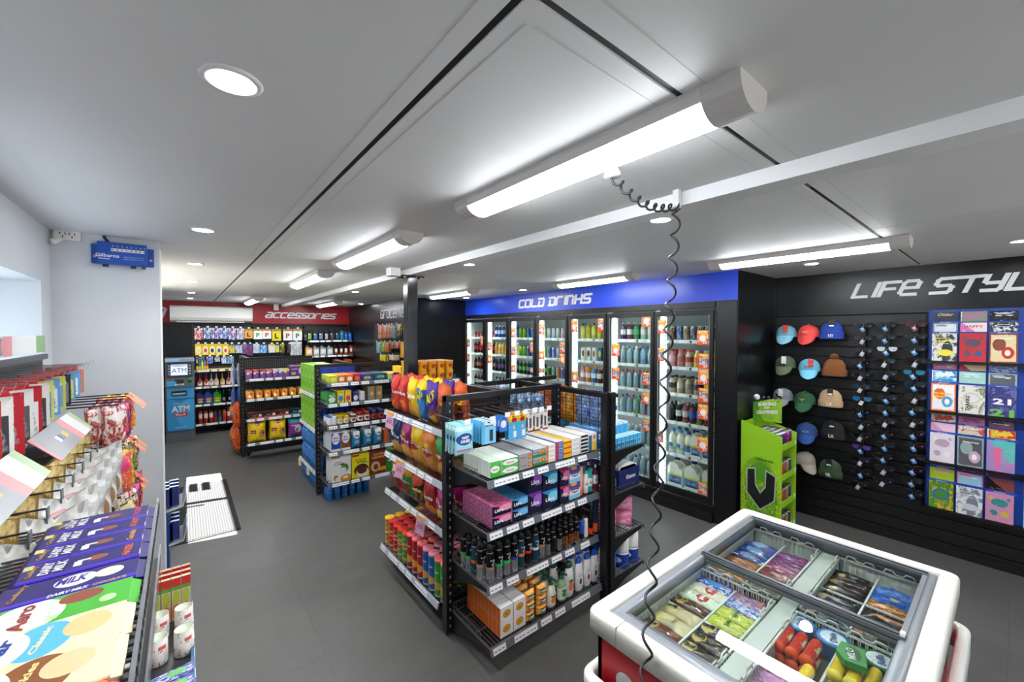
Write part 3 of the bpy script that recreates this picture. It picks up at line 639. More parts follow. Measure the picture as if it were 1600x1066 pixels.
# ---------------------------------------------------------------- cash machine
AT = Bay(-.27, 8.75, 0)
a0 = AT.xs(257, 0); a1 = AT.xs(303, 0)
o = empty('cash_machine', tuple(AT.w(a0, 0, 0)), 0); tag(o, 'grey and blue cash machine beside the pegboard wall', 'cash machine'); w = a1-a0
GR = mat('#5a6069', .4); ATB = art('#2b93cf', [('d', .5, 1, 1.1, '#2180bf'), ('e', .9, .5, .55, .5, '#3da3dc')], .35); ATB2 = mat('#3ea0d8', .4)
M().box(0, w, 0, .45, 0, 1.40, GR).build('cabinet', o)
M().rbox(.02, w-.012, -.02, 0, .20, .72, ATB, .03, 'y').text('ATM', w*.50, .56, w*.62, .10, WHT, y=-.0215, bold=2).rbox(w*.28, w*.74, -.0225, -.02, .43, .495, RED, .015, 'y').text('PLUS', w*.51, .462, w*.34, .036, WHT, y=-.0235, bold=1).text('cashconnect', w*.5, .65, w*.5, .025, mat('#cbb46a', .5), y=-.0215).text('banktech', w*.5, .25, .14, .018, WHT, y=-.0215).build('lower_door', o)
M().box(.02, w-.012, -.018, 0, .73, .93, ATB2).box(w*.2, w*.72, -.03, -.018, .78, .86, INK).box(w*.24, w*.68, -.034, -.03, .80, .825, mat('#c9c9c9', .4)).build('keypad_panel', o)
M().poly([(-.0, .93), (-.05, .93), (-.0, 1.10)], (0, w), mat('#474c54', .4), 'x').box(.02, .14, -.045, -.0, .95, 1.02, ATB2).box(w*.3, w*.62, -.04, 0, .95, 1.05, INK).build('card_shelf', o)
k = M()
for q in range(4): k.box(w*.33+q*.03, w*.33+q*.03+.022, -.052, -.04, .955, .98, mat(['#e8e8e8', '#d8c23a', '#b9b9b9', '#e8e8e8'][q], .4))
k.lathe([(.0, -.055), (.035, -.05), (.04, -.03)], mat('#1e6b40', .4), cx=w*.82, cy=0, ax='y', seg=12).tf(Matrix.Identity(4)); 
k.v = [(x, y, z+(1.03 if (z < .5) else 0)) for x, y, z in k.v]; k.build('card_slot', o)
M().rbox(.03, w-.03, -.02, 0, 1.09, 1.33, mat('#383d45', .35), .01, 'y').build('screen_bezel', o)
M().box(.07, w-.09, -.023, -.02, 1.12, 1.30, art('#dfe6f5', [('r', 0, 1, .8, 1, '#b9c4dd')], .3, emit=.25)).text('ATM', w*.47, 1.20, w*.5, .075, mat('#4a5f9e', .5), y=-.0245, bold=0).text('Welcome', w*.47, 1.275, w*.35, .015, mat('#77809a', .5), y=-.0245).build('screen', o)
k = M()
for q in range(4): k.box(w-.07, w-.05, -.024, -.02, 1.13+q*.045, 1.15+q*.045, mat('#c9ced6', .4)).box(.04, .055, -.024, -.02, 1.13+q*.045, 1.15+q*.045, mat('#c9ced6', .4))
k.build('screen_button', o)
M().box(0, w, -.03, 0, 1.345, 1.40, mat('#dfe3ea', .4), front=mat('#9fc7e8', .4)).text('ATM PLUS', w*.72, 1.372, w*.45, .03, RED, y=-.032).build('header', o)
# ---------------------------------------------------------------- energy drink display stand
V0 = (3.985, 1.575); VW, VD = .36, .33      # face toward -x is VD wide, open side toward -y
VG = mat('#86b81c', .4); VG2 = mat('#9bcb2a', .4)
o = empty('drink_display_stand', (V0[0], V0[1]-VD, 0)); tag(o, 'lime green cardboard stand of energy drink cans by the fridge end', 'display stand')
zf, zb = .93, 1.03
face = art('#8fc31f', [('e', .55, .34, .52, .36, '#6fa51a'), ('n', 34, .56, '#c9dd2a', .05, .62), ('e', .5, .36, .40, .30, '#4f8f1e'), ('n', 26, .55, '#b9d427', .0, .5)], .35, plane='yz')
m = M().poly([(0, 0), (VD, 0), (VD, zb), (0, zf)], (-.004, 0), face, 'x')
f = lambda x, z: (-.0052, VD/2-x, z)
m.poly([(VD/2-x, z) for x, z in [(-.115, .60), (-.04, .62), (-.035, .47), (0, .41), (.035, .47), (.04, .62), (.125, .58), (.115, .36), (0, .245), (-.115, .38)]], (-.0065, -.0045), mat('#c8ccc8', .3, .4), 'x')
m.poly([(VD/2-x, z) for x, z in [(-.105, .592), (-.048, .607), (-.043, .462), (0, .395), (.043, .462), (.048, .607), (.115, .57), (.106, .365), (0, .26), (-.106, .385)]], (-.008, -.006), mat('#0f1210', .45), 'x')
m.text('ORIGINAL', .03, .70, .15, .022, mat('#23400d', .5), fn=f)
m.build('front_panel', o)
M().poly([(0, 0), (VD, 0), (VD, zb-.01), (0, zf-.01)], (VW-.004, VW), VG2, 'x').box(0, VW, VD-.004, VD, 0, zb-.02, VG).build('carcass', o)
for z in (.10, .34, .58, .84):
    M().box(0.001, VW-.005, .012, VD-.005, z-.004, z, VG).poly([(.001, z-.035), (VW-.005, z-.035), (VW-.005, z+.018), (.001, z+.018)], (.004, .008), VG2).box(VW-.03, VW-.008, .001, .004, z-.02, z+.02, mat('#e6e6e0', .5)).build('tray', o)
m = M().poly([(.09, 1.0), (VD, 1.0), (VD, 1.165), (.09, 1.235)], (.26, .264), art('#57921f', [('e', .3, .5, .5, .6, '#8dbb2a'), ('n', 9, .6, '#3a2a55')], .4, plane='yz'), 'x')
hf = lambda x, z: (.2585, VD/2+.045-x*.75, z+x*.12)
for t, z, w_, h_ in (('BURSTING', 1.16, .20, .032), ('WITH', 1.125, .07, .02), ('GRAPENESS', 1.085, .24, .034)): m.text(t, -.0, z, w_, h_, WHT, fn=hf, bold=2)
for yy, r_ in ((.30, .028), (.24, .012), (.20, .014), (.14, .015), (.10, .012)): m.lathe([(0, .2575), (r_, .2575), (r_, .262), (0, .262)], mat('#4b3a78' if r_ < .02 else '#e6e6e8', .4), cx=0, cy=yy, ax='x', seg=12); m.v[-48:] = [(x, y, z+1.235-.02*yy/VD) for x, y, z in m.v[-48:]]
m.build('header_card', o)
def can_kind(name, c1, c2, h=.115, r=.0265, txt=None, tc=WHT):
    m = M().lathe([(r*.82, 0), (r, .008), (r, h-.014), (r*.85, h-.002), (r*.78, h-.004), (.0, h-.005)], None, seg=12, mats=[CHROME, art(c1, [('n', 7, .56, c2)], .25, .5), CHROME, CHROME, CHROME])
    if txt: m.wrap(txt, h*.5, r*1.3, h*.3, r, tc)
    return Kind(name, 'drink can', [('body', m)])
cans = [can_kind('drink_can', '#5b2a8c', '#7d4ab0', txt='V', tc=INK), can_kind('drink_can', '#2b4fb8', '#5b7fe0', txt='V', tc=INK), can_kind('drink_can', '#d43a7a', '#e86aa0', txt='V', tc=INK), can_kind('drink_can', '#7fb51e', '#a8d23a', txt='V', tc=INK), can_kind('drink_can', '#d8632a', '#e8a04a', txt='V', tc=INK)]
cn = ['purple', 'blue', 'pink', 'lime green', 'orange']
for q, z in enumerate((.10, .34, .58, .84)):
    for i in range(5):
        for j in range(4 if q == 3 else 2):
            c = 0 if (q == 3 and i < 3 and j > -1) else [1, 4, 2, 3, 0][i]
            if q == 3 and i == 3: c = 2
            cans[c].put((V0[0]+.045+i*.06, V0[1]-VD+.045+j*.058, z+.001), random.uniform(-2, -.9), '%s energy drink can, %s from panel, %s row, %s tray, lime stand' % (cn[c], ORD[i], ORD[j], ['bottom', 'second', 'third', 'top'][q]), 'energy drink cans')
# ---------------------------------------------------------------- chest freezer
X0, X1, Y0, Y1, ZT = 1.06, 2.34, .12, .91, .89
o = empty('ice_cream_freezer', (0, 0, 0)); tag(o, 'red and white ice cream chest freezer with sliding glass lids', 'freezer')
CR = mat('#e8e6dc', .35); CRW = mat('#f0efe8', .3); FRD = mat('#b51a24', .35); GRY = mat('#8b9096', .35, .3)
m = M()
for a in (((X0+.03, X0+.045, Y0+.03, Y1-.03)), ((X1-.045, X1-.03, Y0+.03, Y1-.03)), ((X0+.03, X1-.03, Y0+.03, Y0+.045)), ((X0+.03, X1-.03, Y1-.045, Y1-.03))): m.box(*a, .08, ZT-.06, FRD)
f2 = lambda x, z: (X0+.0285, Y1-.3-x, z)
m.lathe([(.16, X0+.0275), (.16, X0+.031)], mat('#c9ccd0', .3), cx=0, cy=Y1-.36, ax='x', seg=24, smooth=False); m.v[-96:] = [(x, y, z+.42) for x, y, z in m.v[-96:]]
m.lathe([(.035, X0+.0275), (.035, X0+.031)], mat('#c9ccd0', .3), cx=0, cy=Y1-.14, ax='x', seg=24, smooth=False); m.v[-96:] = [(x, y, z+.70) for x, y, z in m.v[-96:]]
m.build('body', o)
M().box(X0+.05, X1-.05, Y0+.05, Y1-.05, 0, .08, INK).build('plinth', o)
def ring(m, x0, x1, y0, y1, t, z0, z1, mt, r=.04, seg=5):
    def loop(x0, x1, y0, y1, r):
        P = []
        for cx, cy, st in ((x1-r, y0+r, -90), (x1-r, y1-r, 0), (x0+r, y1-r, 90), (x0+r, y0+r, 180)):
            for i in range(seg+1):
                a = math.radians(st+90*i/seg); P.append((cx+r*math.cos(a), cy+r*math.sin(a)))
        return P
    rows = []
    k = min(.012, (z1-z0)/3)
    for off, z in ((0, z0), (0, z1-k), (.3*k, z1-.3*k), (k, z1), (t-k*.5, z1), (t, z1-k*.5), (t, z0)): rows.append([(x, y, z) for x, y in loop(x0+off, x1-off, y0+off, y1-off, max(r-off, .002))])
    n = len(rows[0]); vs = [p for r_ in rows for p in r_]; R = len(rows)
    fs = [(j*n+i, j*n+(i+1) % n, ((j+1) % R)*n+(i+1) % n, ((j+1) % R)*n+i) for j in range(R) for i in range(n)]
    m.add(vs, fs, mt, True); return m
ring(M(), X0, X1, Y0, Y1, .055, ZT-.065, ZT, CR, .035).box(X0-.0005, X0+.054, Y1-.125, Y1-.123, ZT-.064, ZT+.0004, mat('#8b887c', .6)).build('top_rim', o)
ring(M(), X0-.035, X1+.03, Y0-.03, Y1+.005, .035, ZT-.29, ZT-.20, CRW, .05).build('bumper_rail', o)
ring(M(), X0+.055, X1-.055, Y0+.055, Y1-.055, .04, ZT-.05, ZT-.006, GRY, .01, 1).build('lid_track', o)
xm = (X0+X1)/2+.02; xa, xb, ya, yb = X0+.085, X1-.085, Y0+.08, Y1-.08
DG = mat('#6f757b', .3, .5)
def lid(x0, x1, z, name='glass_lid'):
    f = M().box(x0, x0+.028, ya, yb, z, z+.014, DG).box(x1-.028, x1, ya, yb, z, z+.014, DG).box(x0+.028, x1-.028, ya, ya+.014, z, z+.012, GRY).box(x0+.028, x1-.028, yb-.014, yb, z, z+.012, GRY).box(x0+.006, x0+.010, ya, yb, z+.014, z+.017, BLK).box(x1-.010, x1-.006, ya, yb, z+.014, z+.017, BLK)
    f.box(x0+.004, x0+.024, ya, ya+.012, z, z+.024, WHT)
    l = f.build(name, o); M().box(x0+.028, x1-.028, ya+.014, yb-.014, z+.004, z+.008, glassmat('#f6faf8', 1.42)).build('glass', l)
lid(xa, xm+.012, ZT-.030); lid(xm-.012, xb, ZT-.012)
LIN = mat('#dfe2db', .5)
m = M().box(xa-.01, xa, ya-.01, yb+.01, .2, ZT-.05, LIN).box(xb, xb+.01, ya-.01, yb+.01, .2, ZT-.05, LIN).box(xa, xb, ya-.01, ya, .2, ZT-.05, LIN).box(xa, xb, yb, yb+.01, .2, ZT-.05, LIN).box(xa, xb, ya, yb, .18, .2, LIN)
m.build('tub_liner', o)
BW = mat('#dcdeda', .4)
ymid = (ya+yb)/2; BZ = ZT-.115
def basket(x0, x1, y0, y1):
    m = M(); z0, z1 = BZ-.02, ZT-.055
    m.tube([(x0, y0, z1), (x1, y0, z1), (x1, y1, z1), (x0, y1, z1)], .004, BW, 6, True)
    for x in (x0, x1, (x0+x1)/2):
        zt = z1 if x != (x0+x1)/2 else BZ+.03
        n = int((y1-y0)/.018)
        for i in range(n+1): m.bar((x, y0+i*(y1-y0)/n, z0), (x, y0+i*(y1-y0)/n, zt), .0012, BW)
        m.bar((x, y0, zt), (x, y1, zt), .003, BW)
    for y in (y0, y1, (y0+y1)/2):
        zt = z1 if y != (y0+y1)/2 else BZ+.03
        n = int((x1-x0)/.018)
        for i in range(n+1): m.bar((x0+i*(x1-x0)/n, y, z0), (x0+i*(x1-x0)/n, y, zt), .0012, BW)
        m.bar((x0, y, zt), (x1, y, zt), .003, BW)
    for xx in (x0, x1):    # hanger handles with the stepped outline
        for yc in (y0+.07, y1-.07): m.tube([(xx, yc-.05, z1), (xx, yc-.04, z1+.02), (xx, yc-.02, z1+.02), (xx, yc-.012, z1+.008), (xx, yc+.012, z1+.008), (xx, yc+.02, z1+.02), (xx, yc+.04, z1+.02), (xx, yc+.05, z1)], .003, BW, 5)
    for yy in (y0, y1):
        for xc in (x0+.08, x1-.08): m.tube([(xc-.06, yy, z1), (xc-.05, yy, z1+.02), (xc-.02, yy, z1+.02), (xc-.012, yy, z1+.008), (xc+.012, yy, z1+.008), (xc+.02, yy, z1+.02), (xc+.05, yy, z1+.02), (xc+.06, yy, z1)], .003, BW, 5)
    m.box(x0+.004, x1-.004, y0+.004, y1-.004, z0-.004, z0-.001, mat('#9a9d98', .6))
    m.build('wire_basket', o)
BX = [(xa+.015, xm-.03), (xm+.0, xb-.012)]; BY = [(ya+.012, ymid-.04), (ymid+.03, yb-.012)]
for bx in BX:
    for by in BY: basket(*bx, *by)
m = M()
m.box(xa+.01, xb-.01, ymid-.032, ymid+.022, ZT-.062, ZT-.056, mat('#c9ccc8', .45)).box(xa+.01, xb-.01, ymid-.004, ymid-.001, BZ-.02, ZT-.062, mat('#a9aca8', .45))
m.build('basket_divider', o)
# ---------------------------------------------------------------- kinds of goods
def bag(name, cat, w, h, d, mt, texts=(), seed=1, lean=0, cols=10, rows=12, wr=.006, clip=None, hole=None, puff=.5):
    m = M().pillow(w, h, d, mt, cols, rows, seed=seed, lean=lean, wr=wr, puff=puff)
    F = m._front
    def fn(x, z):
        u = min(.999, max(0, x/w+.5)); v = min(.999, max(0, z/h)); i = u*cols; j = v*rows; i0 = int(i); j0 = int(j); a = i-i0; b = j-j0
        p = [F((i0+di)/cols, (j0+dj)/rows)[1] for dj in (0, 1) for di in (0, 1)]
        return (x, (p[0]*(1-a)+p[1]*a)*(1-b)+(p[2]*(1-a)+p[3]*a)*b-.0045, z)
    for t in texts:
        s, cx, cz, tw, th, c = t[:6]
        m.text(s, cx*w, cz*h, tw*w, th*h, mat(c, .4), fn=fn, bold=2, slant=t[6] if len(t) > 6 else 0, rot=t[7] if len(t) > 7 else 0)
    parts = [(name, m)]
    if clip: parts.append(('header_card', M().box(-w*.3, w*.3, -.003, .003, h-.01, h+.03, mat(clip, .5))))
    if clip: parts[0] = ('pouch', m)
    return Kind(name, cat, parts)
def carton(name, cat, w, d, h, front, side=None, top=None, texts=(), sc=None):
    m = M().box(-w/2, w/2, 0, d, 0, h, side or front, front=front, top=top or side or front)
    for t in texts:
        s, cx, cz, tw, th, c = t[:6]; m.text(s, cx*w, cz*h, tw*w, th*h, mat(c, .5), y=-.0012, bold=1, rot=t[6] if len(t) > 6 else 0, slant=t[7] if len(t) > 7 else 0)
    return Kind(name, cat, [(name, m)])
def bottle(name, cat, r, h, body, cap, neck=.35, sh=.62, nr=None, sy=1, label=None, lz=(.15, .55), txt=None, tc='#ffffff', parts=True, seg=12, sx=1, capr=None):
    """moulded bottle: shoulder at sh*h, cap on top"""
    nr = nr or r*neck; cr = capr or nr*1.15; ch = min(.03, h*.12)
    prof = [(r*.9, 0), (r, h*.02), (r, h*sh), (r*.93, h*(sh+.05)), (r*.6+nr*.4, h*(sh+.14)), (nr, h*(sh+.22) if sh+.22 < .95 else h-ch-.004), (nr, h-ch)]
    b = M().lathe(prof, body, seg=seg, sy=sy, sx=sx)
    c = M().lathe([(cr, h-ch), (cr, h-.002), (cr*.8, h), (0, h)], cap, seg=seg, sy=max(sy, .7))
    l = None
    if label:
        l = M().lathe([(r*1.012, h*lz[0]), (r*1.012, h*lz[1])], label, seg=seg, sy=sy, sx=sx)
        if txt: l.wrap(txt, h*(lz[0]+lz[1])/2, r*1.5, h*(lz[1]-lz[0])*.35, r*1.02, mat(tc, .5), sy=sy, eps=.0015)
    if parts:
        return Kind(name, cat, [('bottle_body', b), ('cap', c)]+([('label_sleeve', l)] if l else []))
    for q in (c, l):
        if q:
            n0 = len(b.v); b.v += q.v
            for f, mi, s_ in zip(q.f, q.m, q.sm): b.f.append(tuple(n0+k for k in f)); b.m.append(b.mi(q.mats[mi])); b.sm.append(s_)
    return Kind(name, cat, [(name, b)])
def spray(name, r, h, body, lower=None, capc='#111113', txt=None, band=None, cat='spray can'):
    lo = lower or body; k = h*.78
    b = M().lathe([(r*.9, 0), (r, .006), (r, h*.34), (r, h*.42), (r, k-.012), (r*.9, k), (r*.82, k+.004)], None, seg=14, mats=[CHROME, lo, band or lo, body, body, CHROME])
    if txt: b.wrap(txt, h*.60, r*1.3, h*.045, r, mat('#d8dadd', .4))
    if band: b.poly([(-r*.35, h*.50), (-r*.1, h*.43), (r*.5, h*.58), (r*.35, h*.58), (-r*.1, h*.48), (-r*.25, h*.52)], (-r*1.02, -r*1.0), mat('#c9cccf', .4))
    c = M().lathe([(r*.86, k+.004), (r*.86, h*.88), (r*.70, h*.95), (r*.42, h*.99), (0, h)], mat(capc, .35), seg=14).box(-r*.25, r*.25, -r*.9, -r*.5, h*.88, h*.92, INK)
    return Kind(name, cat, [('can_body', b), ('spray_cap', c)])
def tin(name, cat, r, h, mt, lid=CHROME, txt=None, tc='#ffffff'):
    m = M().lathe([(r, 0), (r, h), (r*.93, h), (r*.9, h-.003), (0, h-.003)], None, seg=14, mats=[mt, lid, lid, lid])
    if txt: m.wrap(txt, h*.5, r*1.4, h*.3, r, mat(tc))
    return Kind(name, cat, [(name, m)])
def jug(name, w, d, h, body, label, capm, txt=None, cat='bottle', hole=True):
    """bottle with a side handle, flat front"""
    m = M(); x0, x1 = -w/2, w/2
    m.poly([(x0, .01), (x0+.01, 0), (x1-.01, 0), (x1, .01), (x1, h*.55), (x1-.004, h*.60), (x1-w*.12, h*.62) , (x1-w*.20, h*.66), (x1-w*.30, h*.78), (x0+w*.42, h*.9), (x0+w*.14, h*.84), (x0, h*.66)], (-d/2, d/2), body)
    m.tube([(x1-w*.06, 0, h*.55), (x1-w*.06, 0, h*.74), (x1-w*.14, 0, h*.86), (x1-w*.40, 0, h*.90)], w*.075, body, 6)
    m.lathe([(w*.16, h*.84), (w*.15, h*.95)], body, cx=-w*.06, seg=12)
    l = M().box(x0+.006, x1-.006, -d/2-.0012, -d/2, h*.08, h*.45, label)
    if txt: l.text(txt, 0, h*.24, w*.45, h*.08, WHT, y=-d/2-.0022, bold=1)
    c = M().lathe([(w*.18, h*.95), (w*.18, h), (0, h)], capm, cx=-w*.06, seg=14)
    return Kind(name, cat, [('bottle_body', m), ('cap', c), ('label_sleeve', l)])
def oilb(name, w, d, h, c, lab, capc='#111', cat='oil bottle', txt=None):
    m = M().poly([(-w/2, .008), (-w/2+.008, 0), (w/2-.008, 0), (w/2, .008), (w/2, h*.72), (w/2-w*.2, h*.80), (-w*.05, h*.84), (-w/2+w*.05, h*.84), (-w/2, h*.78)], (-d/2, d/2), mat(c, .35))
    m.lathe([(w*.17, h*.82), (w*.17, h*.98), (0, h*.98)], mat(capc, .4), cx=-w*.2, seg=10)
    m.box(-w/2+.008, w/2-.008, -d/2-.001, -d/2, h*.12, h*.62, lab)
    if txt: m.text(txt, 0, h*.42, w*.6, h*.07, WHT, y=-d/2-.002)
    return Kind(name, cat, [(name, m)])
def hangcard(name, cat, w, h, card, blister=None, texts=(), hd=None, th=.012):
    """card hanging from z=0 downwards, header on top, optional bubble"""
    m = M().box(-w/2, w/2, -.001, .001, -h, 0, card).box(-.008, .008, -.0016, -.001, -.012, -.006, INK)
    for t in texts: m.text(t[0], t[1]*w, -h*(1-t[2]), t[3]*w, t[4]*h, mat(t[5], .5), y=-.0018, bold=2)
    P = [('card', m)]
    if blister: P.append(('blister', M().rbox(-w*.36, w*.36, -th, -.001, -h*.92, -h*.35, blister, .008, 'y')))
    return Kind(name, cat, P if blister else [(name, m)])
def hook_on(par, x, z, y0, y1, ticket=True):
    m = M().bar((x, y0, z), (x, y1, z), .002, CHROME).bar((x, y1, z), (x, y1-.004, z+.012), .002, CHROME)
    h = m.build('hook', par)
    if ticket: M().box(x-.018, x+.018, y1-.008, y1-.006, z+.0, z+.026, TICK).build('price_ticket', h)
def block(bay, name, cat, x0, x1, y, z, h, up, dep, n, front, side, top, desc, ctx, texts=(), gap=.004, cols=1, g=None, ylast=None):
    """a stack of equal cartons: cols side by side, up high, n deep, between x0 and x1"""
    w = (x1-x0)/cols-gap; k = carton(name, cat, w, dep-.0015, h-.001, front, side, top, texts)
    for c in range(cols):
        for j in range(n):
            for q in range(up):
                b = [desc]
                if cols > 1: b.append(side_of(c, cols))
                if up > 1: b.append(('bottom' if q == 0 else 'top' if q == up-1 else ORD[q])+' layer')
                if n > 1: b.append('front row' if j == 0 else ORD[j]+' row')
                k.put(bay.w(x0+(c+.5)*(x1-x0)/cols, y+j*dep, z+q*h), bay.rz, ', '.join(b)+', '+ctx, g or (desc+' '+ctx))
def side_of(i, n): return 'left column' if i == 0 else 'right column' if i == n-1 else ORD[i]+' column'
# ---------------------------------------------------------------- end bay: tablets, pads, sprays, soaps
xs = G3E.xs; C = 'tablet shelf'; yf = -.345
def px8(a): return xs(700+a/6.154, yf)
z = Z3[0]+.004
gA = art('#3fae3a', [('r', 0, 1, .75, 1, '#57c04e'), ('e', .45, .5, .42, .22, '#f1f4f0')], .35); gS = art('#e9f1e8', [('r', 0, 1, .1, .9, '#52b54a'), ('s', 3, .3, '#cfe8cc', 0, 1)], .4)
block(G3E, 'tablet_box', 'medicine box', px8(402), px8(512), yf, z, .088, 1, .030, 9, gA, gS, mat('#dff0dc'), 'upright green tablet box', C, [('Panadol', -.05, .5, .5, .12, '#b3202a')])
block(G3E, 'tablet_box', 'medicine box', px8(516), px8(680), yf, z, .043, 2, .036, 8, art('#4db846', [('e', .5, .5, .46, .36, '#f2f5f1')], .35), mat('#dff0dc'), art('#e6f2e4', [('s', 2, .4, '#62bf5a', 0, 1)]), 'flat green white tablet box', C, [('Panadol', 0, .5, .45, .22, '#b3202a')])
SG = art('#b9bcc0', [('e', .78, .5, .13, .32, '#e8641e'), ('e', .78, .5, .06, .16, '#f6d231')], .3, .4); ST = art('#b4b7bb', [('w', .1, .8, .2, .8, 4, '#7e8287')], .3, .4)
block(G3E, 'tablet_box', 'medicine box', px8(684), px8(815), yf, z, .046, 2, .036, 8, SG, mat('#a9acb0', .3, .4), ST, 'silver tablet box with target', C, [('Nurofen', -.2, .5, .45, .2, '#b8262c')])
block(G3E, 'tablet_box', 'medicine box', px8(819), px8(948), yf, z, .050, 2, .036, 9, art('#b9bcc0', [('r', 0, 1, 0, .35, '#3f9a48'), ('e', .78, .6, .13, .3, '#e8641e'), ('e', .78, .6, .06, .14, '#f6d231')], .3, .3), mat('#a9acb0', .3, .4), art('#c9cccf', [('r', 0, .15, 0, 1, '#3f9a48')], .3), 'silver green tablet box', C, [('Nurofen', -.2, .6, .45, .2, '#b8262c')])
WR = art('#f1f0ec', [('r', .0, .2, 0, 1, '#e07a34'), ('w', .3, .9, .2, .8, 3, '#b04a3c')], .4)
block(G3E, 'tablet_box', 'medicine box', px8(952), px8(1036), yf, z, .027, 4, .072, 4, WR, mat('#eceae6'), art('#f2f1ee', [('r', 0, 1, .4, .6, '#e98a3a')]), 'white orange tablet packet', C)
block(G3E, 'tablet_box', 'medicine box', px8(1038), px8(1112), yf, z, .019, 6, .085, 4, art('#3a63b8', [('r', .0, .35, 0, 1, '#c22a36'), ('w', .4, .95, .2, .8, 2, '#dfe6f5')], .4), mat('#3a63b8'), art('#e8e6e2', [('r', .2, .8, .2, .8, '#2d8a5a')]), 'blue red tablet packet', C)
block(G3E, 'tablet_box', 'medicine box', px8(1114), px8(1192), yf, z, .034, 3, .085, 4, art('#f3cf1b', [('r', 0, 1, .62, 1, '#e2472c'), ('w', .1, .9, .15, .5, 2, '#b03020')], .4), mat('#f3cf1b'), art('#f2c71a', [('r', 0, .4, 0, 1, '#e6602c')]), 'yellow red tablet packet', C)
block(G3E, 'tablet_box', 'medicine box', px8(1194), px8(1278), yf, z, .028, 4, .085, 4, art('#f0efec', [('w', .1, .8, .2, .8, 2, '#9aa0a8'), ('r', .85, 1, 0, 1, '#d9dade')], .4), WHT, art('#f0efec', [('r', .0, .5, 0, 1, '#ee8a3c')]), 'white tablet packet', C)
block(G3E, 'tablet_box', 'medicine box', px8(1281), px8(1352), yf, z, .024, 5, .085, 4, art('#111214', [('r', .0, 1, 0, .22, '#ececea'), ('r', 0, 1, .8, 1, '#ececea')], .4), WHT, WHT, 'black white tablet packet', C)
block(G3E, 'tablet_box', 'medicine box', px8(1355), px8(1388), yf, z, .105, 1, .085, 3, art('#2f8a57', [('n', 5, .5, '#4a53b5')], .4), mat('#e8e6e2'), WHT, 'green purple tall packet', C)
block(G3E, 'tablet_box', 'medicine box', px8(1391), px8(1434), yf, z, .118, 1, .085, 3, art('#f1efe6', [('r', 0, 1, 0, .5, '#edc43a'), ('e', .5, .75, .3, .12, '#d27a2a')], .4), WHT, WHT, 'white yellow tall packet', C)
block(G3E, 'tablet_box', 'medicine box', px8(1437), px8(1476), yf, z, .135, 1, .085, 3, art('#2f7fd0', [('e', .6, .6, .3, .14, '#e9eef5'), ('r', 0, 1, .9, 1, '#eef2f6')], .4), mat('#2f7fd0'), WHT, 'blue tall packet', C)
# --- pads
C = 'pads shelf'; z = Z3[1]+.004
def px6(a): return xs(720+a/6.66, yf)
DK = '#191c38'
pk = lambda c1, c2: art(DK, [('d', .6, 1, .95, c1), ('e', .75, .6, .4, .3, c2), ('e', .15, .3, .25, .5, DK)], .25, wob=.15)
tp = lambda c: art(c, [('n', 5, .55, DK), ('s', 2, .12, '#f0c9da', 0, 1)], .3)
block(G3E, 'pad_packet', 'pads packet', px6(322), px6(528), yf, z, .062, 2, .060, 5, pk('#e0568e', '#f0a0c0'), tp('#c9709c'), tp('#d86a9a'), 'pink navy pads packet', C, [('Libra', -.15, .5, .45, .3, '#ffffff')])
block(G3E, 'pad_packet', 'pads packet', px6(532), px6(702), yf, z, .062, 2, .050, 6, pk('#3f8fd0', '#7fc0e8'), tp('#3f7fc0'), tp('#4a9ad4'), 'blue navy pads packet', C, [('Libra', -.15, .5, .45, .3, '#ffffff')])
for a, b, h, c1, c2, nm in [(706, 846, .125, '#6a3596', '#9a62c0', 'purple'), (852, 1010, .11, '#2f8fc8', '#7fd0ea', 'blue'), (1034, 1130, .105, '#b52e62', '#e07aa0', 'crimson')]:
    block(G3E, 'pad_packet', 'pads packet', px6(a), px6(b), yf, z, h, 2, .085, 3, pk(c1, c2), mat(DK, .3), tp(c1), 'tall %s pads packet' % nm, C, [('Libra', 0, .5, .6, .2, '#ffffff')])
block(G3E, 'pad_packet', 'pads packet', px6(1136), px6(1250), yf, z, .105, 2, .085, 3, art('#e6e3ee', [('r', 0, 1, .6, 1, '#4a4a90'), ('e', .5, .55, .4, .2, '#6a4a90'), ('e', .4, .9, .3, .1, '#e8a050'), ('r', 0, 1, 0, .25, '#7fc6e0')], .35), WHT, WHT, 'white violet tampon box', C, [('Carefree', 0, .5, .7, .15, '#ffffff')])
tb = Kind('cream_tube', 'tube', [('tube_body', M().lathe([(.017, .03), (.021, .06), (.022, .18), (.003, .185)], mat('#eaa183', .4), sy=.6)), ('cap', M().lathe([(.017, 0), (.018, .03)], mat('#e2563a', .4)))])
for j in range(2): tb.put(G3E.w(px6(1273), -.325+j*.07, z), 0, 'orange cream tube standing on its cap, %s row, pads shelf' % ('front', 'back')[j], 'cream tubes')
for a, c, cc, nm, h in [(1328, '#eceeee', '#27a7a8', 'white roll-on with teal dome', .15), (1373, '#2fb0b0', '#27a7a8', 'teal roll-on with teal dome', .155), (1428, '#7c1f26', '#f2f2f2', 'dark red bottle with white cap', .17)]:
    kk = bottle('toiletry_bottle', 'bottle', .021, h, mat(c, .25), mat(cc, .3), neck=.9 if h < .16 else .4, sh=.6, sy=.75, label=mat('#f1efec', .4), lz=(.25, .6), txt='dove', tc='#30406a')
    for j in range(2): kk.put(G3E.w(px6(a), -.325+j*.06, z), 0, nm+', %s row, pads shelf' % ('front', 'back')[j], nm+' bottles')
M_ = bottle('toiletry_bottle', 'bottle', .019, .20, mat('#3a3034', .2), mat('#f2f2f2', .3), neck=.45, sy=.75)
for i, a in enumerate((1335, 1380)): M_.put(G3E.w(px6(a)+.03, -.18, z), 0, 'dark bottle with white cap behind the roll-ons, %s' % ('left', 'right')[i], 'dark capped bottles')
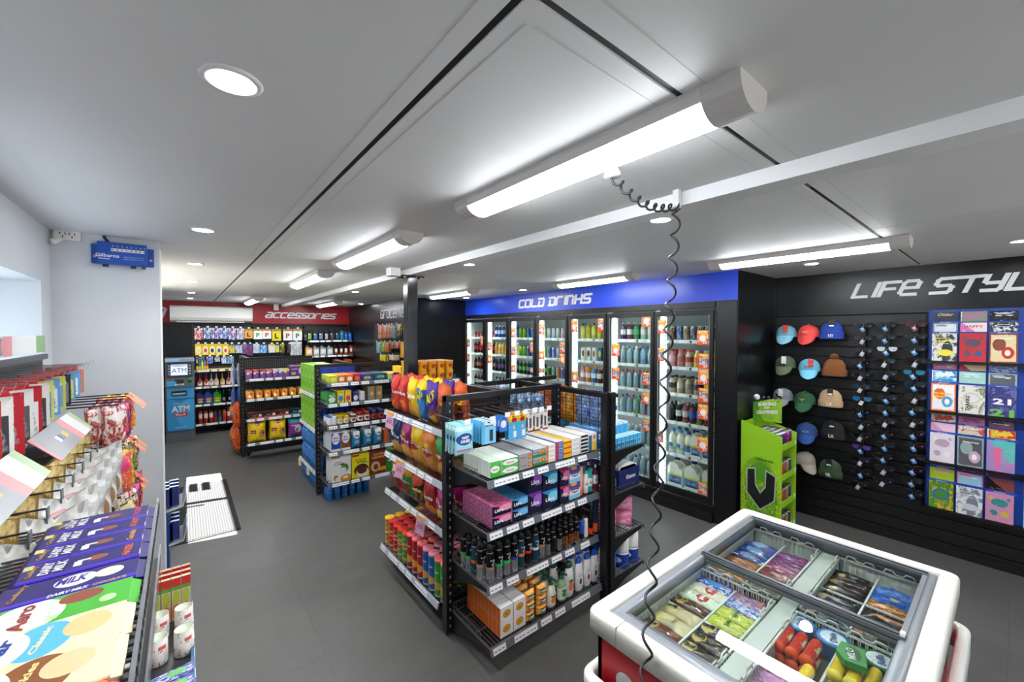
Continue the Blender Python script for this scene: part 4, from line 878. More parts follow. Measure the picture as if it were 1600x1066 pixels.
# --- sprays
C = 'deodorant shelf'; z = Z3[2]+.004
SV = mat('#b9bdc1', .25, .8); BK = mat('#0c0d0f', .25); TL = mat('#18414f', .25)
sp = {'green': spray('spray_can', .0235, .205, BK, SV, band=mat('#2eb45a'), txt='Rexona'), 'gold': spray('spray_can', .0235, .205, BK, SV, band=mat('#c9a071', .3, .4), txt='Rexona'), 'blue': spray('spray_can', .0235, .205, BK, SV, band=mat('#2e41b0'), txt='Rexona'),
      'teal': spray('spray_can', .0235, .205, TL, TL, band=mat('#d8702a'), txt='Rexona'), 'red': spray('spray_can', .0235, .205, BK, BK, band=mat('#c8332c'), txt='Rexona'), 'white': spray('spray_can', .0235, .205, TL, TL, band=mat('#d9dcdf'), txt='Rexona')}
seq = [(232, 'gold'), (318, 'gold'), (408, 'green'), (490, 'green'), (570, 'blue'), (642, 'teal'), (714, 'red'), (790, 'white'), (855, 'gold')]
for i, (a, c) in enumerate(seq):
    x = px6(a)
    for j in range(4 if i > 0 else 5):
        if i == 0 and j == 0: continue
        cc = c if j == 0 or i else ['gold', 'gold', 'teal', 'green', 'green'][j]
        sp[cc].put(G3E.w(x+(.0 if i else .03), -.33+.055*j, z), .15, '%s banded tall deodorant can, %s from left, %s row, deodorant shelf' % (cc, ORD[i], ORD[j]), 'tall deodorant cans')
sc_ = {c: spray('spray_can', .0205, .165, BK, BK, capc='#0c0c0e', band=None, txt='LYNX') for c in ('black',)}
s2 = spray('spray_can', .0205, .165, BK, art('#1a1312', [('n', 6, .52, '#c7702c')], .3), capc='#0c0c0e', txt='LYNX')
s3 = spray('spray_can', .0205, .165, BK, mat('#8a8d90', .3, .6), capc='#0c0c0e', txt='AFRICA')
for i, a in enumerate((920, 978, 1045, 1105, 1163, 1222)):
    for j in range(4): (s3, sc_['black'], s3, s2, s2, s2)[i].put(G3E.w(px6(a), -.33+.048*j, z), .1, 'short black %sspray can, %s from left, %s row, deodorant shelf' % ('copper ' if i > 2 else '', ORD[i], ORD[j]), 'short black spray cans')
for a, c, cc, h, nm in [(1278, '#2b4fb0', '#101216', .12, 'small blue roll-on'), (1322, '#e8e6e2', '#e8e6e2', .12, 'small white roll-on'), (1372, '#101216', '#e2452c', .15, 'black grooming bottle with red base'), (1422, '#1c2c50', '#e06a2c', .22, 'tall navy can with orange foot')]:
    bottle('toiletry_bottle', 'bottle', .018, h, mat(c, .3), mat(c, .3), neck=.8, sh=.72, label=mat(cc, .3), lz=(0.03, .3)).put(G3E.w(px6(a), -.33, z), 0, nm+' at the right end of the deodorant shelf')
for i in range(3): bottle('razor_pack', 'razor pack', .016, .20, mat('#1a1b1e', .3), mat('#8c9096', .3), neck=.5, sh=.5).put(G3E.w(px6(1330+i*30)+.0, -.22, z), 0, 'black ribbed razor handle pack, %s from left, behind the roll-ons' % ORD[i], 'razor packs')
# --- soap shelf
C = 'bottom shelf'; z = Z3[3]+.004; yf4 = -.375
def px2(a): return xs(720+a/6.27, yf4)
OR = art('#d9691c', [('s', 1, .06, '#f0e4da', 0, 1), ('w', .2, .8, .2, .8, 5, '#e88a40')], .4)
block(G3E, 'soap_box', 'soap box', px2(383), px2(640), yf4, z, .083, 2, .037, 9, art('#f0efeb', [('e', .5, .5, .3, .26, '#c98a12'), ('e', .5, .5, .24, .2, '#e0a928')], .4), OR, art('#f0f0ee', [('w', .3, .7, .3, .7, 2, '#aab0b6')], .4), 'white orange boxed soap', C, [('Pears', 0, .5, .28, .12, '#8a5a10')], cols=2)
sb = bag('soap_pack', 'soap pack', .075, .058, .05, art('#f0a23a', [('n', 3, .55, '#f7d38a'), ('r', .2, .8, .35, .72, '#2c6a4a'), ('r', .24, .76, .4, .52, '#e8e8e0')], .35), [('Palmolive', 0, .58, .5, .16, '#ffffff')], cols=6, rows=6, wr=.002, puff=.3)
for c in range(2):
    for j in range(4):
        for q in range(3): sb.put(G3E.w(px2(690+c*118), -.355+j*.06, z+q*.058), 0, 'orange wrapped soap pack, %s column, %s layer, %s row, bottom shelf' % (('left', 'right')[c], ('bottom', 'middle', 'top')[q], ORD[j]), 'orange wrapped soaps')
def pump(c, lab, capc, t):
    b = M().lathe([(.028, 0), (.034, .008), (.034, .085), (.026, .115), (.012, .13), (.012, .135)], c, seg=14, sy=.75)
    l = M().lathe([(.0345, .015), (.0345, .085)], lab, seg=14, sy=.77)
    p = M().lathe([(.014, .133), (.014, .145), (.006, .148), (.006, .165), (.012, .168), (.012, .175), (0, .177)], mat(capc, .3), seg=10).box(-.006, .006, -.04, .0, .166, .174, mat(capc, .3))
    return Kind('pump_bottle', 'pump bottle', [('bottle_body', b), ('label_sleeve', l), ('pump', p)])
PB = [pump(mat('#dcdcc8', .2), art('#e8e4d4', [('e', .5, .45, .3, .25, '#e8852a'), ('r', .2, .8, .7, .85, '#2f6a44')], .4), '#14574c', ''), pump(mat('#8fae86', .15), art('#dfe8d8', [('e', .5, .45, .3, .28, '#4a9a2f'), ('r', .2, .8, .7, .85, '#2f6a44')], .4), '#14574c', '')]
for i, a in enumerate((915, 1022)):
    for j in range(4): PB[i].put(G3E.w(px2(a), -.35+.062*j, z), .1, '%s hand wash pump bottle with dark green pump, %s row, bottom shelf' % (('cream', 'green')[i], ORD[j]), 'hand wash pump bottles')
def shamp(c, lab, capc, h=.21, w=.034, flip=False):
    b = M().lathe([(w*.85, 0), (w, .01), (w*1.02, h*.55), (w*.88, h*.78), (w*.7, h*.86)], c, seg=14, sy=.55)
    l = M().box(-w*.6, w*.6, -w*.57, -w*.55, h*.15, h*.62, lab)
    k = M().lathe([(w*.74, h*.85), (w*.76, h*.92), (w*.5, h), (0, h)] if not flip else [(w*.9, -.001), (w*.95, h*.16)], mat(capc, .3), seg=14, sy=.6)
    return Kind('shampoo_bottle', 'shampoo bottle', [('bottle_body', b), ('label_sleeve', l), ('cap', k)])
WB = mat('#eceeee', .3)
HS = lambda c: shamp(WB, art('#eef0f2', [('e', .5, .3, .28, .2, c), ('w', .15, .85, .6, .85, 2, '#2c4a9a')], .4), '#1c57c8')
for i, (a, k, nm, dy) in enumerate([(1010, shamp(WB, art('#f0eee4', [('e', .5, .4, .4, .3, '#e8922c')], .4), '#134a30', .215), 'white green capped shampoo with orange label, behind', .06), (1092, shamp(WB, art('#f0eee4', [('e', .5, .35, .45, .3, '#e8822c'), ('r', .1, .9, .6, .75, '#1f7a42')], .4), '#134a30', .215, .037), 'white green capped shampoo with orange label, in front', -.0),
        (1190, HS('#3a3f50'), 'blue capped anti dandruff shampoo, first from left', 0), (1270, HS('#a8265a'), 'blue capped anti dandruff shampoo with crimson emblem', 0), (1342, HS('#3a3f50'), 'blue capped anti dandruff shampoo, third from left', 0),
        (1190, HS('#3a3f50'), 'blue capped shampoo in second row, left', .07), (1270, HS('#a8265a'), 'blue capped shampoo in second row, middle', .07), (1342, HS('#3a3f50'), 'blue capped shampoo in second row, right', .07), (1300, HS('#3a3f50'), 'blue capped shampoo in the back row', .14)]):
    k.put(G3E.w(px2(a), -.35+dy, z), 0, nm+', bottom shelf')
shamp(WB, art('#f2f2ee', [('e', .5, .3, .3, .22, '#8dbb3a'), ('e', .5, .85, .25, .1, '#8a2038')], .4), '#1b2f80', .225, .034, True).put(G3E.w(px2(1412), -.35, z+.002), 0, 'tall white shampoo standing on its blue cap at the shelf end')
# --- hanging packets over the tablets
def hp(px, py, yy):
    x, zz = onY(px, py, 2.12+yy); return (x-1.235, zz)
wet = bag('wipes_pack', 'wipes packet', .115, .155, .022, art('#9fdbe2', [('r', 0, 1, .78, .92, '#d5f0f2'), ('r', .1, .9, .1, .16, '#d86a9a'), ('e', .5, .5, .42, .2, '#1d4a96')], .35), [('WET', 0, .56, .4, .1, '#ffffff'), ('ONES', 0, .44, .5, .1, '#ffffff')], cols=6, rows=8, wr=.001, puff=.3)
x0, _ = hp(723, 660, -.30)
for j in range(4): wet.put(G3E.w(x0-.0+.0*j, -.31+.032*j, 1.195), 0, 'pale blue wet wipes packet with navy oval, %s on its hook' % ORD[j], 'wet wipes packets')
hook_on(G3E_o, x0, 1.355, .01, -.34)
tis = hangcard('tissue_pack', 'tissue packet', .095, .125, art('#7fc6e6', [('r', 0, 1, .75, 1, '#d9eef6'), ('r', .55, .8, .1, .6, '#2a3a50'), ('r', .0, .2, 0, 1, '#5ab0dc')], .35), None, [('tissues', 0, .8, .6, .08, '#1c3a7a')])
x1, _ = hp(762, 655, -.30)
for j in range(5): tis.put(G3E.w(x1, -.31+.028*j, 1.345), 0, 'light blue tissue packet hanging, %s on its hook' % ORD[j], 'tissue packets')
hook_on(G3E_o, x1, 1.35, .01, -.34)
sm_ = hangcard('plaster_pack', 'plaster packet', .06, .085, art('#3a7ad0', [('e', .5, .5, .35, .25, '#e6ecf4')], .35))
band = hangcard('plaster_pack', 'plaster packet', .075, .145, art('#4aa3d8', [('r', 0, 1, .72, 1, '#f2bc1c'), ('e', .6, .8, .25, .1, '#b5261e'), ('e', .6, .5, .1, .07, '#e8c23a'), ('r', .55, .9, .1, .35, '#e6e6e2')], .35))
wh = hangcard('dental_pack', 'dental packet', .045, .12, art('#d9d6d0', [('r', .3, .7, .2, .7, '#55504c'), ('r', 0, 1, 0, .08, '#8a2a2e')], .35))
for px, k, n, nm in [(785, sm_, 3, 'small blue plaster packet'), (800, band, 2, 'blue plaster packet'), (813, band, 4, 'yellow topped plaster packet'), (827, wh, 3, 'white dental packet, left hook'), (838, wh, 4, 'white dental packet, middle hook'), (850, wh, 4, 'white dental packet, right hook')]:
    x, _ = hp(px, 650, -.28)
    for j in range(n): k.put(G3E.w(x, -.29+.03*j, 1.35), .06, '%s hanging over the tablets, %s on its hook' % (nm, ORD[j]), nm)
    hook_on(G3E_o, x, 1.355, .01, -.32)
# ---------------------------------------------------------------- crisps
cr = lambda b, L: art(b, L, .28, 0, .3, wob=.12)
chipc = '#d99a3a'
rows = [(1.217, .285, [('red', '#c22a22', [('e', .5, .2, .3, .16, '#e8701e')], 'doritos', '#f2efe6'), ('red', '#c22a22', [('e', .5, .2, .3, .16, '#e8701e')], 'doritos', '#f2efe6'), ('yellow', '#f0c818', [('e', .5, .18, .45, .16, '#e8a52a'), ('e', .5, .4, .1, .05, '#a0a07a')], 'doritos', '#f4f1e8'), ('blue', '#1f64a8', [('r', 0, 1, .75, 1, '#e8c31c'), ('e', .5, .35, .3, .2, '#2f86c8')], 'TAKIS', '#f0d820'), ('purple', '#4d2a96', [('e', .5, .15, .5, .2, '#8a3a2a'), ('e', .6, .12, .2, .1, '#e8b02a')], 'TAKIS', '#e8e02a'), ('orange', '#d8622a', [('e', .5, .3, .4, .2, '#5a2a1e')], 'VS', '#e8e02a')], 2),
        (.887, .27, [('navy', '#14306e', [('e', .55, .2, .42, .18, chipc), ('e', .3, .6, .2, .12, '#d8e0ee')], "Smith's", '#ffffff'), ('magenta', '#a3196a', [('e', .5, .2, .48, .2, chipc), ('e', .4, .68, .2, .1, '#f0c22a'), ('e', .45, .52, .33, .1, '#c42030')], 'Thins', '#ffffff'), ('yellow', '#f0c21a', [('e', .5, .18, .48, .18, chipc), ('e', .4, .48, .38, .1, '#b5202a')], 'Original', '#f6e9d8'), ('orange', '#dd7a1e', [('e', .6, .2, .45, .2, '#c98a32'), ('e', .5, .62, .16, .08, '#f0c82a'), ('e', .45, .47, .4, .11, '#b5202a')], "Smith's", '#ffffff'), ('green', '#2f9a3c', [('e', .5, .2, .48, .2, chipc), ('e', .45, .5, .33, .1, '#b5202a')], "Smith's", '#ffffff')], 2),
        (.592, .24, [('scarlet', '#c6321e', [('e', .5, .3, .4, .25, '#7a1c14'), ('e', .5, .72, .4, .1, '#f0ddb0')], 'Twisties', '#f6e6c0'), ('green', '#2a9a3a', [('e', .5, .3, .35, .25, '#7a3a1a'), ('r', 0, 1, .7, 1, '#d9a02a')], 'Twisties', '#e8f0c0'), ('black', '#241c18', [('n', 5, .52, '#b06a2a', .0, .5), ('e', .5, .75, .5, .15, '#c23a1e')], 'Cheetos', '#f0d040'), ('cherry', '#a81e1e', [('e', .5, .15, .45, .2, '#e07a1e')], 'doritos', '#e8e4da'), ('fuchsia', '#b01a78', [('e', .5, .2, .4, .16, '#e0c05a'), ('e', .45, .55, .3, .12, '#d02838')], 'Thins', '#ffffff')], 2)]
RN = ['top', 'middle', 'lower']
for r, (z, h, L, deep) in enumerate(rows):
    n = len(L); st = .90/n
    for i, (cn_, b, ly, t, tc) in enumerate(L):
        k = bag('crisp_packet', 'crisp packet', st*.98, h, .068, cr(b, ly), [(t, 0, .55 if r else .56, .8, .10, tc, 0, -.12)] if t not in ('TAKIS',) else [(t, -.02, .62, .85, .22, tc, .3, .5)], seed=r*10+i, lean=-.10 if r else -.08, wr=.007)
        for j in range(deep):
            k.put(G3C.w(.025+st*(i+.5), -.355+.12*j, z), G3C.rz+random.uniform(-.06, .06), '%s crisp packet, %s from left, %s row, %s crisp shelf' % (cn_, ORD[i], ('front', 'back')[j], RN[r]), 'crisp packets')
def tubek(c, h, lidc, face='#f0e9dc'):
    r = .037
    b = M().lathe([(r, 0), (r, h-.008)], art(c, [('e', .5, .3, .6, .12, '#d8a04a'), ('r', 0, 1, 0, .05, '#b9b9b9')], .3), seg=16).wrap('Pringles', h*.66, r*1.5, h*.075, r, WHT, eps=.001)
    l = M().lathe([(r*1.03, h-.012), (r*1.03, h), (r*.96, h), (0, h-.002)], mat(lidc, .3), seg=16)
    return Kind('crisp_tube', 'crisp tube', [('tube_body', b), ('lid', l)])
TR = tubek('#b01a1e', .235, '#e06a70'); TB = tubek('#1c5fb0', .235, '#d8848c'); TG = tubek('#2f9a2f', .235, '#e06a70')
SM, SR, SGn = tubek('#b58326', .105, '#e8b820'), tubek('#b01a1e', .105, '#d8282c'), tubek('#3a9a34', .105, '#d8382c')
z = .161; cols_ = [(SM, 2, 'mustard'), (SR, 2, 'red'), (SR, 2, 'red'), (SGn, 2, 'green'), (SGn, 2, 'green'), (TR, 1, 'red'), (TR, 1, 'red'), (TR, 1, 'red'), (TB, 1, 'blue'), (TB, 1, 'blue'), (TG, 1, 'green')]
for i, (k, up, cn_) in enumerate(cols_):
    for j in range(4):
        for q in range(up): k.put(G3C.w(.05+i*.0815, -.42+.083*j, z+q*.105), G3C.rz, '%s %s crisp tube, %s from left, %s row%s, bottom crisp shelf' % ('small' if up > 1 else 'tall', cn_, ORD[i], ORD[j], (', lower', ', upper')[q] if up > 1 else ''), 'crisp tubes')
TG.put(G3C.w(.05+10.95*.0815, -.42, z), G3C.rz, 'tall green crisp tube against the black post, bottom crisp shelf')
promo = art('#f2b8cc', [('n', 4, .5, '#c7a8e0'), ('r', 0, 1, .8, 1, '#f7b24a'), ('w', .1, .9, .3, .7, 4, '#d8506a')], .4)
for px, py, zc, t in [(612, 668, 1.14, 'top'), (627, 742, .81, 'second'), (660, 828, .515, 'third')]:
    Y, zz = onX(px, py, 1.235)
    o = M().box(-.04, .04, -.001, .001, -.13, 0, promo).text('SALE', 0, -.07, .05, .02, mat('#c23a5a'), y=-.0015).build('promotion_tag', None, (1.228, Y, {'top': 1.222, 'second': .892, 'third': .597}[t]), G3C.rz+.35); o.rotation_euler = (0, .18, G3C.rz+.35)
    tag(o, 'pink and orange sale tag hanging from the %s crisp shelf' % t, 'sale tag', 'sale tags')
# ---------------------------------------------------------------- behind: silver blue bags on the far side
blu = bag('snack_bag', 'snack bag', .13, .24, .07, art('#8fa3b8', [('n', 4, .5, '#3f5f88'), ('e', .5, .5, .3, .15, '#dfe6ee')], .25, .3), seed=5)
for i in range(3):
    for j in range(4): blu.put(G3M.w(.08+.135*i, -.36+.085*j, 1.124), G3M.rz, 'silver blue snack bag, %s from left, %s row, far side top shelf' % (ORD[i], ORD[j]), 'silver blue snack bags')
wht = bag('snack_bag', 'snack bag', .16, .23, .07, art('#c9d2d8', [('n', 4, .5, '#8aa0b0')], .25, .3), seed=8)
for i in range(2): wht.put(Bay(2.0, 3.05, 0).w(.1+i*.17, -.1, 1.17), 0, 'pale silver snack bag behind the others, %s' % ('left', 'right')[i], 'pale silver bags')
ovr = M().box(1.78, 2.36, 2.72, 3.12, 1.155, 1.165, BLK).box(1.79, 1.82, 2.74, 2.77, 0, 1.155, BLK).box(2.31, 2.34, 2.74, 2.77, 0, 1.155, BLK).box(1.79, 1.82, 3.08, 3.11, 0, 1.155, BLK).box(2.31, 2.34, 3.08, 3.11, 0, 1.155, BLK)
tag(ovr.build('display_table'), 'tall black display table behind the crisp bay, holding silver bags', 'table')
# ---------------------------------------------------------------- side bay facing the fridge
z = 1.024
lb = carton('tissue_cube', 'carton', .078, .043, .075, art('#49b7e6', [('r', .15, .85, .12, .6, '#7fcff0'), ('r', .3, .7, .2, .5, '#3a6a90')], .35), art('#3fb0e4', [('r', .2, .8, .12, .62, '#8ad4f2'), ('r', .32, .68, .2, .5, '#3a6a90'), ('r', 0, .08, 0, 1, '#2a90c8')], .35, plane='yz'), art('#bfe6f5', [('s', 1, .3, '#5fc0ea', 0, 1)]))
for j in range(8): lb.put(G3R.w(.055, -.405+j*.048, z), G3R.rz, 'small light blue carton, %s from the aisle edge, nearest column, spray shelf' % ORD[j], 'small light blue cartons')
tb2 = carton('tissue_cube', 'carton', .085, .052, .15, art('#3aaee4', [('r', .1, .9, .85, 1, '#e6f2f8')], .35), art('#35a8e0', [('r', 0, .08, 0, 1, '#9fdcf5'), ('r', 0, 1, .9, 1, '#d9eef8')], .35, plane='yz'), mat('#e6f2f8'))
for j in range(5): tb2.put(G3R.w(.145, -.36+j*.058, z), G3R.rz, 'tall light blue carton, %s from the aisle edge, second column, spray shelf' % ORD[j], 'tall light blue cartons')
def trig(c, cap):
    b = M().lathe([(.03, 0), (.036, .01), (.036, .13), (.016, .18), (.014, .20)], mat(c, .3), seg=12, sy=.7)
    t = M().box(-.012, .012, -.055, .025, .205, .24, mat(cap, .35)).box(-.006, .006, -.045, -.03, .165, .205, mat(cap, .35)).lathe([(.017, .19), (.017, .21)], mat(cap, .35), seg=10)
    return Kind('trigger_spray_bottle', 'spray bottle', [('bottle_body', b), ('trigger', t)])
tk = trig('#4ab0e4', '#1b3fa8')
for j in range(4):
    for i in range(2): tk.put(G3R.w(.25+.09*i, -.36+.085*j, z), G3R.rz, 'blue capped trigger spray bottle, %s row, %s from the aisle edge, spray shelf' % (ORD[i], ORD[j]), 'trigger spray bottles')
for i in range(4): lb.put(G3R.w(.5+.1*i, -.38, z), G3R.rz, 'small light blue carton, %s in the far part of the spray shelf' % ORD[i], 'far light blue cartons')
z = .724; NV = art('#14225c', [('r', .12, .4, .15, .6, '#c9cdd8')], .4)
o = empty('tissue_box', tuple(G3R.w(.13, -.40, z)), G3R.rz); tag(o, 'open navy tissue carton on the second shelf facing the fridge', 'tissue box')
M().box(-.1, .1, 0, .24, 0, .13, NV).text('Kleenex', .0, .08, .12, .03, WHT, y=-.001).tf(Matrix.Identity(4)).build('carton', o)
M().text('Kleenex', 0, .075, .11, .03, WHT, y=0).tf(Matrix.Translation((-.101, .1, 0)) @ Matrix.Rotation(-math.pi/2, 4, 'Z')).build('side_lettering', o)
M().poly([(0.02, .13), (.22, .13), (.20, .165), (.12, .175), (.05, .16)], (-.09, -.085), WHT, 'x').box(-.09, .09, .02, .22, .13, .15, WHT).build('open_flap', o)
pp = bag('tissue_bale', 'tissue bale', .2, .13, .16, art('#3b2c7a', [('e', .5, .5, .4, .3, '#7a5ab8')], .3), seed=4)
for i in range(3): pp.put(G3R.w(.36+.21*i, -.25, z), G3R.rz, 'purple tissue bale on second shelf facing fridge, %s from near end' % ORD[i], 'purple bales')
z = .424
pkb = bag('nappy_pack', 'soft pink pack', .34, .115, .17, art('#e88ab0', [('n', 3, .55, '#f4c6d6'), ('e', .5, .5, .25, .3, '#f0e6ee'), ('e', .55, .5, .1, .15, '#2f6ab8')], .3), seed=9, cols=10, rows=8, puff=.3)
for q in range(2):
    for j in range(2): pkb.put(G3R.w(.19, -.30+.19*j, z+.11*q), G3R.rz+.05*q, 'soft pink pack, %s of its stack, %s row, third shelf facing fridge' % (('bottom', 'top')[q], ('front', 'back')[j]), 'pink packs')
for q in range(2): pkb.put(G3R.w(.58, -.26, z+.11*q), G3R.rz, 'soft pink pack in the far stack, %s, third shelf' % ('bottom', 'top')[q], 'far pink packs')
z = .154
def tproll(c): return M().lathe([(.02, .0), (.052, .0), (.053, .01), (.053, .10), (.05, .108), (.02, .108)], mat('#eeeeec', .6), seg=16)
def rollpack():
    P = []
    for q in range(2): P.append(('roll', (lambda m: m.tf(Matrix.Translation((0, 0, q*.11))))(tproll(0))))
    return Kind('toilet_rolls', 'toilet rolls', P+[('wrapper', M().lathe([(.0545, 0), (.0545, .10)], art('#1c3f9c', [('e', .5, .6, .3, .2, '#e6e8f0')], .3), seg=16))])
rp = rollpack()
for i, (x, y, t) in enumerate([(.065, -.355, 'nearest the aisle edge'), (.065, -.24, 'second from the aisle edge'), (.18, -.355, 'in the second column')]): rp.put(G3R.w(x, y, z), G3R.rz, 'white toilet roll stack with blue wrapper, %s' % t, 'toilet roll stacks')
bl = bag('roll_bale', 'toilet roll bale', .24, .24, .2, art('#1e6fc0', [('s', 6, .5, '#2f8ad8', 0, .7)], .3), seed=3); bl.put(G3R.w(.16, -.13, z), G3R.rz, 'blue wrapped toilet roll bale on the lowest shelf facing the fridge')
for i, (x, c, nm) in enumerate([(.10, '#d8611c', 'bright orange'), (.24, '#d8791c', 'amber orange'), (.38, '#e8a51c', 'yellow orange'), (.52, '#8aa6d0', 'silver blue'), (.65, '#7a98cc', 'second silver blue')][::-1]):
    k = bag('hanging_bag', 'bag', .15, .25, .05, art(c, [('n', 4, .54, '#2f5aa8' if 'blue' in nm else '#b8461c'), ('n', 6, .6, '#eef0f4')], .3), seed=20+i)
    for j in range(2): k.put(G3R.w(.82-x, -.10-.09*j, 1.15), G3R.rz, '%s bag hanging behind the side grid, %s from near end, %s row' % (nm, ORD[i], ('back', 'front')[j]), 'bags behind the side grid')
# ---------------------------------------------------------------- second end bay: tea, spreads, milk, cereal
def c3(a): return G2E.xs(465+a/8, -.32)
C = 'tea shelf'; z = Z2[0]+.004; yf = -.32
def teab(a, b, h, c1, c2, nm, up=1, txt=None): block(G2E, 'tea_box', 'tea box', c3(a), c3(b), yf, z, h, up, .10, 3, art(c1, [('e', .5, .45, .35, .3, c2)], .4), mat(c1), mat(c1), nm, C, [(txt, 0, .5, .55, .2, '#f2efe4')] if txt else [])
teab(385, 497, .078, '#b9cc3a', '#e8e04a', 'lime tea box'); teab(502, 592, .08, '#e07a1e', '#f0ece0', 'orange tea box'); teab(603, 692, .08, '#e07a1e', '#f0ece0', 'second orange tea box'); teab(698, 788, .082, '#b02a2c', '#d86a5a', 'red tea box')
teab(793, 942, .072, '#45307e', '#7aa04a', 'purple tea box', txt='T2'); teab(950, 1115, .075, '#1f5a68', '#4a9a8a', 'teal tea box', txt='T2'); teab(1122, 1282, .065, '#e8dc8a', '#f0ecc8', 'cream tea box', txt='Lipton'); 
block(G2E, 'tea_box', 'tea box', c3(1284), c3(1350), yf, z, .135, 1, .06, 4, art('#f2b81e', [('s', 3, .15, '#f7dc8a', 0, 1)], .4), mat('#f2c02a'), mat('#f2c02a'), 'yellow tall box', C)
C = 'spreads shelf'; z = Z2[1]+.004
for a, b, h, c1, c2, nm, t in [(362, 485, .118, '#2f8a3a', '#e8ead8', 'green drink powder box', 'MILO'), (490, 580, .13, '#f0cf1e', '#3f8ac8', 'yellow cereal snack box', 'OK'), (586, 668, .13, '#f0d84a', '#d8486a', 'yellow pink snack box', None), (682, 760, .115, '#34246e', '#e6e6ee', 'purple cocoa box', None)]:
    block(G2E, 'snack_box', 'box', c3(a), c3(b), yf, z, h, 1, .07, 4, art(c1, [('e', .5, .35, .35, .25, c2), ('n', 5, .6, c2)], .4), mat(c1), mat(c1), nm, C, [(t, 0, .72, .6, .15, '#ffffff')] if t else [])
jr = lambda c, lid, r=.034, h=.10, lab='#e8e6e2', t=None: bottle('spread_jar', 'jar', r, h, mat(c, .3), mat(lid, .35), neck=.9, sh=.66, label=art(lab, [('e', .5, .5, .3, .3, c)], .4), lz=(.12, .62), capr=r*.98, txt=t, tc='#20306a', seg=14)
kj = jr('#d8dce4', '#e8ecf4', .036, .10)
for j in range(3): kj.put(G2E.w(c3(810), -.285+.08*j, z), 0, 'white blue lidded jar, %s row, spreads shelf' % ORD[j], 'white jars')
for i, a in enumerate((918, 1012)):
    k = carton('coffee_bag', 'coffee bag', .075, .05, .15, art('#b08a4a', [('r', 0, .25, 0, 1, '#6a8a9a'), ('e', .55, .45, .3, .15, '#d8b878')], .3), mat('#a57e40'), mat('#8a6230'))
    for j in range(3): k.put(G2E.w(c3(a), yf+.06*j, z), 0, 'gold coffee packet, %s from left, %s row, spreads shelf' % (ORD[i], ORD[j]), 'gold coffee packets')
C = 'jar shelf'; z = Z2[2]+.004
for i, (a, c, lid, nm, r, n) in enumerate([(405, '#dfe6f0', '#2f63b0', 'white blue', .028, 3), (458, '#dfe6f0', '#e6e6e0', 'white', .030, 3), (532, '#d9b21c', '#f0cc1a', 'yellow', .030, 3), (608, '#d9b21c', '#f0cc1a', 'bright yellow', .030, 3), (697, '#8a3a2a', '#f0eeea', 'brown white lidded', .032, 3), (782, '#8a2a1c', '#c8281e', 'red lidded', .031, 4), (868, '#8a2a1c', '#c8281e', 'second red lidded', .031, 4), (958, '#1c1a1e', '#2238a0', 'dark blue lidded', .031, 3), (1048, '#1c1a1e', '#2238a0', 'second dark blue lidded', .031, 3)]):
    k = jr(c, lid, r, .095 if i < 5 else .11, '#e8e4dc' if i != 7 and i != 8 else '#b8433a')
    for j in range(n): k.put(G2E.w(c3(a), -.285+.068*j, z), 0, '%s spread jar, %s row, jar shelf of the tea bay' % (nm, ORD[j]), nm+' jars')
C = 'milk shelf'; z = Z2[3]+.004
def ctn(nm, c, lab, t, tc):
    w, d, h = .095, .06, .195
    b = M().box(-w/2, w/2, 0, d, 0, h, mat(lab, .4), front=art(lab, [('e', .5, .66, .42, .30, '#eef0f2'), ('r', 0, 1, 0, .12, '#e6e8ea')], .35), side=art('#e8eaec', [('r', 0, 1, .35, 1, c)], .4)).poly([(-w/2, h), (w/2, h), (w/2-.02, h+.012), (-w/2+.02, h+.012)], (0, d), mat('#dfe2e6'))
    for i, q in enumerate(t): b.text(q, 0, h*(.74-.15*i), w*.55, h*.09, mat(tc), y=-.0012, bold=2)
    return Kind('long_life_milk', 'milk carton', [('milk_carton', b)])
for k, a, nm in [(ctn('', '#3a56b0', '#2148a0', ['So', 'Good'], '#22409a'), 468, 'blue'), (ctn('', '#3a56b0', '#8a4a2a', ['So', 'Good'], '#22409a'), 592, 'brown')]:
    for j in range(5 if nm == 'blue' else 3): k.put(G2E.w(c3(a), yf+.064*j, z), 0, '%s soy milk carton, %s row, milk shelf' % (nm, ORD[j]), nm+' soy milk cartons')
ks = bag('sugar_packet', 'sugar packet', .10, .18, .06, art('#2b86b4', [('e', .5, .86, .36, .30, '#eceae4')], .45), [('CSR', 0, .74, .5, .10, '#20242c'), ('White', 0, .42, .4, .06, '#ffffff'), ('Sugar', 0, .32, .45, .06, '#ffffff')], cols=6, rows=8, wr=.002, puff=.25)
for i, a in enumerate((733, 880, 1008)):
    for j in range(3): ks.put(G2E.w(c3(a), -.285+.075*j, z), 0, 'blue white sugar packet, %s from left, %s row, milk shelf' % (ORD[i], ORD[j]), 'sugar packets')
block(G2E, 'snack_box', 'box', c3(1072), c3(1130), yf, z, .15, 1, .07, 3, mat('#c8622a'), mat('#c8622a'), mat('#c8622a'), 'plain orange box', C)
C = 'cereal shelf'; z = Z2[4]+.004
def cer(a, b, h, fr, c, nm, tx): block(G2E, 'cereal_box', 'cereal box', c3(a), c3(b), yf, z, h, 1, .075, 3, fr, mat(c), mat(c), nm, C, tx)
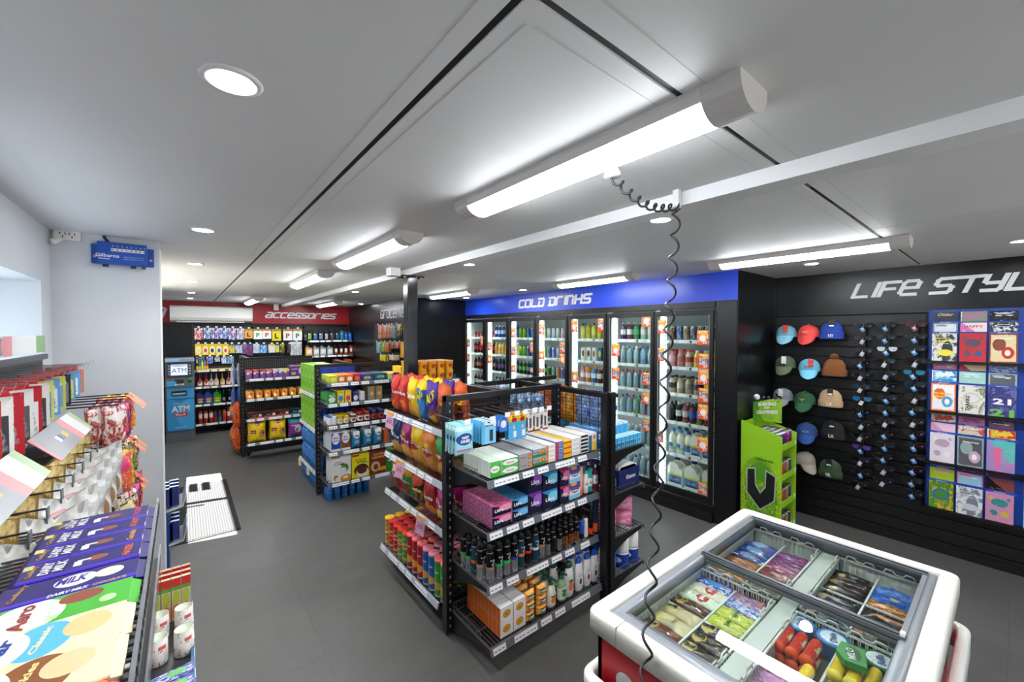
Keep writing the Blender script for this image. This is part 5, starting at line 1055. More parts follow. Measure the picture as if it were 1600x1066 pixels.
cer(410, 655, .285, art('#e6e6e4', [('e', .68, .5, .2, .16, '#3fa040'), ('e', .6, .42, .16, .1, '#e6e6e4'), ('e', .55, .65, .12, .04, '#c02838'), ('e', .75, .1, .32, .14, '#d8963a'), ('e', .72, .14, .14, .05, '#f0e0c0'), ('e', .22, .16, .12, .10, '#8a2a3a'), ('e', .25, .13, .11, .08, '#e8c82a'), ('e', .32, .1, .1, .07, '#e6e6e4'), ('r', .02, .42, .9, .98, '#c22430')], .4), '#e2e0dc', 'white corn flakes cereal box', [('Kelloggs', -.28, .94, .3, .045, '#ffffff'), ('CORN', -.18, .74, .36, .06, '#4a4238'), ('FLAKES', -.18, .66, .4, .05, '#4a4238')])
cer(664, 886, .265, art('#e6d41a', [('e', .55, .3, .42, .26, '#4a2418'), ('e', .6, .2, .36, .2, '#e8e0cc'), ('e', .58, .28, .28, .14, '#5a2c1a'), ('n', 7, .6, '#5a2c1a', .2, .5), ('r', .02, .42, .9, .98, '#c22430'), ('e', .8, .6, .15, .04, '#8ac060')], .4), '#e0cc1c', 'yellow chocolate cereal box', [('COCO', .0, .74, .62, .10, '#3a1a10'), ('pops', .05, .63, .5, .09, '#3a1a10')])
cer(890, 1096, .285, art('#7a2f18', [('e', .35, .3, .28, .2, '#d9b898'), ('e', .37, .28, .15, .12, '#7a2f18'), ('n', 6, .62, '#c88a50', .05, .5), ('r', .55, 1, .1, .25, '#d8a02a'), ('r', .02, .35, .9, .98, '#c22430')], .4), '#6a2814', 'brown grain cereal box', [('NUTRI', .08, .78, .7, .09, '#e0b878'), ('GRAIN', .0, .66, .75, .09, '#e0b878')])
cer(1100, 1200, .25, art('#2f8f34', [('e', .5, .5, .3, .05, '#cfe6cf')], .4), '#2f8f34', 'green cereal box', [])
bb = lambda n='water_bottle': bottle(n, 'water bottle', .033, .205, mat('#2479c8', .15), mat('#e4ebf2', .4), neck=.4, sh=.68, label=art('#1f74c8', [('n', 7, .55, '#7fb8ea'), ('r', 0, 1, .82, 1, '#e4ebf2')], .25), lz=(.35, .7), parts=False, seg=10)
WBt = bb()
for i in range(6):
    for j in range(2): WBt.put(G2E.w(.06+i*.08, -.20+.09*j, .0), 0, 'blue water bottle standing on the floor under cereals, %s from left, %s row' % (ORD[i], ('front', 'back')[j]), 'floor water bottles')
# ---------------------------------------------------------------- green cartons and water bottles on the left side bay
GB = lambda: art('#86cc28', [('r', .40, .56, .35, .66, '#23340e'), ('r', 0, .03, 0, 1, '#4f8a12'), ('r', .97, 1, 0, 1, '#4f8a12'), ('r', 0, 1, .97, 1, '#4f8a12'), ('r', .05, .95, .1, .14, '#b0e060')], .35)
gk = carton('drink_carton', 'carton', .184, .13, .165, GB(), mat('#74b81e', .35), mat('#8fd02e', .35))
for r, (z, up) in enumerate([(Z_, 2) for Z_ in (1.10, .705)]):
    for i in range(4):
        for j in range(2):
            for q in range(up): gk.put(G2L.w(.105+i*.188, -.425+.135*j, z+q*.168), G2L.rz, 'lime green drink carton, %s from left, %s row, %s of two layers, %s carton shelf' % (ORD[i], ('front', 'back')[j], ('bottom', 'top')[q], ('upper', 'lower')[r]), 'lime green cartons')
BLc = carton('drink_carton', 'carton', .19, .13, .345, art('#1f4fc8', [('r', .15, .3, .15, .8, '#3f6ae0'), ('e', .6, .55, .16, .14, '#101c4a'), ('e', .6, .6, .08, .06, '#3f6ae0'), ('r', .0, .03, 0, 1, '#16399a'), ('r', 0, 1, .485, .515, '#16399a')], .35), mat('#1f4fc8', .35), mat('#2458d4', .35))
for a in range(2):
    for q, z in enumerate((1.10, .705)): BLc.put((1.215+.095+.195*a, 4.985, z), 0, 'tall blue drink carton at the near end of the %s carton shelf, %s' % (('upper', 'lower')[q], ('outer', 'inner')[a]), 'tall blue cartons')
for t, (z0, q_, up) in enumerate([(.22, 'upper', 2), (.0, 'floor', 1)]):
    for i in range(11):
        for j in range(3):
            for q in range(up): WBt.put(G2L.w(.055+i*.08, -.395+.08*j, z0+q*.21), G2L.rz, 'blue water bottle, %s from left, %s row, %s' % (ORD[i], ORD[j], 'on the floor tier' if up == 1 else ('lower' if q == 0 else 'upper')+' layer on the shelf'), 'blue water bottles')
for px, py in ((470, 719), (483, 735)):
    Y, zz = onX(px, py, 1.17); tag(M().box(-.03, .03, -.001, .001, -.09, 0, mat('#e8d8a8', .5)).text('2 FOR $5', 0, -.04, .04, .015, INK, y=-.002).build('price_card', None, (1.157, Y, .20), G2L.rz+.3), 'small cream price card hanging from the water shelf edge, %s' % ('far one' if px == 470 else 'near one'), 'price card')
# noodle cups on the bay behind the post
nc = Kind('noodle_cup', 'noodle cup', [('cup', M().lathe([(.036, 0), (.048, .10)], art('#f0b41e', [('e', .5, .5, .25, .25, '#c23a2a'), ('n', 5, .6, '#e8602a')], .4), seg=14)), ('lid', M().lathe([(.050, .10), (.050, .104), (0, .105)], mat('#d88a5a', .4), seg=14))])
for i in range(5):
    for j in range(3):
        for q in range(2): nc.put(G4.w(.07+i*.108, -.28+.105*j, 1.304+q*.106), .0, 'yellow noodle cup, %s from left, %s row, %s layer, bay behind the post' % (ORD[i], ORD[j], ('lower', 'upper')[q]), 'noodle cups')
# ---------------------------------------------------------------- pet food bay
def c1(a): return G1E.xs(295+a/8.889, -.31)
yf = -.31; z = Z1[0]+.002; C = 'pouch shelf'
pf = lambda c, c2: art('#e6dfe8', [('r', .45, 1, 0, .72, '#7a2f8c'), ('r', 0, .45, 0, .55, '#8a4a9c'), ('e', .62, .45, .16, .25, '#6e6a70'), ('r', 0, 1, .8, 1, c)], .35)
for i, (a, c) in enumerate([(835, '#e0643a'), (930, '#c83a2a'), (1025, '#c83a2a'), (1112, '#e0703a'), (1202, '#e8c0c8'), (1285, '#d8dce0'), (1355, '#e8cf2a')]):
    block(G1E, 'pet_food_box', 'pet food box', c1(a-40), c1(a+40), yf, z, .118, 1, .075, 3, pf(c, c), mat('#7a2f8c'), mat(c), 'purple white cat food box %s from left' % ORD[i], C, g='cat food boxes')
block(G1E, 'pet_food_box', 'pet food box', c1(1398), c1(1590), yf, z, .165, 1, .1, 2, art('#7a2a86', [('e', .8, .5, .15, .3, '#d8d0dc'), ('r', .12, .42, .15, .4, '#7fd020'), ('r', 0, 1, .92, 1, '#8ac04a')], .35), mat('#6a2476'), mat('#8a3a98'), 'big purple cat food box', C, [('whiskas', -.15, .68, .5, .12, '#e8d8ee')])
z = Z1[1]+.002; C = 'tray shelf'
tt = tin('pet_food_tin', 'tin', .042, .105, art('#e8961c', [('e', .5, .6, .2, .25, '#d8202c'), ('e', .3, .35, .2, .2, '#f4d8a0')], .3), mat('#cfd4a8', .3, .4))
for i in range(8):
    for j in range(3): tt.put(G1E.w(c1(855+i*118), -.262+.088*j, z), 0, 'yellow dog food tin, %s from left, %s row, pet food bay' % (ORD[i], ORD[j]), 'dog food tins')
z = Z1[2]+.002; C = 'black pouch shelf'
for i, (a, b, c) in enumerate([(822, 1020, '#c8482e'), (1025, 1208, '#c8482e'), (1212, 1390, '#d85a3a'), (1396, 1570, '#2a7a9a')]):
    block(G1E, 'pet_food_tray', 'pet food tray', c1(a), c1(b), yf, z, .075, 1, .09, 3, art('#15161a', [('r', 0, 1, 0, .3, c), ('r', .68, .9, .35, .75, '#dcdcdc'), ('n', 6, .6, '#6a6c70', .4, .9)], .35), mat('#15161a'), art('#202228', [('n', 5, .5, c)]), 'black cat food tray %s from left' % ORD[i], C, [('Fancy', -.12, .55, .3, .2, '#d8d8d8')], g='black cat food trays')
z = Z1[3]+.002
pd = lambda i: bag('pet_food_bag', 'pet food bag', .215, .30, .09, art('#edc213', [('e', .5, .86, .14, .1, '#b01f2a'), ('e', .75, .38, .18, .2, '#b5824a'), ('e', .8, .42, .06, .07, '#3a2418'), ('r', .12, .42, .42, .58, '#8a1f24'), ('n', 7, .58, '#4aa03a', .2, .42), ('n', 6, .6, '#b0502a', .02, .25)], .4), [('Pedigree', 0, .86, .25, .04, '#ffffff'), ('ADULT', -.23, .5, .2, .04, '#f0e8d8')], seed=40+i, cols=8, rows=10, wr=.003, puff=.3)
for i, a in enumerate((938, 1225)):
    k = pd(i)
    for j in range(2): k.put(G1E.w(c1(a), -.27+.12*j, z), 0, 'yellow dog food bag with a dog picture, %s of two, %s row, bottom shelf' % (('left', 'right')[i], ('front', 'back')[j]), 'dog food bags')
bag('pet_food_bag', 'pet food bag', .2, .29, .09, art('#8a2f92', [('r', 0, 1, .72, 1, '#2a9aa8'), ('r', 0, 1, 0, .1, '#2a9aa8'), ('e', .65, .42, .22, .2, '#c9c3cf'), ('e', .6, .35, .1, .1, '#6a6a70')], .35), [('whiskas', -.1, .6, .5, .07, '#e8d8ee')], seed=44, cols=8, rows=10, wr=.003, puff=.3).put(G1E.w(c1(1475), -.26, z), 0, 'purple and teal cat food bag at the right of the bottom shelf')
# side panel: hanging white card pack and orange bags
for i, (x, zt, c, nm, h, w) in enumerate([(.30, 1.36, '#c9d0dc', 'white blue long packet', .34, .10), (.25, 1.02, '#3f62b0', 'blue white packet', .30, .12), (.30, .70, '#d8c9c0', 'red white packet', .18, .14)]):
    k = bag('hanging_bag', 'bag', w, h, .05, art(c, [('n', 4, .55, '#2f4f9a'), ('n', 6, .62, '#e8e8ea')] if i < 2 else [('n', 4, .5, '#b0263a')], .35), seed=60+i, cols=6, rows=8)
    for j in range(2): k.put(G1L.w(.80-x-.12*0, -.06-.07*j, zt-h), G1L.rz, '%s hanging on the side of the pet food bay, %s' % (nm, ('back', 'front')[j]), 'side packets')
    hook_on(G1L_o, .80-x, zt, .01, -.2, False)
for i, (x, zt) in enumerate([(.14, .70), (.44, .70), (.14, .32), (.44, .32)]):
    k = bag('orange_net_bag', 'net bag', .28, .36, .10, art('#ee5a1e', [('n', 5, .55, '#2a2420'), ('n', 9, .62, '#f0a24a'), ('e', .4, .6, .2, .15, '#f0902a')], .35), seed=70+i, cols=8, rows=8, wr=.01)
    k.put(G1L.w(.80-x, -.10, zt-.26), G1L.rz+.1, 'bulky orange and black bag hanging low on the pegboard side, %s %s' % (('upper', 'lower')[i // 2], ('near', 'far')[i % 2]), 'orange bags')
# ---------------------------------------------------------------- accessories wall
def aw(a): return (295+a/8.889)
def wallhang(a0, y0, y1, wpx, card, bl, tx, nm, off=.12, n=2, unit_=None):
    X, zt = onY(aw(a0), 500+y0/8.889, YA-.03-off); _, zb = onY(aw(a0), 500+y1/8.889, YA-.03-off); Xb, _ = onY(aw(a0+wpx), 500, YA-.03-off)
    k = hangcard('hanging_pack', 'hanging packet', abs(Xb-X), zt-zb, card, bl, tx, th=.02)
    for j in range(n): k.put((X, YA-.03-off+.04*j, zt), 0, nm if n == 1 else '%s%s' % (nm, ('', ', behind the first', ', third back')[j]), 'hanging packets on the accessories wall')
    u = A1_o if X < 1.07 else A2_o; hook_on(u, X-u.location.x, zt+.005, .01, -off-.03)
tl = lambda c, c2: [('n', 4, .5, '#e8e8ec'), ('n', 6, .58, c2)]
P1 = [(135, 112, 275, 110, '#cf3a3c', '#2a2a2e', 'red tool set'), (262, 108, 265, 112, '#2748a8', '#8ab04a', 'blue white tool pack'), (382, 112, 265, 108, '#2748a8', '#c03a4a', 'blue red tool pack'), (495, 110, 262, 105, '#2748a8', '#4a9ad8', 'blue sky tool pack'), (608, 115, 278, 100, '#3a4a9a', '#d02a2a', 'blue tool pack with red handle'), (718, 118, 272, 95, '#8a92b0', '#d8482e', 'white red screwdriver pack')]
for i, (a, y0, y1, w, c, c2, nm) in enumerate(P1): wallhang(a, y0, y1, w, art(c, tl(c, c2), .4), None, [], '%s, %s in top row of accessories wall' % (nm, ORD[i]))
for a, w, c, bc, t, tc, y1, nm in [(832, 108, '#d89a3a', '#e0a23a', 'L', '#1a1a1a', 258, 'orange pack with black L'), (960, 115, '#b9903a', '#f0f0ee', 'P', '#2f8a4a', 268, 'small green P plate'), (1085, 115, '#b9903a', '#f0f0ee', 'P', '#c8303a', 262, 'small red P plate'), (1220, 122, '#b9903a', '#ecd70e', 'L', '#141414', 290, 'yellow L plate'), (1375, 122, '#b9903a', '#eeeeec', 'P', '#b8222e', 285, 'large red P plate'), (1510, 122, '#b9903a', '#eeeeec', 'P', '#1f7a3a', 285, 'large green P plate')]:
    wallhang(a, 125, y1, w, art(bc, [('r', 0, 1, .8, 1, '#b9903a'), ('n', 8, .58, '#6a4a2a', .8, 1)], .4), None, [(t, 0, .40, .42, .42, tc)], '%s packet, top row of accessories wall' % nm)
P2 = [(133, 88, '#f0d23a', '#f4e08a', 'plain yellow'), (230, 84, '#f0d23a', '#d8484a', 'yellow red tree'), (325, 82, '#f0d23a', '#2a3a4a', 'yellow black tree'), (418, 82, '#f0d23a', '#2f6ab8', 'yellow blue tree'), (510, 78, '#f0d23a', '#d8484a', 'yellow second red tree')]
for i, (a, w, c, c2, nm) in enumerate(P2): wallhang(a, 335, 490, w, art(c, [('e', .5, .45, .4, .32, '#f6ecd0'), ('e', .5, .42, .25, .2, c2)], .4), None, [], '%s air freshener card, second accessories row' % nm, n=3)
for i, (a, w, y1, c, c2) in enumerate([(597, 72, 462, '#d8c83a', '#5a6068'), (692, 90, 460, '#c9ccd4', '#6a7a90'), (772, 66, 475, '#3a3a7a', '#b07a8a'), (850, 72, 495, '#45306a', '#b8384a'), (940, 80, 462, '#9ab8cc', '#e6e8ea'), (1040, 85, 460, '#3a8ad8', '#dfeaf4'), (1150, 82, 455, '#dfe2e6', '#e8d05a'), (1225, 56, 450, '#e8d81e', '#3a9ac8'), (1300, 50, 455, '#2a2a20', '#d8c81e'), (1395, 46, 462, '#1a1a1a', '#8a5a2a'), (1490, 150, 490, '#a8acb0', '#dcdfe2')]):
    wallhang(a, 335 if i < 10 else 305, y1, w, art(c, [('n', 4, .52, c2), ('r', 0, 1, .85, 1, '#2a4a8a' if i % 2 else c2)], .4), None, [], 'small car accessory, %s after the air fresheners, second row' % ORD[i])
for i, (a, w, y1, c, c2) in enumerate([(160, 112, 570, '#4a545c', '#8aa0a8'), (290, 86, 610, '#2a5ab8', '#c9ccd0'), (395, 66, 580, '#dcdcda', '#3a4048'), (487, 62, 605, '#e2e4e8', '#3a6ac8'), (580, 78, 600, '#2a9ad0', '#d8c8a0')]):
    wallhang(a, 510, y1, w, art(c, [('n', 4, .52, c2)], .4), None, [], 'small hanging pack, %s from the cash machine, third row' % ORD[i])
def wx(a): return A1.xs(aw(a), -.25)
for i, (a, c) in enumerate([(110, '#2a3034'), (146, '#2a6ac8'), (180, '#f0cc1a'), (214, '#3aa0c8'), (250, '#d8343a')]):
    spray('spray_can', .017, .17, mat(c, .3), mat('#e8d03a' if i != 2 else '#e8d03a'), capc=['#e8c81e', '#2a6ac8', '#e8c81e', '#2ab0c8', '#d8343a'][i]).put(A1.w(wx(a), -.25, ZA[0]+.002), 0, 'small coloured spray, %s from the cash machine, upper car care shelf' % ORD[i])
for i, a in enumerate((315, 400, 490, 585)): carton('fuse_pack', 'flat pack', .10, .08, .055, art('#e8cf1e', [('r', 0, 1, .4, 1, '#1c1c1e'), ('n', 5, .6, '#8a8c90')], .4), mat('#1c1c1e')).put(A1.w(wx(a), -.26, ZA[0]+.002), 0, 'flat yellow black pack, %s from left, upper car care shelf' % ORD[i])
fn_ = lambda c, nz, cc: bottle('car_care_bottle', 'bottle', .036, .25, mat(c, .3), mat(cc, .3), neck=.22, sh=.34, sy=.6, label=art('#e8d8c8', [('e', .5, .5, .3, .3, c)], .4), lz=(.08, .34), capr=.007, parts=False)
for i, (a, c, cc, nm) in enumerate([(145, '#b02a1e', '#b02a1e', 'red long necked'), (235, '#b02a1e', '#b02a1e', 'second red long necked'), (305, '#9a9a8a', '#3a3a38', 'grey yellow long necked'), (375, '#c9a090', '#3a3038', 'clear pink long necked'), (460, '#c8a23a', '#3a3038', 'amber long necked'), (545, '#b83a2e', '#b83a2e', 'red white long necked')]):
    fn_(c, 0, cc).put(A1.w(wx(a), -.22, ZA[1]+.002), 0, nm+' additive bottle on the middle car care shelf')
for i, (a, c, cc, nm) in enumerate([(150, '#152a6a', '#1a2f80', 'navy'), (265, '#1c4a9a', '#2a6ac8', 'blue'), (385, '#2a9a2e', '#2aa03a', 'green')]):
    jug('coolant_bottle', .115, .07, .245, mat(c, .25), art(c, [('e', .5, .75, .4, .22, '#e88a2a'), ('e', .5, .25, .35, .18, '#e8c83a')], .35), mat(cc, .35)).put(A1.w(wx(a), -.21, ZA[2]+.002), 0, '%s car wash bottle with orange label, lower car care shelf' % nm)
for i, a in enumerate((475, 560)): bottle('car_care_bottle', 'bottle', .024, .24, mat('#131416', .2), mat('#8a8c90', .3), neck=.4, sh=.6, label=mat('#8a8e94', .4), lz=(.15, .4), parts=False).put(A1.w(wx(a), -.22, ZA[2]+.002), 0, 'slim black bottle, %s, right of the green car wash bottle' % ('left', 'right')[i])
for i, (a, c, lo, cc, nm) in enumerate([(145, '#dcd6d2', '#c22a26', '#d8341e', 'white red'), (220, '#dcd6d2', '#c22a26', '#d8341e', 'second white red'), (295, '#dcd6d2', '#c22a26', '#d8341e', 'third white red'), (352, '#3a3c40', '#8a3a30', '#222', 'dark grey red'), (415, '#3a3c40', '#4a6a8a', '#222', 'dark grey blue'), (480, '#d84a20', '#c83a3a', '#e0561e', 'orange'), (545, '#e0dedc', '#c23a3a', '#c2162a', 'white crimson capped'), (602, '#e0622a', '#e0622a', '#ddd', 'orange white')]):
    spray('spray_can', .029, .225, mat(c, .3), mat(lo, .3), capc=cc if len(cc) > 4 else '#2a2a2a').put(A1.w(wx(a), -.225, ZA[3]+.002), 0, '%s spray paint can on the bottom car care shelf' % nm)
def ox(a): return A3.xs(470+a/9.41, -.22)
OL = [(75, .05, .17, '#1b1d1f', '#3a3e40', 'black'), (130, .075, .235, '#121315', '#8ab82a', 'black lime label'), (215, .075, .225, '#1a1c1e', '#2a7ac8', 'black blue label'), (295, .08, .235, '#1a1c22', '#7a86b0', 'black lilac label'), (378, .07, .225, '#171314', '#c9c4bc', 'black white label'), (460, .085, .235, '#15171a', '#4a5058', 'black grey label'), (537, .075, .24, '#151a1e', '#1f6a8a', 'black teal label'), (605, .07, .25, '#1f6f86', '#2a8aa0', 'teal'), (665, .055, .20, '#1f56c0', '#3a7ae0', 'blue red capped'), (722, .06, .20, '#1f56c0', '#3a7ae0', 'second blue')]
for i, (a, w, h, c, l, nm) in enumerate(OL): oilb('oil_bottle', w, .06, h, c, art(l, [('n', 5, .58, c), ('e', .3, .7, .2, .2, '#e0e0dc')], .35), '#d83a2a' if 'red capped' in nm else '#1a1a1c').put(A3.w(ox(a), -.20, 1.662), 0, '%s oil bottle, %s from left on the upper oil shelf' % (nm, ORD[i]), 'upper oil bottles')
for i, (a, w, h, c, l, nm) in enumerate([(118, .125, .215, '#d8952a', '#e8c890', 'gold'), (225, .115, .215, '#8a929a', '#d0d2cc', 'silver'), (325, .115, .215, '#8a929a', '#d0d2cc', 'silver'), (428, .115, .215, '#8a929a', '#d0d2cc', 'silver'), (515, .08, .23, '#15161a', '#b0441e', 'black orange label'), (592, .08, .23, '#15161a', '#b0441e', 'black orange label'), (660, .08, .23, '#15161a', '#d8782a', 'black amber label'), (735, .08, .24, '#a81e24', '#2a2a2e', 'red')]):
    oilb('oil_bottle', w, .07, h, c, art(l, [('n', 5, .6, c), ('e', .5, .45, .3, .2, '#e8e6e0')], .35), '#8a929a' if i < 4 else '#1a1a1c').put(A3.w(ox(a), -.20, 1.342), 0, '%s oil bottle, %s from left on the lower oil shelf' % (nm, ORD[i]), 'lower oil bottles')
for i, a in enumerate((540, 690)): oilb('oil_bottle', .17, .09, .30, '#d8691e', mat('#3a2418', .4), '#2a2a2a').put(A3.w(ox(a), -.18, 1.002), 0, 'large orange oil bottle, %s one, under the lower oil shelf' % ('left', 'right')[i])
# ---------------------------------------------------------------- groceries wall hooks
def gx(a, b, X=2.80): return onX(470+a/9.41, 460+b/9.41, X)
GH = empty('pegboard_display', (2.925, 0, 0), -math.pi/2); tag(GH, 'black peg hook panel on the groceries wall left of the post', 'hook panel')
M().box(-7.9, -6.45, -.004, 0, 1.05, 2.0, PEG).build('back_panel', GH)
gi = [(1170, 455, 650, 60, '#d86a22', 'orange silver snack packet'), (1238, 455, 640, 75, '#d86a22', 'wide orange silver snack packet'), (1298, 455, 640, 40, '#d8641e', 'orange snack packet'), (1338, 455, 640, 30, '#8a7a70', 'slim silver snack packet'), (1372, 450, 650, 40, '#4a7ab0', 'blue yellow utensil pack'), (1440, 440, 625, 80, '#2a2820', 'black yellow tool set'),
      (1145, 700, 865, 60, '#4aa0c0', 'aqua toy pack'), (1215, 700, 850, 60, '#5ab04a', 'green toy pack'), (1265, 700, 850, 60, '#d8642a', 'orange toy pack'), (1345, 700, 800, 60, '#5a3a6a', 'violet toy pack'), (1415, 700, 800, 70, '#b8324a', 'red blue toy pack'), (1488, 700, 935, 40, '#e8a41e', 'tall yellow hanging pack'), (1208, 890, 980, 90, '#e8d81e', 'yellow sponge pack'), (1330, 895, 970, 60, '#d8d4c8', 'white clip pack'), (1385, 895, 970, 60, '#c8c0a0', 'cream clip pack')]
for i, (a, y0, y1, w, c, nm) in enumerate(gi):
    Y, zt = gx(a, y0); _, zb = gx(a, y1); Yb, _ = gx(a+w, y0)
    k = bag('hanging_pack', 'hanging packet', abs(Yb-Y)+.02, zt-zb, .03, art(c, [('n', 4, .55, '#c9ccd4' if 'silver' in nm else '#e8c83a'), ('n', 6, .62, '#3a4a9a')], .35), seed=80+i, cols=5, rows=6, wr=.002)
    for j in range(3 if i < 5 else 2): k.put((2.80+.035*j, Y, zb), -math.pi/2, '%s hanging on the groceries wall%s' % (nm, ('', ', second on its hook', ', third on its hook')[j]), 'hanging packets on the groceries wall')
    hook_on(GH, -Y, zt, 0, -.16)
# ---------------------------------------------------------------- refrigerator contents
bt = lambda c, cap, h=.20, r=.031, lab=None, nk=.38, sh=.66, lz=(.3, .6), seg=10: bottle('drink_bottle', 'drink bottle', r, h, mat(c, .15), mat(cap, .35), neck=nk, sh=sh, label=(mat(lab, .4) if lab else None), lz=lz, parts=False, seg=seg)
cn2 = lambda c, h=.16, r=.031, c2=None: Kind('drink_can', 'drink can', [('drink_can', M().lathe([(r*.85, 0), (r, .008), (r, h-.014), (r*.85, h), (0, h-.003)], None, seg=10, mats=[CHROME, art(c, [('n', 5, .55, c2 or '#e6e6e6')], .25, .3), CHROME, CHROME]))])
_kc = {}
def kget(key, f):
    if key not in _kc: _kc[key] = f()
    return _kc[key]
def spec(s):
    """'b:colour:cap:label' bottle, 'c:colour:second' can, 'j:...' juice, 'w' water, 'm' milk"""
    p = s.split(':')
    if p[0] == 'c': return kget(s, lambda: cn2('#'+p[1], .155, .031, '#'+p[2]))
    if p[0] == 's': return kget(s, lambda: cn2('#'+p[1], .12, .031, '#'+p[2]))
    if p[0] == 'b': return kget(s, lambda: bt('#'+p[1], '#'+p[2], .205, lab='#'+p[3]))
    if p[0] == 'w': return kget(s, lambda: bt('#'+(p[2] if len(p) > 2 else '9db4b8'), '#'+p[1], .205, .030, lab='#'+(p[3] if len(p) > 3 else '8fb0c0')))
    if p[0] == 'j': return kget(s, lambda: bt('#'+p[1], '#'+p[2], .185, .034, lab='#'+p[3], nk=.55, sh=.6))
    if p[0] == 'k': return kget(s, lambda: carton('drink_carton', 'drink carton', .062, .062, .17, art('#'+p[1], [('e', .5, .55, .35, .25, '#'+p[2])], .35)))
PLAN = {0: [['s:b01a20:e8e8e8']*6, ['b:2a1210:c02020:c01a20']*6, ['b:1c1010:b01a1a:b01a20', 'b:1c1010:1a1a1a:b0a060']*3, ['b:1c1010:b01a1a:d0d0d0']*6],
 1: [['b:1f4fb0:e8e8ec:e6e8ee']*3+['b:1f4fb0:2a5ac0:2a4a9a']*3, ['b:e0b83a:f0e6c0:e8902a', 'b:d8d0a0:e8e8e8:e0a03a']*3, ['b:16181c:2a2a2e:8a3a4a', 'b:16181c:1f4fb0:3a5ac0']*3, ['b:16181c:2a2a2e:3a4a8a']*6],
 2: [['c:8ac82a:3a6a1a', 'c:8ac82a:3a6a1a', 'c:1f4fa8:8ab0e0', 'c:1f4fa8:8ab0e0', 'c:a8c84a:e86a7a', 'c:8ac82a:e8e8e8'], ['c:8ac82a:3a6a1a', 'c:8ac82a:3a6a1a', 'c:2a4aa8:8ab0e0', 'c:8a4a9a:c0a0d8', 'c:8ac82a:2a3a1a', 'c:8ac82a:e8e8e8'], ['b:16301c:8ac82a:6ab02a', 'b:16301c:8ac82a:6ab02a', 'b:14203c:2a6ac8:2a8ac0', 'b:14203c:2a6ac8:2a8ac0', 'b:14203c:e8602a:8ac82a', 'b:16301c:8ac82a:6ab02a'], ['c:8ac82a:3a6a1a']*6],
 3: [['c:d8dce4:8a9ac0', 'c:e0e4e8:8ac0c8', 'c:d8dce0:b0b8c8', 'c:e4dcdc:c86a7a', 'c:e4dcdc:c8485a', 'c:e0e4e8:8a9ac0'], ['c:4a6ab8:d8dce8', 'c:5a7ac0:e0e4f0', 'c:c8d0e8:8a4a6a', 'c:3a6ab0:d8dce8', 'c:3a6ac0:b0c8e8', 'c:3a9ab0:d8dce8'], ['c:2a3a1a:8ac84a', 'c:3a8a9a:b0d8e0', 'c:d8904a:e8d0b0', 'c:4a4a90:a0a0d8', 'c:a8b8b0:d8dce0', 'c:c8a0a0:e0e4e8'], ['c:3a5ab0:b0c8e8']*6],
 4: [['b:d8d070:3a6a3a:e0d860', 'b:d8c83a:e8e0a0:c0b030', 'b:d8d070:3a6a3a:e0d860', 'b:d8c83a:e8e0a0:e0d040', 'b:e0a080:e8602a:e8c0a0', 'b:d8c83a:e8e0a0:c0b030'], ['k:d8d8d0:8a2a20', 'k:d8d8d0:3a3a30', 'k:d8d8d0:8a2a20', 'k:1f4a7a:b8c83a', 'k:1f4a6a:b8c83a', 'k:1f4a7a:b8c83a'], ['w:e8801e:d88a90:e6e6e8', 'w:e8801e:e09030:e6e6e8', 'w:e8801e:2a7ab8:e6e6e8', 'w:e8801e:6a2a20:e6e6e8', 'w:e8801e:8a4a2a:e6e6e8', 'w:e8801e:6a2a20:e6e6e8'], ['w:e8801e:d88a90:e6e6e8', 'w:e8801e:2a7ab8:e6e6e8']*3],
 5: [['b:5a2a6a:d8d8dc:e6e6e8', 'b:7a1a30:d8d8dc:e6e6e8', 'b:1f8a4a:e8e8e8:3aa05a', 'b:b8d0b8:e8e8e8:e0e4e0', 'b:d0d8d0:e8e8e8:e8d0c8', 'b:d8d8d8:e8e8e8:d8c0c0'], ['w:c8e4f0', 'w:4a8ac8', 'w:e8e8e8', 'w:3a6ab0:8ab0d8', 'w:e8e8e8', 'w:e8e8e8'], ['w:c8342a', 'w:c8342a', 'w:c8342a', 'w:c8342a', 'w:3ab0c8', 'w:c83a8a'], ['w:2a4ab0', 'w:d83a8a', 'w:3ab04a:8ac08a', 'w:d83a5a:c0a0a8', 'w:3ab04a', 'w:e8c82a'], ['w:e8e8e8']*6, ['w:2a6ac8', 'w:e8e8e8']*3],
 6: [['c:7a4a3a:c8b0a0', 'c:2a5aa0:c8d8e8', 'c:8a6a50:d8d0c8', 'c:3a3c44:d8dce0', 'c:2a2c34:c8ccd0', 'c:4a4c50:d8dce0', 'c:a03a2a:e0e0d8'], ['j:e09aa8:d83a4a:e8b0b8', 'j:c88a80:d8484a:b0605a', 'j:d8c0a0:d8484a:b83a3a', 'j:e8c24a:e8e4d8:e88a3a', 'j:e8c24a:e8e4d8:e88a3a', 'j:d8d04a:6ab04a:d8c02a'], ['j:c8bca0:2a2c30:3a3a50', 'j:c0ac8a:2a2c30:d8d0c0', 'j:c0ac8a:2a2c30:8a8a80', 'j:b8a88a:2a2c30:4a3a5a', 'k:2a7ad0:f0d82a', 'j:b8a88a:2a2c30:3a3a50'], ['w:1a1a1c:2a2624:2a2a2e', 'w:e8e8e8:1f2022:d8d8d8', 'w:c83a4a:8a4a4a:e0d0d0', 'w:1a1a1c:5a3a2a:2a5ac8', 'w:1a1a1c:8a7a4a:2a5ac8', 'w:1a1a1c:7a3a3a:2a5ac8', 'w:1a1a1c:c8b83a:e8d83a']]}
SH = ['top shelf', 'second shelf', 'third shelf', 'fourth shelf', 'fifth shelf', 'bottom shelf']
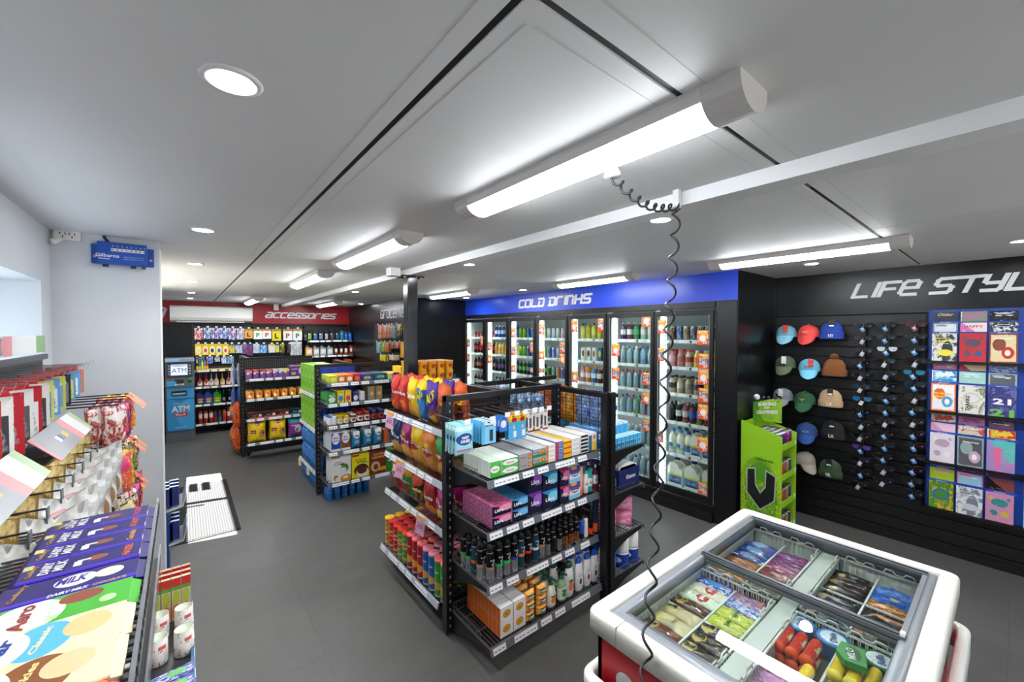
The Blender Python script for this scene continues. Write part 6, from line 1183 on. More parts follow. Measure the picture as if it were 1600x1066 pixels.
for dr in range(7):
    for lv, L in enumerate(PLAN[dr]):
        n = len(L)
        for i, s in enumerate(L):
            for j in range(2 if lv < 3 or dr > 4 else 1):
                kd = {'c': 'can', 's': 'short can', 'b': 'bottle', 'w': 'bottle', 'j': 'short bottle', 'k': 'carton'}[s[0]]
                spec(s).put(FR.w(dr*fw+.115+(fw-.175)*i/(n-1), .145+.08*j, FZ[lv]), FR.rz+random.uniform(-.2, .2), 'drink %s, %s from left, %s row, %s behind the %s fridge door' % (kd, ORD[i], ('front', 'back')[j], SH[lv], ORD[dr]), 'drinks behind fridge door %s' % ORD[dr])
MKm = mat('#eceadb', .3); BC = mat('#1f3f98', .35)
mkl = art('#5f86b8', [('r', 0, 1, .82, 1, '#ead93a'), ('e', .5, .45, .25, .2, '#24488c'), ('r', .1, .9, .05, .2, '#24488c')], .35)
mk = {'round': bottle('milk_bottle', 'milk bottle', .042, .25, MKm, mat('#3a9ad0', .35), neck=.4, sh=.62, label=art('#e8ece0', [('e', .4, .5, .3, .3, '#3a6ab0'), ('r', 0, 1, 0, .3, '#9ad0b0')], .4), lz=(.15, .5), seg=16, capr=.02),
      'round2': bottle('milk_bottle', 'milk bottle', .042, .245, MKm, BC, neck=.4, sh=.62, label=art('#3f66a8', [('r', 0, 1, .8, 1, '#ead93a')], .4), lz=(.15, .5), seg=16, capr=.02),
      'two': jug('milk_bottle', .105, .10, .27, MKm, mkl, BC, 'MILK', 'milk bottle'), 'three': jug('milk_jug', .165, .14, .275, MKm, mkl, BC, 'FULL CREAM', 'milk jug')}
for i, (x, k) in enumerate([(.12, 'round'), (.205, 'round'), (.295, 'round2'), (.39, 'two'), (.51, 'two')]):
    for j in range(2): mk[k].put(FR.w(6*fw+x, .165+.12*j, FZ[4]), FR.rz, 'white milk bottle, %s from left, %s row, fifth shelf behind the nearest fridge door' % (ORD[i], ('front', 'back')[j]), 'milk bottles')
for i, (x, k) in enumerate([(.165, 'three'), (.35, 'three'), (.50, 'two')]):
    for j in range(2): mk[k].put(FR.w(6*fw+x, .19+.16*j, FZ[5]), FR.rz, 'large white milk jug, %s from left, %s row, bottom shelf behind nearest fridge door' % (ORD[i], ('front', 'back')[j]), 'milk jugs')
# price cards on the doors
OC = art('#e8541e', [('d', .4, 1, .95, '#f5a623'), ('r', .12, .88, .28, .72, '#d8d0cc'), ('n', 7, .5, '#5a4a70', .3, .7)], .4)
pcn = {}
OC2 = art('#e8541e', [('d', .4, 1, .8, '#f5a623'), ('e', .5, .45, .3, .22, '#f4ece4'), ('n', 6, .55, '#f4ece4', .2, .7)], .4)
for i, (px, py, w, h) in enumerate([(1033, 511, 15, 21), (1031, 554, 14, 22), (1098, 528, 17, 23), (1099, 565, 16, 25), (1099, 590, 16, 25), (1099, 618, 16, 24), (1099, 644, 16, 26), (1030, 682, 13, 20), (1098, 695, 17, 26), (1098, 764, 15, 22),
        (962, 547, 12, 20), (962, 584, 12, 20), (1010, 501, 14, 20), (1010, 592, 13, 21), (1010, 623, 13, 20), (1010, 665, 12, 20), (897, 510, 9, 18), (939, 507, 11, 20), (898, 589, 9, 18), (846, 514, 8, 17), (846, 555, 8, 14), (879, 543, 9, 17), (879, 561, 9, 17), (846, 579, 8, 8), (802, 520, 7, 15), (802, 548, 7, 15), (802, 576, 7, 12), (832, 543, 8, 16), (832, 579, 7, 8), (765, 541, 6, 14), (765, 561, 6, 14), (732, 536, 5, 13), (732, 559, 5, 13), (754, 533, 6, 15), (732, 586, 5, 6)]):
    Y0_, z0_ = onX(px-w/2, py-h/2, 3.925); Y1_, z1_ = onX(px+w/2, py+h/2, 3.925); w_ = abs(Y1_-Y0_); h_ = z0_-z1_
    o = M().box(-w_/2, w_/2, -.001, 0, -h_/2, h_/2, OC if i % 2 else OC2).text(('2 FOR $7', '$4.99', '$5.50', '2 FOR $9')[i % 4], 0, h_*.38, w_*.7, h_*.13, WHT, y=-.0016).text(('$7', '99', '$5', '$9')[i % 4], w_*.2, -h_*.33, w_*.4, h_*.2, WHT, y=-.0016).build('price_card', None, (3.925, (Y0_+Y1_)/2, (z0_+z1_)/2), -math.pi/2)
    dr = min(6, max(0, int((6.215-(Y0_+Y1_)/2)/fw))); sd_ = 'left' if ((6.215-(Y0_+Y1_)/2)/fw) % 1 < .5 else 'right'; pcn[dr, sd_] = pcn.get((dr, sd_), -1)+1
    tag(o, 'orange price card, %s from top, %s edge of %s fridge door' % (ORD[pcn[dr, sd_]], sd_, ORD[dr]), 'price card', 'orange price cards')
# ---------------------------------------------------------------- ice creams in the freezer
def lying(name, w, L, d, mt, texts=(), seed=0):
    k = bag(name, 'ice cream', w, L, d, mt, texts, seed=seed, cols=6, rows=10, wr=.0025, puff=.4)
    me = k.parts[0][1]
    for v in me.vertices: x, y, z = v.co; v.co = (x, z-L/2, -y)
    return k
def ice(px, py, c, L_, nm, w=.085, L=.20, up=3, rz=0, tx=(), zz=None, n=1, dx=.0):
    z0 = BZ-.015 if zz is None else zz
    X, Y = onZ(px, py, z0+.05); X = min(max(X, xa+.06), xb-.06); Y = min(max(Y, ya+.11), yb-.11)
    k = lying('ice_cream_bar', w, L, .026, art(c, L_, .28, 0, .2, plane='xy', wob=.1), tx, seed=int(px))
    for q in range(up): k.put((X, Y, z0+.014+.027*q), rz+random.uniform(-.05, .05), '%s ice cream bar in the freezer%s' % (nm, '' if up == 1 else (', underneath', ', on top')[q] if up == 2 else ', %s of its pile' % ORD[q]), 'wrapped ice creams')
MG = lambda c, g='#c9b26a': [('e', .5, .74, .38, .16, g), ('n', 5, .6, g)]
Mt = [('M', 0, .74, .5, .13, '#1a1412', 0, 1.57)]
R0 = .762
def bars(xc, yc, c, L_, nm, w=.066, L=.14, up=2, tx=(), rz=0):
    k = lying('ice_cream_bar', w, L, .024, art(c, L_, .28, 0, .2, plane='xy', wob=.1), tx, seed=int(xc*1000))
    for q in range(up): k.put((xc, yc, R0+.013+.024*q), rz+random.uniform(-.03, .03), '%s ice cream bar in the freezer%s' % (nm, '' if up == 1 else (', underneath', ', on top')[q]), 'wrapped ice creams')
YA_, YB_, YC_, YD_ = .752, .616, .415, .272
WL = [('e', .5, .4, .35, .16, '#d2322a')]
for x, y, c, L_, nm, tx in [(1.200, YA_, '#5a2c1a', MG(0), 'caramel brown gold', Mt), (1.268, YA_, '#6a3420', MG(0), 'second caramel brown gold', Mt), (1.336, YA_, '#cbbd96', MG(0, '#d8c98a'), 'cream white chocolate', [('WHITE', 0, .4, .7, .10, '#8a7440')]), (1.404, YA_, '#c4b48a', MG(0, '#d8c98a'), 'second cream white chocolate', Mt), (1.472, YA_, '#4a2014', MG(0), 'dark almond', Mt), (1.540, YA_, '#dfe6d2', WL+[('n', 5, .6, '#8ab84a')], 'white green', [('Weis', 0, .4, .6, .12, '#ffffff')]), (1.608, YA_, '#e8e2d0', WL+[('n', 5, .6, '#e8922a')], 'white orange', [('Weis', 0, .4, .6, .12, '#ffffff')]), (1.664, YA_, '#1f4fa8', [('n', 5, .52, '#dfe6f2'), ('e', .5, .5, .3, .2, '#5a8ad0')], 'blue white', []),
        (1.200, YB_, '#16301e', MG(0), 'dark green mint', Mt), (1.268, YB_, '#2a1a14', MG(0), 'dark classic', Mt), (1.336, YB_, '#2e1c16', MG(0), 'second dark classic', Mt), (1.404, YB_, '#1a2048', MG(0), 'navy cookies', Mt), (1.472, YB_, '#b9c23a', [('n', 5, .5, '#dfe06a'), ('n', 8, .58, '#2f7a2a')], 'lime green', [('Splice', 0, .5, .7, .12, '#1f5a1f')]), (1.540, YB_, '#b4be34', [('n', 5, .5, '#dfe06a'), ('n', 8, .58, '#2f7a2a'), ('e', .8, .3, .15, .1, '#d8482e')], 'second lime green', [('Splice', 0, .5, .7, .12, '#1f5a1f')]), (1.608, YB_, '#2a4ab8', [('n', 5, .5, '#e6e8f0')], 'blue cookie', []), (1.664, YB_, '#2a4ab8', [('n', 5, .5, '#e8852a'), ('n', 7, .58, '#e6e8f0')], 'blue orange', []),
        (1.79, YA_, '#c87a1e', [('n', 5, .55, '#f0c84a')], 'golden', []), (1.860, YA_, '#c87a1e', [('n', 5, .5, '#f0c84a')], 'second golden', []), (1.930, YA_, '#7a3a1e', [('n', 5, .5, '#b8762a')], 'brown caramel', []), (2.0, YA_, '#1f3f8a', [('e', .5, .5, .35, .25, '#7aa0d0'), ('n', 5, .6, '#c83a3a')], 'deep blue', []), (2.07, YA_, '#1f3f8a', [('e', .5, .5, .35, .25, '#7aa0d0'), ('n', 5, .6, '#d8d8e8')], 'second deep blue', []), (2.14, YA_, '#24489a', [('e', .5, .5, .35, .25, '#8ab0d8'), ('n', 5, .6, '#c83a3a')], 'third deep blue', []),
        (1.79, YB_, '#2f6a3a', [('n', 5, .52, '#b02a2a'), ('n', 8, .6, '#e8e0d0')], 'green red', []), (1.860, YB_, '#2f6a3a', [('n', 5, .55, '#b02a2a'), ('n', 8, .6, '#e8e0d0')], 'second green red', []), (1.930, YB_, '#8a1a2a', [('n', 5, .55, '#3a7a4a')], 'dark red', []), (2.0, YB_, '#8a1a4a', [('n', 5, .55, '#d8a0c0')], 'crimson', []), (2.07, YB_, '#6a2a6a', [('n', 5, .55, '#c86aa0')], 'purple', []), (2.14, YB_, '#5a2a7a', [('n', 5, .55, '#d85a7a')], 'second purple', []),
        (1.80, YC_, '#15181c', [('e', .4, .8, .3, .12, '#b09a80'), ('s', 4, .2, '#8aa8c0', 0, .6)], 'black silver cone', []), (1.865, YC_, '#181c22', [('e', .4, .8, .3, .12, '#b09a80'), ('s', 3, .2, '#8aa8c0', 0, .6)], 'second black silver cone', []), (1.93, YC_, '#15181c', [('e', .4, .8, .3, .12, '#b09a80')], 'plain black cone', []), (2.02, YC_, '#121212', [('e', .3, .7, .2, .1, '#b89a6a'), ('r', .7, .8, .1, .9, '#c0402a')], 'black red cone', []), (2.09, YC_, '#141416', [('e', .3, .8, .2, .1, '#b89a6a'), ('r', .6, .7, .1, .9, '#a83a2a')], 'second black red cone', []), (2.16, YC_, '#121212', [('e', .3, .7, .2, .1, '#b89a6a')], 'third black cone', []),
        (1.80, YD_, '#1c1614', [('r', .3, .6, 0, .8, '#c87a4a'), ('e', .5, .8, .3, .15, '#a86a4a')], 'black copper cone', []), (1.865, YD_, '#1c1c20', [('r', .3, .5, 0, .8, '#d8854a')], 'second black copper cone', []), (1.93, YD_, '#1c1614', [('r', .4, .6, 0, .8, '#c87a4a')], 'third black copper cone', []), (2.02, YD_, '#8a4a1a', [('n', 5, .5, '#d8943a')], 'brown gold cone', []), (2.09, YD_, '#1a4fb0', [('n', 6, .55, '#4a8ad8'), ('e', .5, .5, .2, .1, '#e8d86a')], 'royal blue', []), (2.16, YD_, '#1a4fb0', [('n', 6, .5, '#4a8ad8')], 'second royal blue', []),
        (1.200, YC_, '#d8b0c8', [('n', 5, .5, '#b87ab0'), ('n', 8, .6, '#f0e6f0')], 'pink unicorn', []), (1.268, YC_, '#d8b0c8', [('n', 5, .5, '#e6d0e6'), ('n', 8, .6, '#b87ab0')], 'pale pink', []), (1.336, YC_, '#d8b0c8', [('n', 5, .45, '#b87ab0')], 'mauve pink', []), (1.404, YC_, '#e0b8cc', [('n', 5, .5, '#c86aa0')], 'rose pink', []), (1.200, YD_, '#cfc020', [('n', 5, .5, '#e8e07a')], 'yellow', []), (1.268, YD_, '#cfc020', [('n', 5, .5, '#4aa03a')], 'yellow green', []), (1.336, YD_, '#3aa0c0', [('n', 5, .5, '#e8e8f0')], 'aqua', []), (1.404, YD_, '#3aa0c0', [('n', 5, .55, '#d84a8a')], 'aqua pink', [])]:
    bars(x, y, c, L_, nm, tx=tx)
def rollk(c, c2, t, tc): return Kind('push_up_ice', 'ice cream', [('tube_body', M().lathe([(.014, 0), (.0165, .01), (.0165, .105), (.018, .11)], art(c, [('n', 5, .55, c2), ('e', .5, .4, .3, .2, '#e8e0c0')], .3), seg=14).wrap(t, .06, .035, .018, .0165, mat(tc))), ('lid', M().lathe([(.0185, .108), (.0185, .118), (0, .119)], mat(c2, .3), seg=14))])
RK, YK = rollk('#c4221e', '#e85a2a', 'Zooper', '#f0e8d0'), rollk('#efc81a', '#f5de5a', 'Calippo', '#2f7a2a')
for i in range(7):
    for q in range(2):
        k = RK if i < 3 else YK
        k.put((1.595, (.468, .430, .392, .322, .284, .246, .222)[i] if i < 6 else .2215, R0+.018+.037*q) if i < 6 else (1.455+.0, .375, R0+.018+.037*q), 0 if i < 6 else 0, '%s push-up ice tube lying in the basket, %s along, %s' % ('red' if k is RK else 'yellow', ORD[i], ('underneath', 'on top')[q]), 'ice tubes', ry=-math.pi/2 if i < 6 else -math.pi/2)
def cupk(c, c2, t): return Kind('ice_cream_tub', 'ice cream', [('tub', M().lathe([(.034, 0), (.042, .06)], mat(c, .4), seg=18)), ('lid', M().lathe([(.045, .058), (.045, .064), (.038, .065), (0, .064)], art(c2, [('e', .5, .5, .38, .38, '#dfe8f0'), ('n', 6, .6, c)], .35, plane='xy'), seg=20).text(t, 0, 0, .05, .02, mat('#2a4a90'), fn=lambda x, z: (x, z, .0660)))])
for i, (X, Y, k, nm) in enumerate([(1.648, .455, cupk('#4a7ab8', '#4a86c8', 'Dixie'), 'blue lidded'), (1.648, .362, cupk('#4a7ab8', '#4a86c8', 'Dixie'), 'second blue lidded'), (1.648, .245, cupk('#1f5a34', '#2a6a3e', 'Bulla'), 'dark green lidded')]):
    k.put((X, Y, R0+.001), .3, '%s ice cream tub in the freezer basket' % nm)
tag(M().poly([(-.045, 0), (.04, -.01), (.05, .045), (.0, .065), (-.04, .05)], (0, .02), art('#2f8a3c', [('e', .5, .45, .35, .25, '#1d4a20')], .35, plane='xy'), 'z').text('MILO', 0, .03, .05, .02, WHT, fn=lambda x, z: (x, z, .0205)).build('ice_cream_pack', None, (1.565, .27, R0+.080), .35), 'green ice cream pack lying on the yellow ice tubes', 'ice cream')
# ---------------------------------------------------------------- caps and beanies on the lifestyle wall
def cap_kind(c, c2, brim, mark=None, tagc=None):
    Mc = mat(c, .8, bump=.2, bscale=400); m = M(); seg = 20
    m.lathe([(.088, 0), (.090, .02), (.084, .055), (.068, .088), (.040, .108), (.012, .116), (0, .117)], Mc, seg=seg, sy=.95)
    P = [('crown', m)]
    vs = []; n = 12; k = 5
    for j in range(k+1):
        for i in range(n+1):
            a = math.radians(-160+140*i/n); t = j/k; q_ = math.sin(math.pi*i/n)
            vs.append((.089*math.cos(a)*(1-.08*t), .085*math.sin(a)-.030*t*(q_**.7), .010-.085*t*(q_**.38)+.014*t*abs(math.cos(a))))
    fs = [(j*(n+1)+i, j*(n+1)+i+1, (j+1)*(n+1)+i+1, (j+1)*(n+1)+i) for j in range(k) for i in range(n)]
    b = M().add(vs, fs, mat(brim, .8), True).add([(x, y+.003, z-.001) for x, y, z in vs], [f[::-1] for f in fs], mat(brim, .8), True); P.append(('brim', b))
    P.append(('button', M().lathe([(.006, .116), (.005, .121), (0, .122)], mat(c2, .6), seg=8)))
    if mark: P.append(('badge', M().box(-.028, .028, -.091, -.086, .022, .060, mat(mark, .5)) if mark[0] == '#' else M().text(mark, 0, .045, .06, .02, mat(c2, .5), y=-.0895)))
    if tagc: P.append(('swing_tag', M().box(-.0, .042, -.096, -.094, .045, .115, mat(tagc, .4)).box(.006, .036, -.0965, -.096, .06, .066, mat('#8a8d92', .5))))
    return P
def beanie(c, cuff, mark=None, pom=False, tagc='#141416'):
    rb = art(c, [('s', 26, .35, cuff, 0, 1)], .9)
    m = M().lathe([(.085, 0), (.088, .05), (.082, .10), (.060, .135), (.025, .152), (0, .155)], rb, seg=22, sy=.55)
    P = [('crown', m), ('cuff', M().lathe([(.090, -.01), (.095, .0), (.095, .045), (.090, .052)], art(c, [('s', 26, .4, cuff, 0, 1)], .9), seg=22, sy=.58))]
    if mark: P.append(('badge', M().text(mark, 0, .02, .04, .03, mat('#e6dcd8', .5), y=-.0565)))
    if pom: P.append(('pompom', M().lathe([(0, .14), (.025, .15), (.036, .17), (.025, .195), (0, .2)], mat(c, .95, bump=1, bscale=300), seg=14)))
    if tagc: P.append(('swing_tag', M().box(-.02, .025, -.052, -.050, .10, .165, mat(tagc, .5)).box(-.015, .02, -.0525, -.052, .105, .118, WHT)))
    return P
HATS = [(1228, 524, 'c', ('#6fa3bd', '#5a8aa0', '#7fc0d8', 'SURF', '#c8402e'), 'light blue washed cap with red and tan swing tag, top row'), (1263, 524, 'c', ('#d23f3c', '#e89a90', '#d23f3c', 'W', None), 'red cap, top row of the hats'), (1299, 522, 'b', ('#1c3f9a', '#17357f', 'NY'), 'royal blue beanie with cuff, top row'),
        (1227, 572, 'c', ('#4b5740', '#3a4431', '#5c6a4e', '#2c332a', '#e6e6e6'), 'olive green cap with dark badge, second row'), (1264, 577, 'c', ('#5fa9c6', '#b8603a', '#74c2e0', 'MLBU', '#d2362e'), 'light blue cap with red swing tag, second row'), (1303, 580, 'bp', ('#7a4a22', '#643a18', None), 'brown knitted beanie with pompom'),
        (1223, 622, 'c', ('#6f757c', '#5a5f66', '#8a9097', '#141517', '#eceeee'), 'grey cap with black patch and white tag'), (1257, 628, 'c', ('#1f4a2c', '#c8b04a', '#235636', 'Y', None), 'dark green cap, third row'), (1297, 628, 'b', ('#b79a78', '#a58866', 'LX'), 'beige beanie, third row of the hats'),
        (1260, 677, 'c', ('#1f3f78', '#6a86b0', '#234a90', 'o', None), 'navy blue cap with round badge, fourth row'), (1301, 678, 'b', ('#0e0f11', '#15171a', 'LA'), 'black beanie with white LA lettering'),
        (1257, 722, 'c', ('#8f877c', '#766f64', '#9a9287', None, None), 'stone beige cap turned sideways, bottom row'), (1297, 738, 'b', ('#2c4428', '#23381f', 'NBL'), 'dark green ribbed beanie, bottom row')]
SLH = empty('hat_hook_rail', (XW, 0, 0), -math.pi/2); tag(SLH, 'chrome hat hooks fixed in the black slatted wall', 'hooks')
for px, py, t, a, nm in HATS:
    Y, z = onX(px, py, 4.74)
    if t == 'c': k = Kind('cap', 'cap', cap_kind(a[0], a[1], a[2], a[3], a[4]))
    else: k = Kind('beanie', 'beanie', beanie(a[0], a[1], a[2], t == 'bp', '#141416' if t == 'b' else None))
    k.put((4.75, Y, z-(.015 if t == 'c' else .035)), -math.pi/2+(.9 if 'sideways' in nm else random.uniform(-.15, .15)), nm, ry=0)
    M().bar((-Y, 0, z+.09), (-Y, -.06, z+.09), .003, CHROME).build('hook', SLH)
# ---------------------------------------------------------------- sunglasses
def glassesk(lens, frame, tagc, two=0):
    P = []
    f = M(); G = mat(frame, .2)
    for s in (-1, 1):
        pts = [(s*(.008), .016), (s*.030, .021), (s*.062, .018), (s*.066, .002), (s*.055, -.018), (s*.030, -.022), (s*.012, -.012)]
        f.tube([(x, -.012+abs(x)*.15, z) for x, z in pts], .0028, G, 5, True)
        q = [(x, -.012+abs(x)*.15, z) for x, z in pts]
        P.append(('lens', M().add(q, [tuple(range(7)) if s > 0 else tuple(range(6, -1, -1))], mat(lens, .08, spec=.8))))
        f.tube([(s*.066, -.002, .010), (s*.070, .06, .008), (s*.064, .10, -.006)], .0024, G, 5)
    f.bar((-.01, -.012, .014), (.01, -.012, .014), .002, G)
    P.insert(0, ('frame', f))
    a = .6 if not two else -.4
    c, s = math.cos(a), math.sin(a)
    tg = [(x*c-z*s-.005, -.018, x*s+z*c-.035) for x, z in [(-.013, -.019), (.013, -.019), (.013, .019), (-.013, .019)]]
    P.append(('swing_tag', M().add(tg+[(x, y+.001, z) for x, y, z in tg], [(0, 1, 2, 3), (7, 6, 5, 4)], art(tagc, [('r', .3, .7, .35, .65, '#b9c4d2')], .4)).bar((0, -.015, 0), (-.003, -.018, -.02), .0006, WHT)))
    P.append(('lens_sticker', M().add([(x, -.013+.04*.15, z) for x, z in [(.035, -.010), (.052, -.008), (.044, .0)]], [(0, 1, 2)], mat('#3a6ac8', .4))))
    return Kind('sunglasses', 'sunglasses', P)
GK = {'blue tag': glassesk('#0b0c0f', '#101113', '#3f7ec0'), 'white tag': glassesk('#0b0c0f', '#131416', '#a4a7ac', 1), 'blue lens': glassesk('#0e5a8a', '#101113', '#c9ccd0', 1), 'purple lens': glassesk('#4a2a8a', '#101113', '#3f7ec0'), 'silver lens': glassesk('#b9c0c8', '#101113', '#3f7ec0'), 'red frame': glassesk('#3a0e12', '#5a1216', '#9a4a52'), 'teal lens': glassesk('#1a6a8a', '#101113', '#4f8ed0')}
pat = [['blue tag', 'white tag', 'white tag', 'blue tag', 'white tag', 'white tag', 'blue lens', 'blue tag', 'white tag', 'white tag', 'purple lens', 'white tag', 'blue tag', 'white tag'],
       ['blue tag', 'blue tag', 'silver lens', 'white tag', 'white tag', 'white tag', 'blue tag', 'blue tag', 'white tag', 'blue tag', 'blue tag', 'blue tag', 'white tag', 'white tag'],
       ['red frame', 'blue tag', 'blue tag', 'white tag', 'teal lens', 'blue tag', 'white tag', 'blue tag', 'white tag', 'blue tag', 'blue tag', 'blue tag', 'blue tag', 'blue tag', 'blue tag']]
for c, (px, p2, y0, y1) in enumerate([(1343, 1350, 509, 756), (1381, 1388, 508, 751), (1425, 1434, 507, 770)]):
    Ya, za = onX(px, y0, 4.78); Yb, zb = onX(p2, y1, 4.78); n = len(pat[c])
    o = empty('sunglasses_strip', (XW, (Ya+Yb)/2, 0), -math.pi/2); tag(o, 'black sunglasses display strip on the slatted wall, %s of three' % ('left one', 'middle one', 'right one')[c], 'display strip', 'sunglasses strips')
    M().box(-.008, .008, -.03, 0, zb-.06, za+.04, BLK).build('spine', o)
    for i in range(n):
        t = i/(n-1); Y = (Ya+Yb)/2+random.uniform(-.008, .008); z = za+(zb-za)*t
        GK[pat[c][i]].put((4.765, Y, z), -math.pi/2+random.uniform(-.12, .12), 'sunglasses with %s, %s down the %s column' % (pat[c][i], ORD[i], ('left', 'middle', 'right')[c]), 'sunglasses on the strips', sc=(1.05, 1, 1.05))
        M().box(-.005, .005, -.085, -.03, z-.004, z+.0, BLK).build('nose_peg', o)
# ---------------------------------------------------------------- greeting cards
CB = mat('#153f9a', .4)
CRK = empty('card_rack', (4.86, 0, 0), -math.pi/2); tag(CRK, 'four-tier blue greeting card rack with black ledges on the slatted wall', 'card rack')
Y0c = onX(1447, 600, 4.78)[0]
tiers = [(488, 505, 521, 564), (567, 579, 599, 642), (647, 661, 677, 722), (722, 732, 753, 795)]
fronts = [[('#d8d8cc', '#3a4048', '#e8d84a', 'yellow edged comic'), ('#b8343a', '#5a4a5a', '#3a5a8a', 'red hero'), ('#8a4a3a', '#d8c8a0', '#c83a2a', 'brown racing'), ('#9ac82a', '#c83a2a', '#dfe86a', 'lime lettered')],
          [('#e8763a', '#e8e8ec', '#5aa0d0', 'orange Birthday Boy'), ('#dcdad6', '#8a8a6a', '#c8c8b0', 'white thank you'), ('#3f3f7a', '#6a6aa0', '#4a4a8a', 'navy 21st birthday'), ('#cdc0dc', '#b8a8d0', '#d8cce6', 'lilac')],
          [('#ded4dc', '#b8a0b0', '#e8e0e8', 'white floral'), ('#8fa5a3', '#5a5a60', '#c0a8b8', 'grey green tower'), ('#a08ac0', '#5ac0b8', '#e86a9a', 'violet cupcake'), ('#7ac4c4', '#d8d86a', '#b0a0d0', 'aqua')],
          [('#4f8a2f', '#d8a83a', '#2a6ab0', 'green garden'), ('#dcdde0', '#7a8090', '#c8ccd0', 'white leaf'), ('#c98aae', '#3a8a90', '#d8b84a', 'pink mermaid'), ('#7ab8d8', '#e8803a', '#d8e4ec', 'blue party')]]
mids = [[('#8a949c', '#dfe2e4', 'grey star'), ('#d07ab0', '#f0d8d8', 'pink HAPPY'), ('#3a3e44', '#dcdcdc', 'charcoal'), ('#e8c8a8', '#e86a4a', 'peach')], [('#3f9ac8', '#e6eef4', 'sky blue'), ('#9cc8bc', '#c8e0d8', 'mint'), ('#a4aca8', '#5a6068', 'grey'), ('#d8607a', '#f0c8d0', 'pink letter')],
        [('#d89ab4', '#e8c0d0', 'rose'), ('#d8c8b0', '#c83a3a', 'red BIRTHDAY'), ('#c8323a', '#e8c84a', 'scarlet bunting'), ('#2a6a8a', '#5ac0c8', 'teal')], [('#a8cc2a', '#e88ab0', 'lime flower'), ('#e07a9a', '#9ac8dc', 'pink bubble'), ('#1c1a20', '#8a4a4a', 'black dotted'), ('#b09aa0', '#c85a7a', 'grey OLD')]]
backs = [[('#26324a', '#26324a', 'navy Older'), ('#7a9a6a', '#b07aa0', 'green violet'), ('#22262c', '#c9ccd0', 'black silver'), ('#2f86b8', '#8ac0d8', 'blue wave')], [('#b85a8a', '#d88ab0', 'magenta'), ('#c2325a', '#f0d0a0', 'crimson'), ('#6a8ac8', '#c8d0e8', 'periwinkle'), ('#1f5a8a', '#3a8ab0', 'deep blue')],
         [('#dcdcd8', '#c8523a', 'white red'), ('#c87aa0', '#8a4a90', 'mauve balloon'), ('#2c3560', '#8a5a70', 'navy guitar'), ('#8ab8c8', '#e0e8ec', 'pale aqua')], [('#b0a0cc', '#c8bcdc', 'lavender'), ('#a8425a', '#d8a06a', 'maroon'), ('#343262', '#a03a4a', 'indigo'), ('#c8ccd8', '#8a8ea0', 'silver white')]]
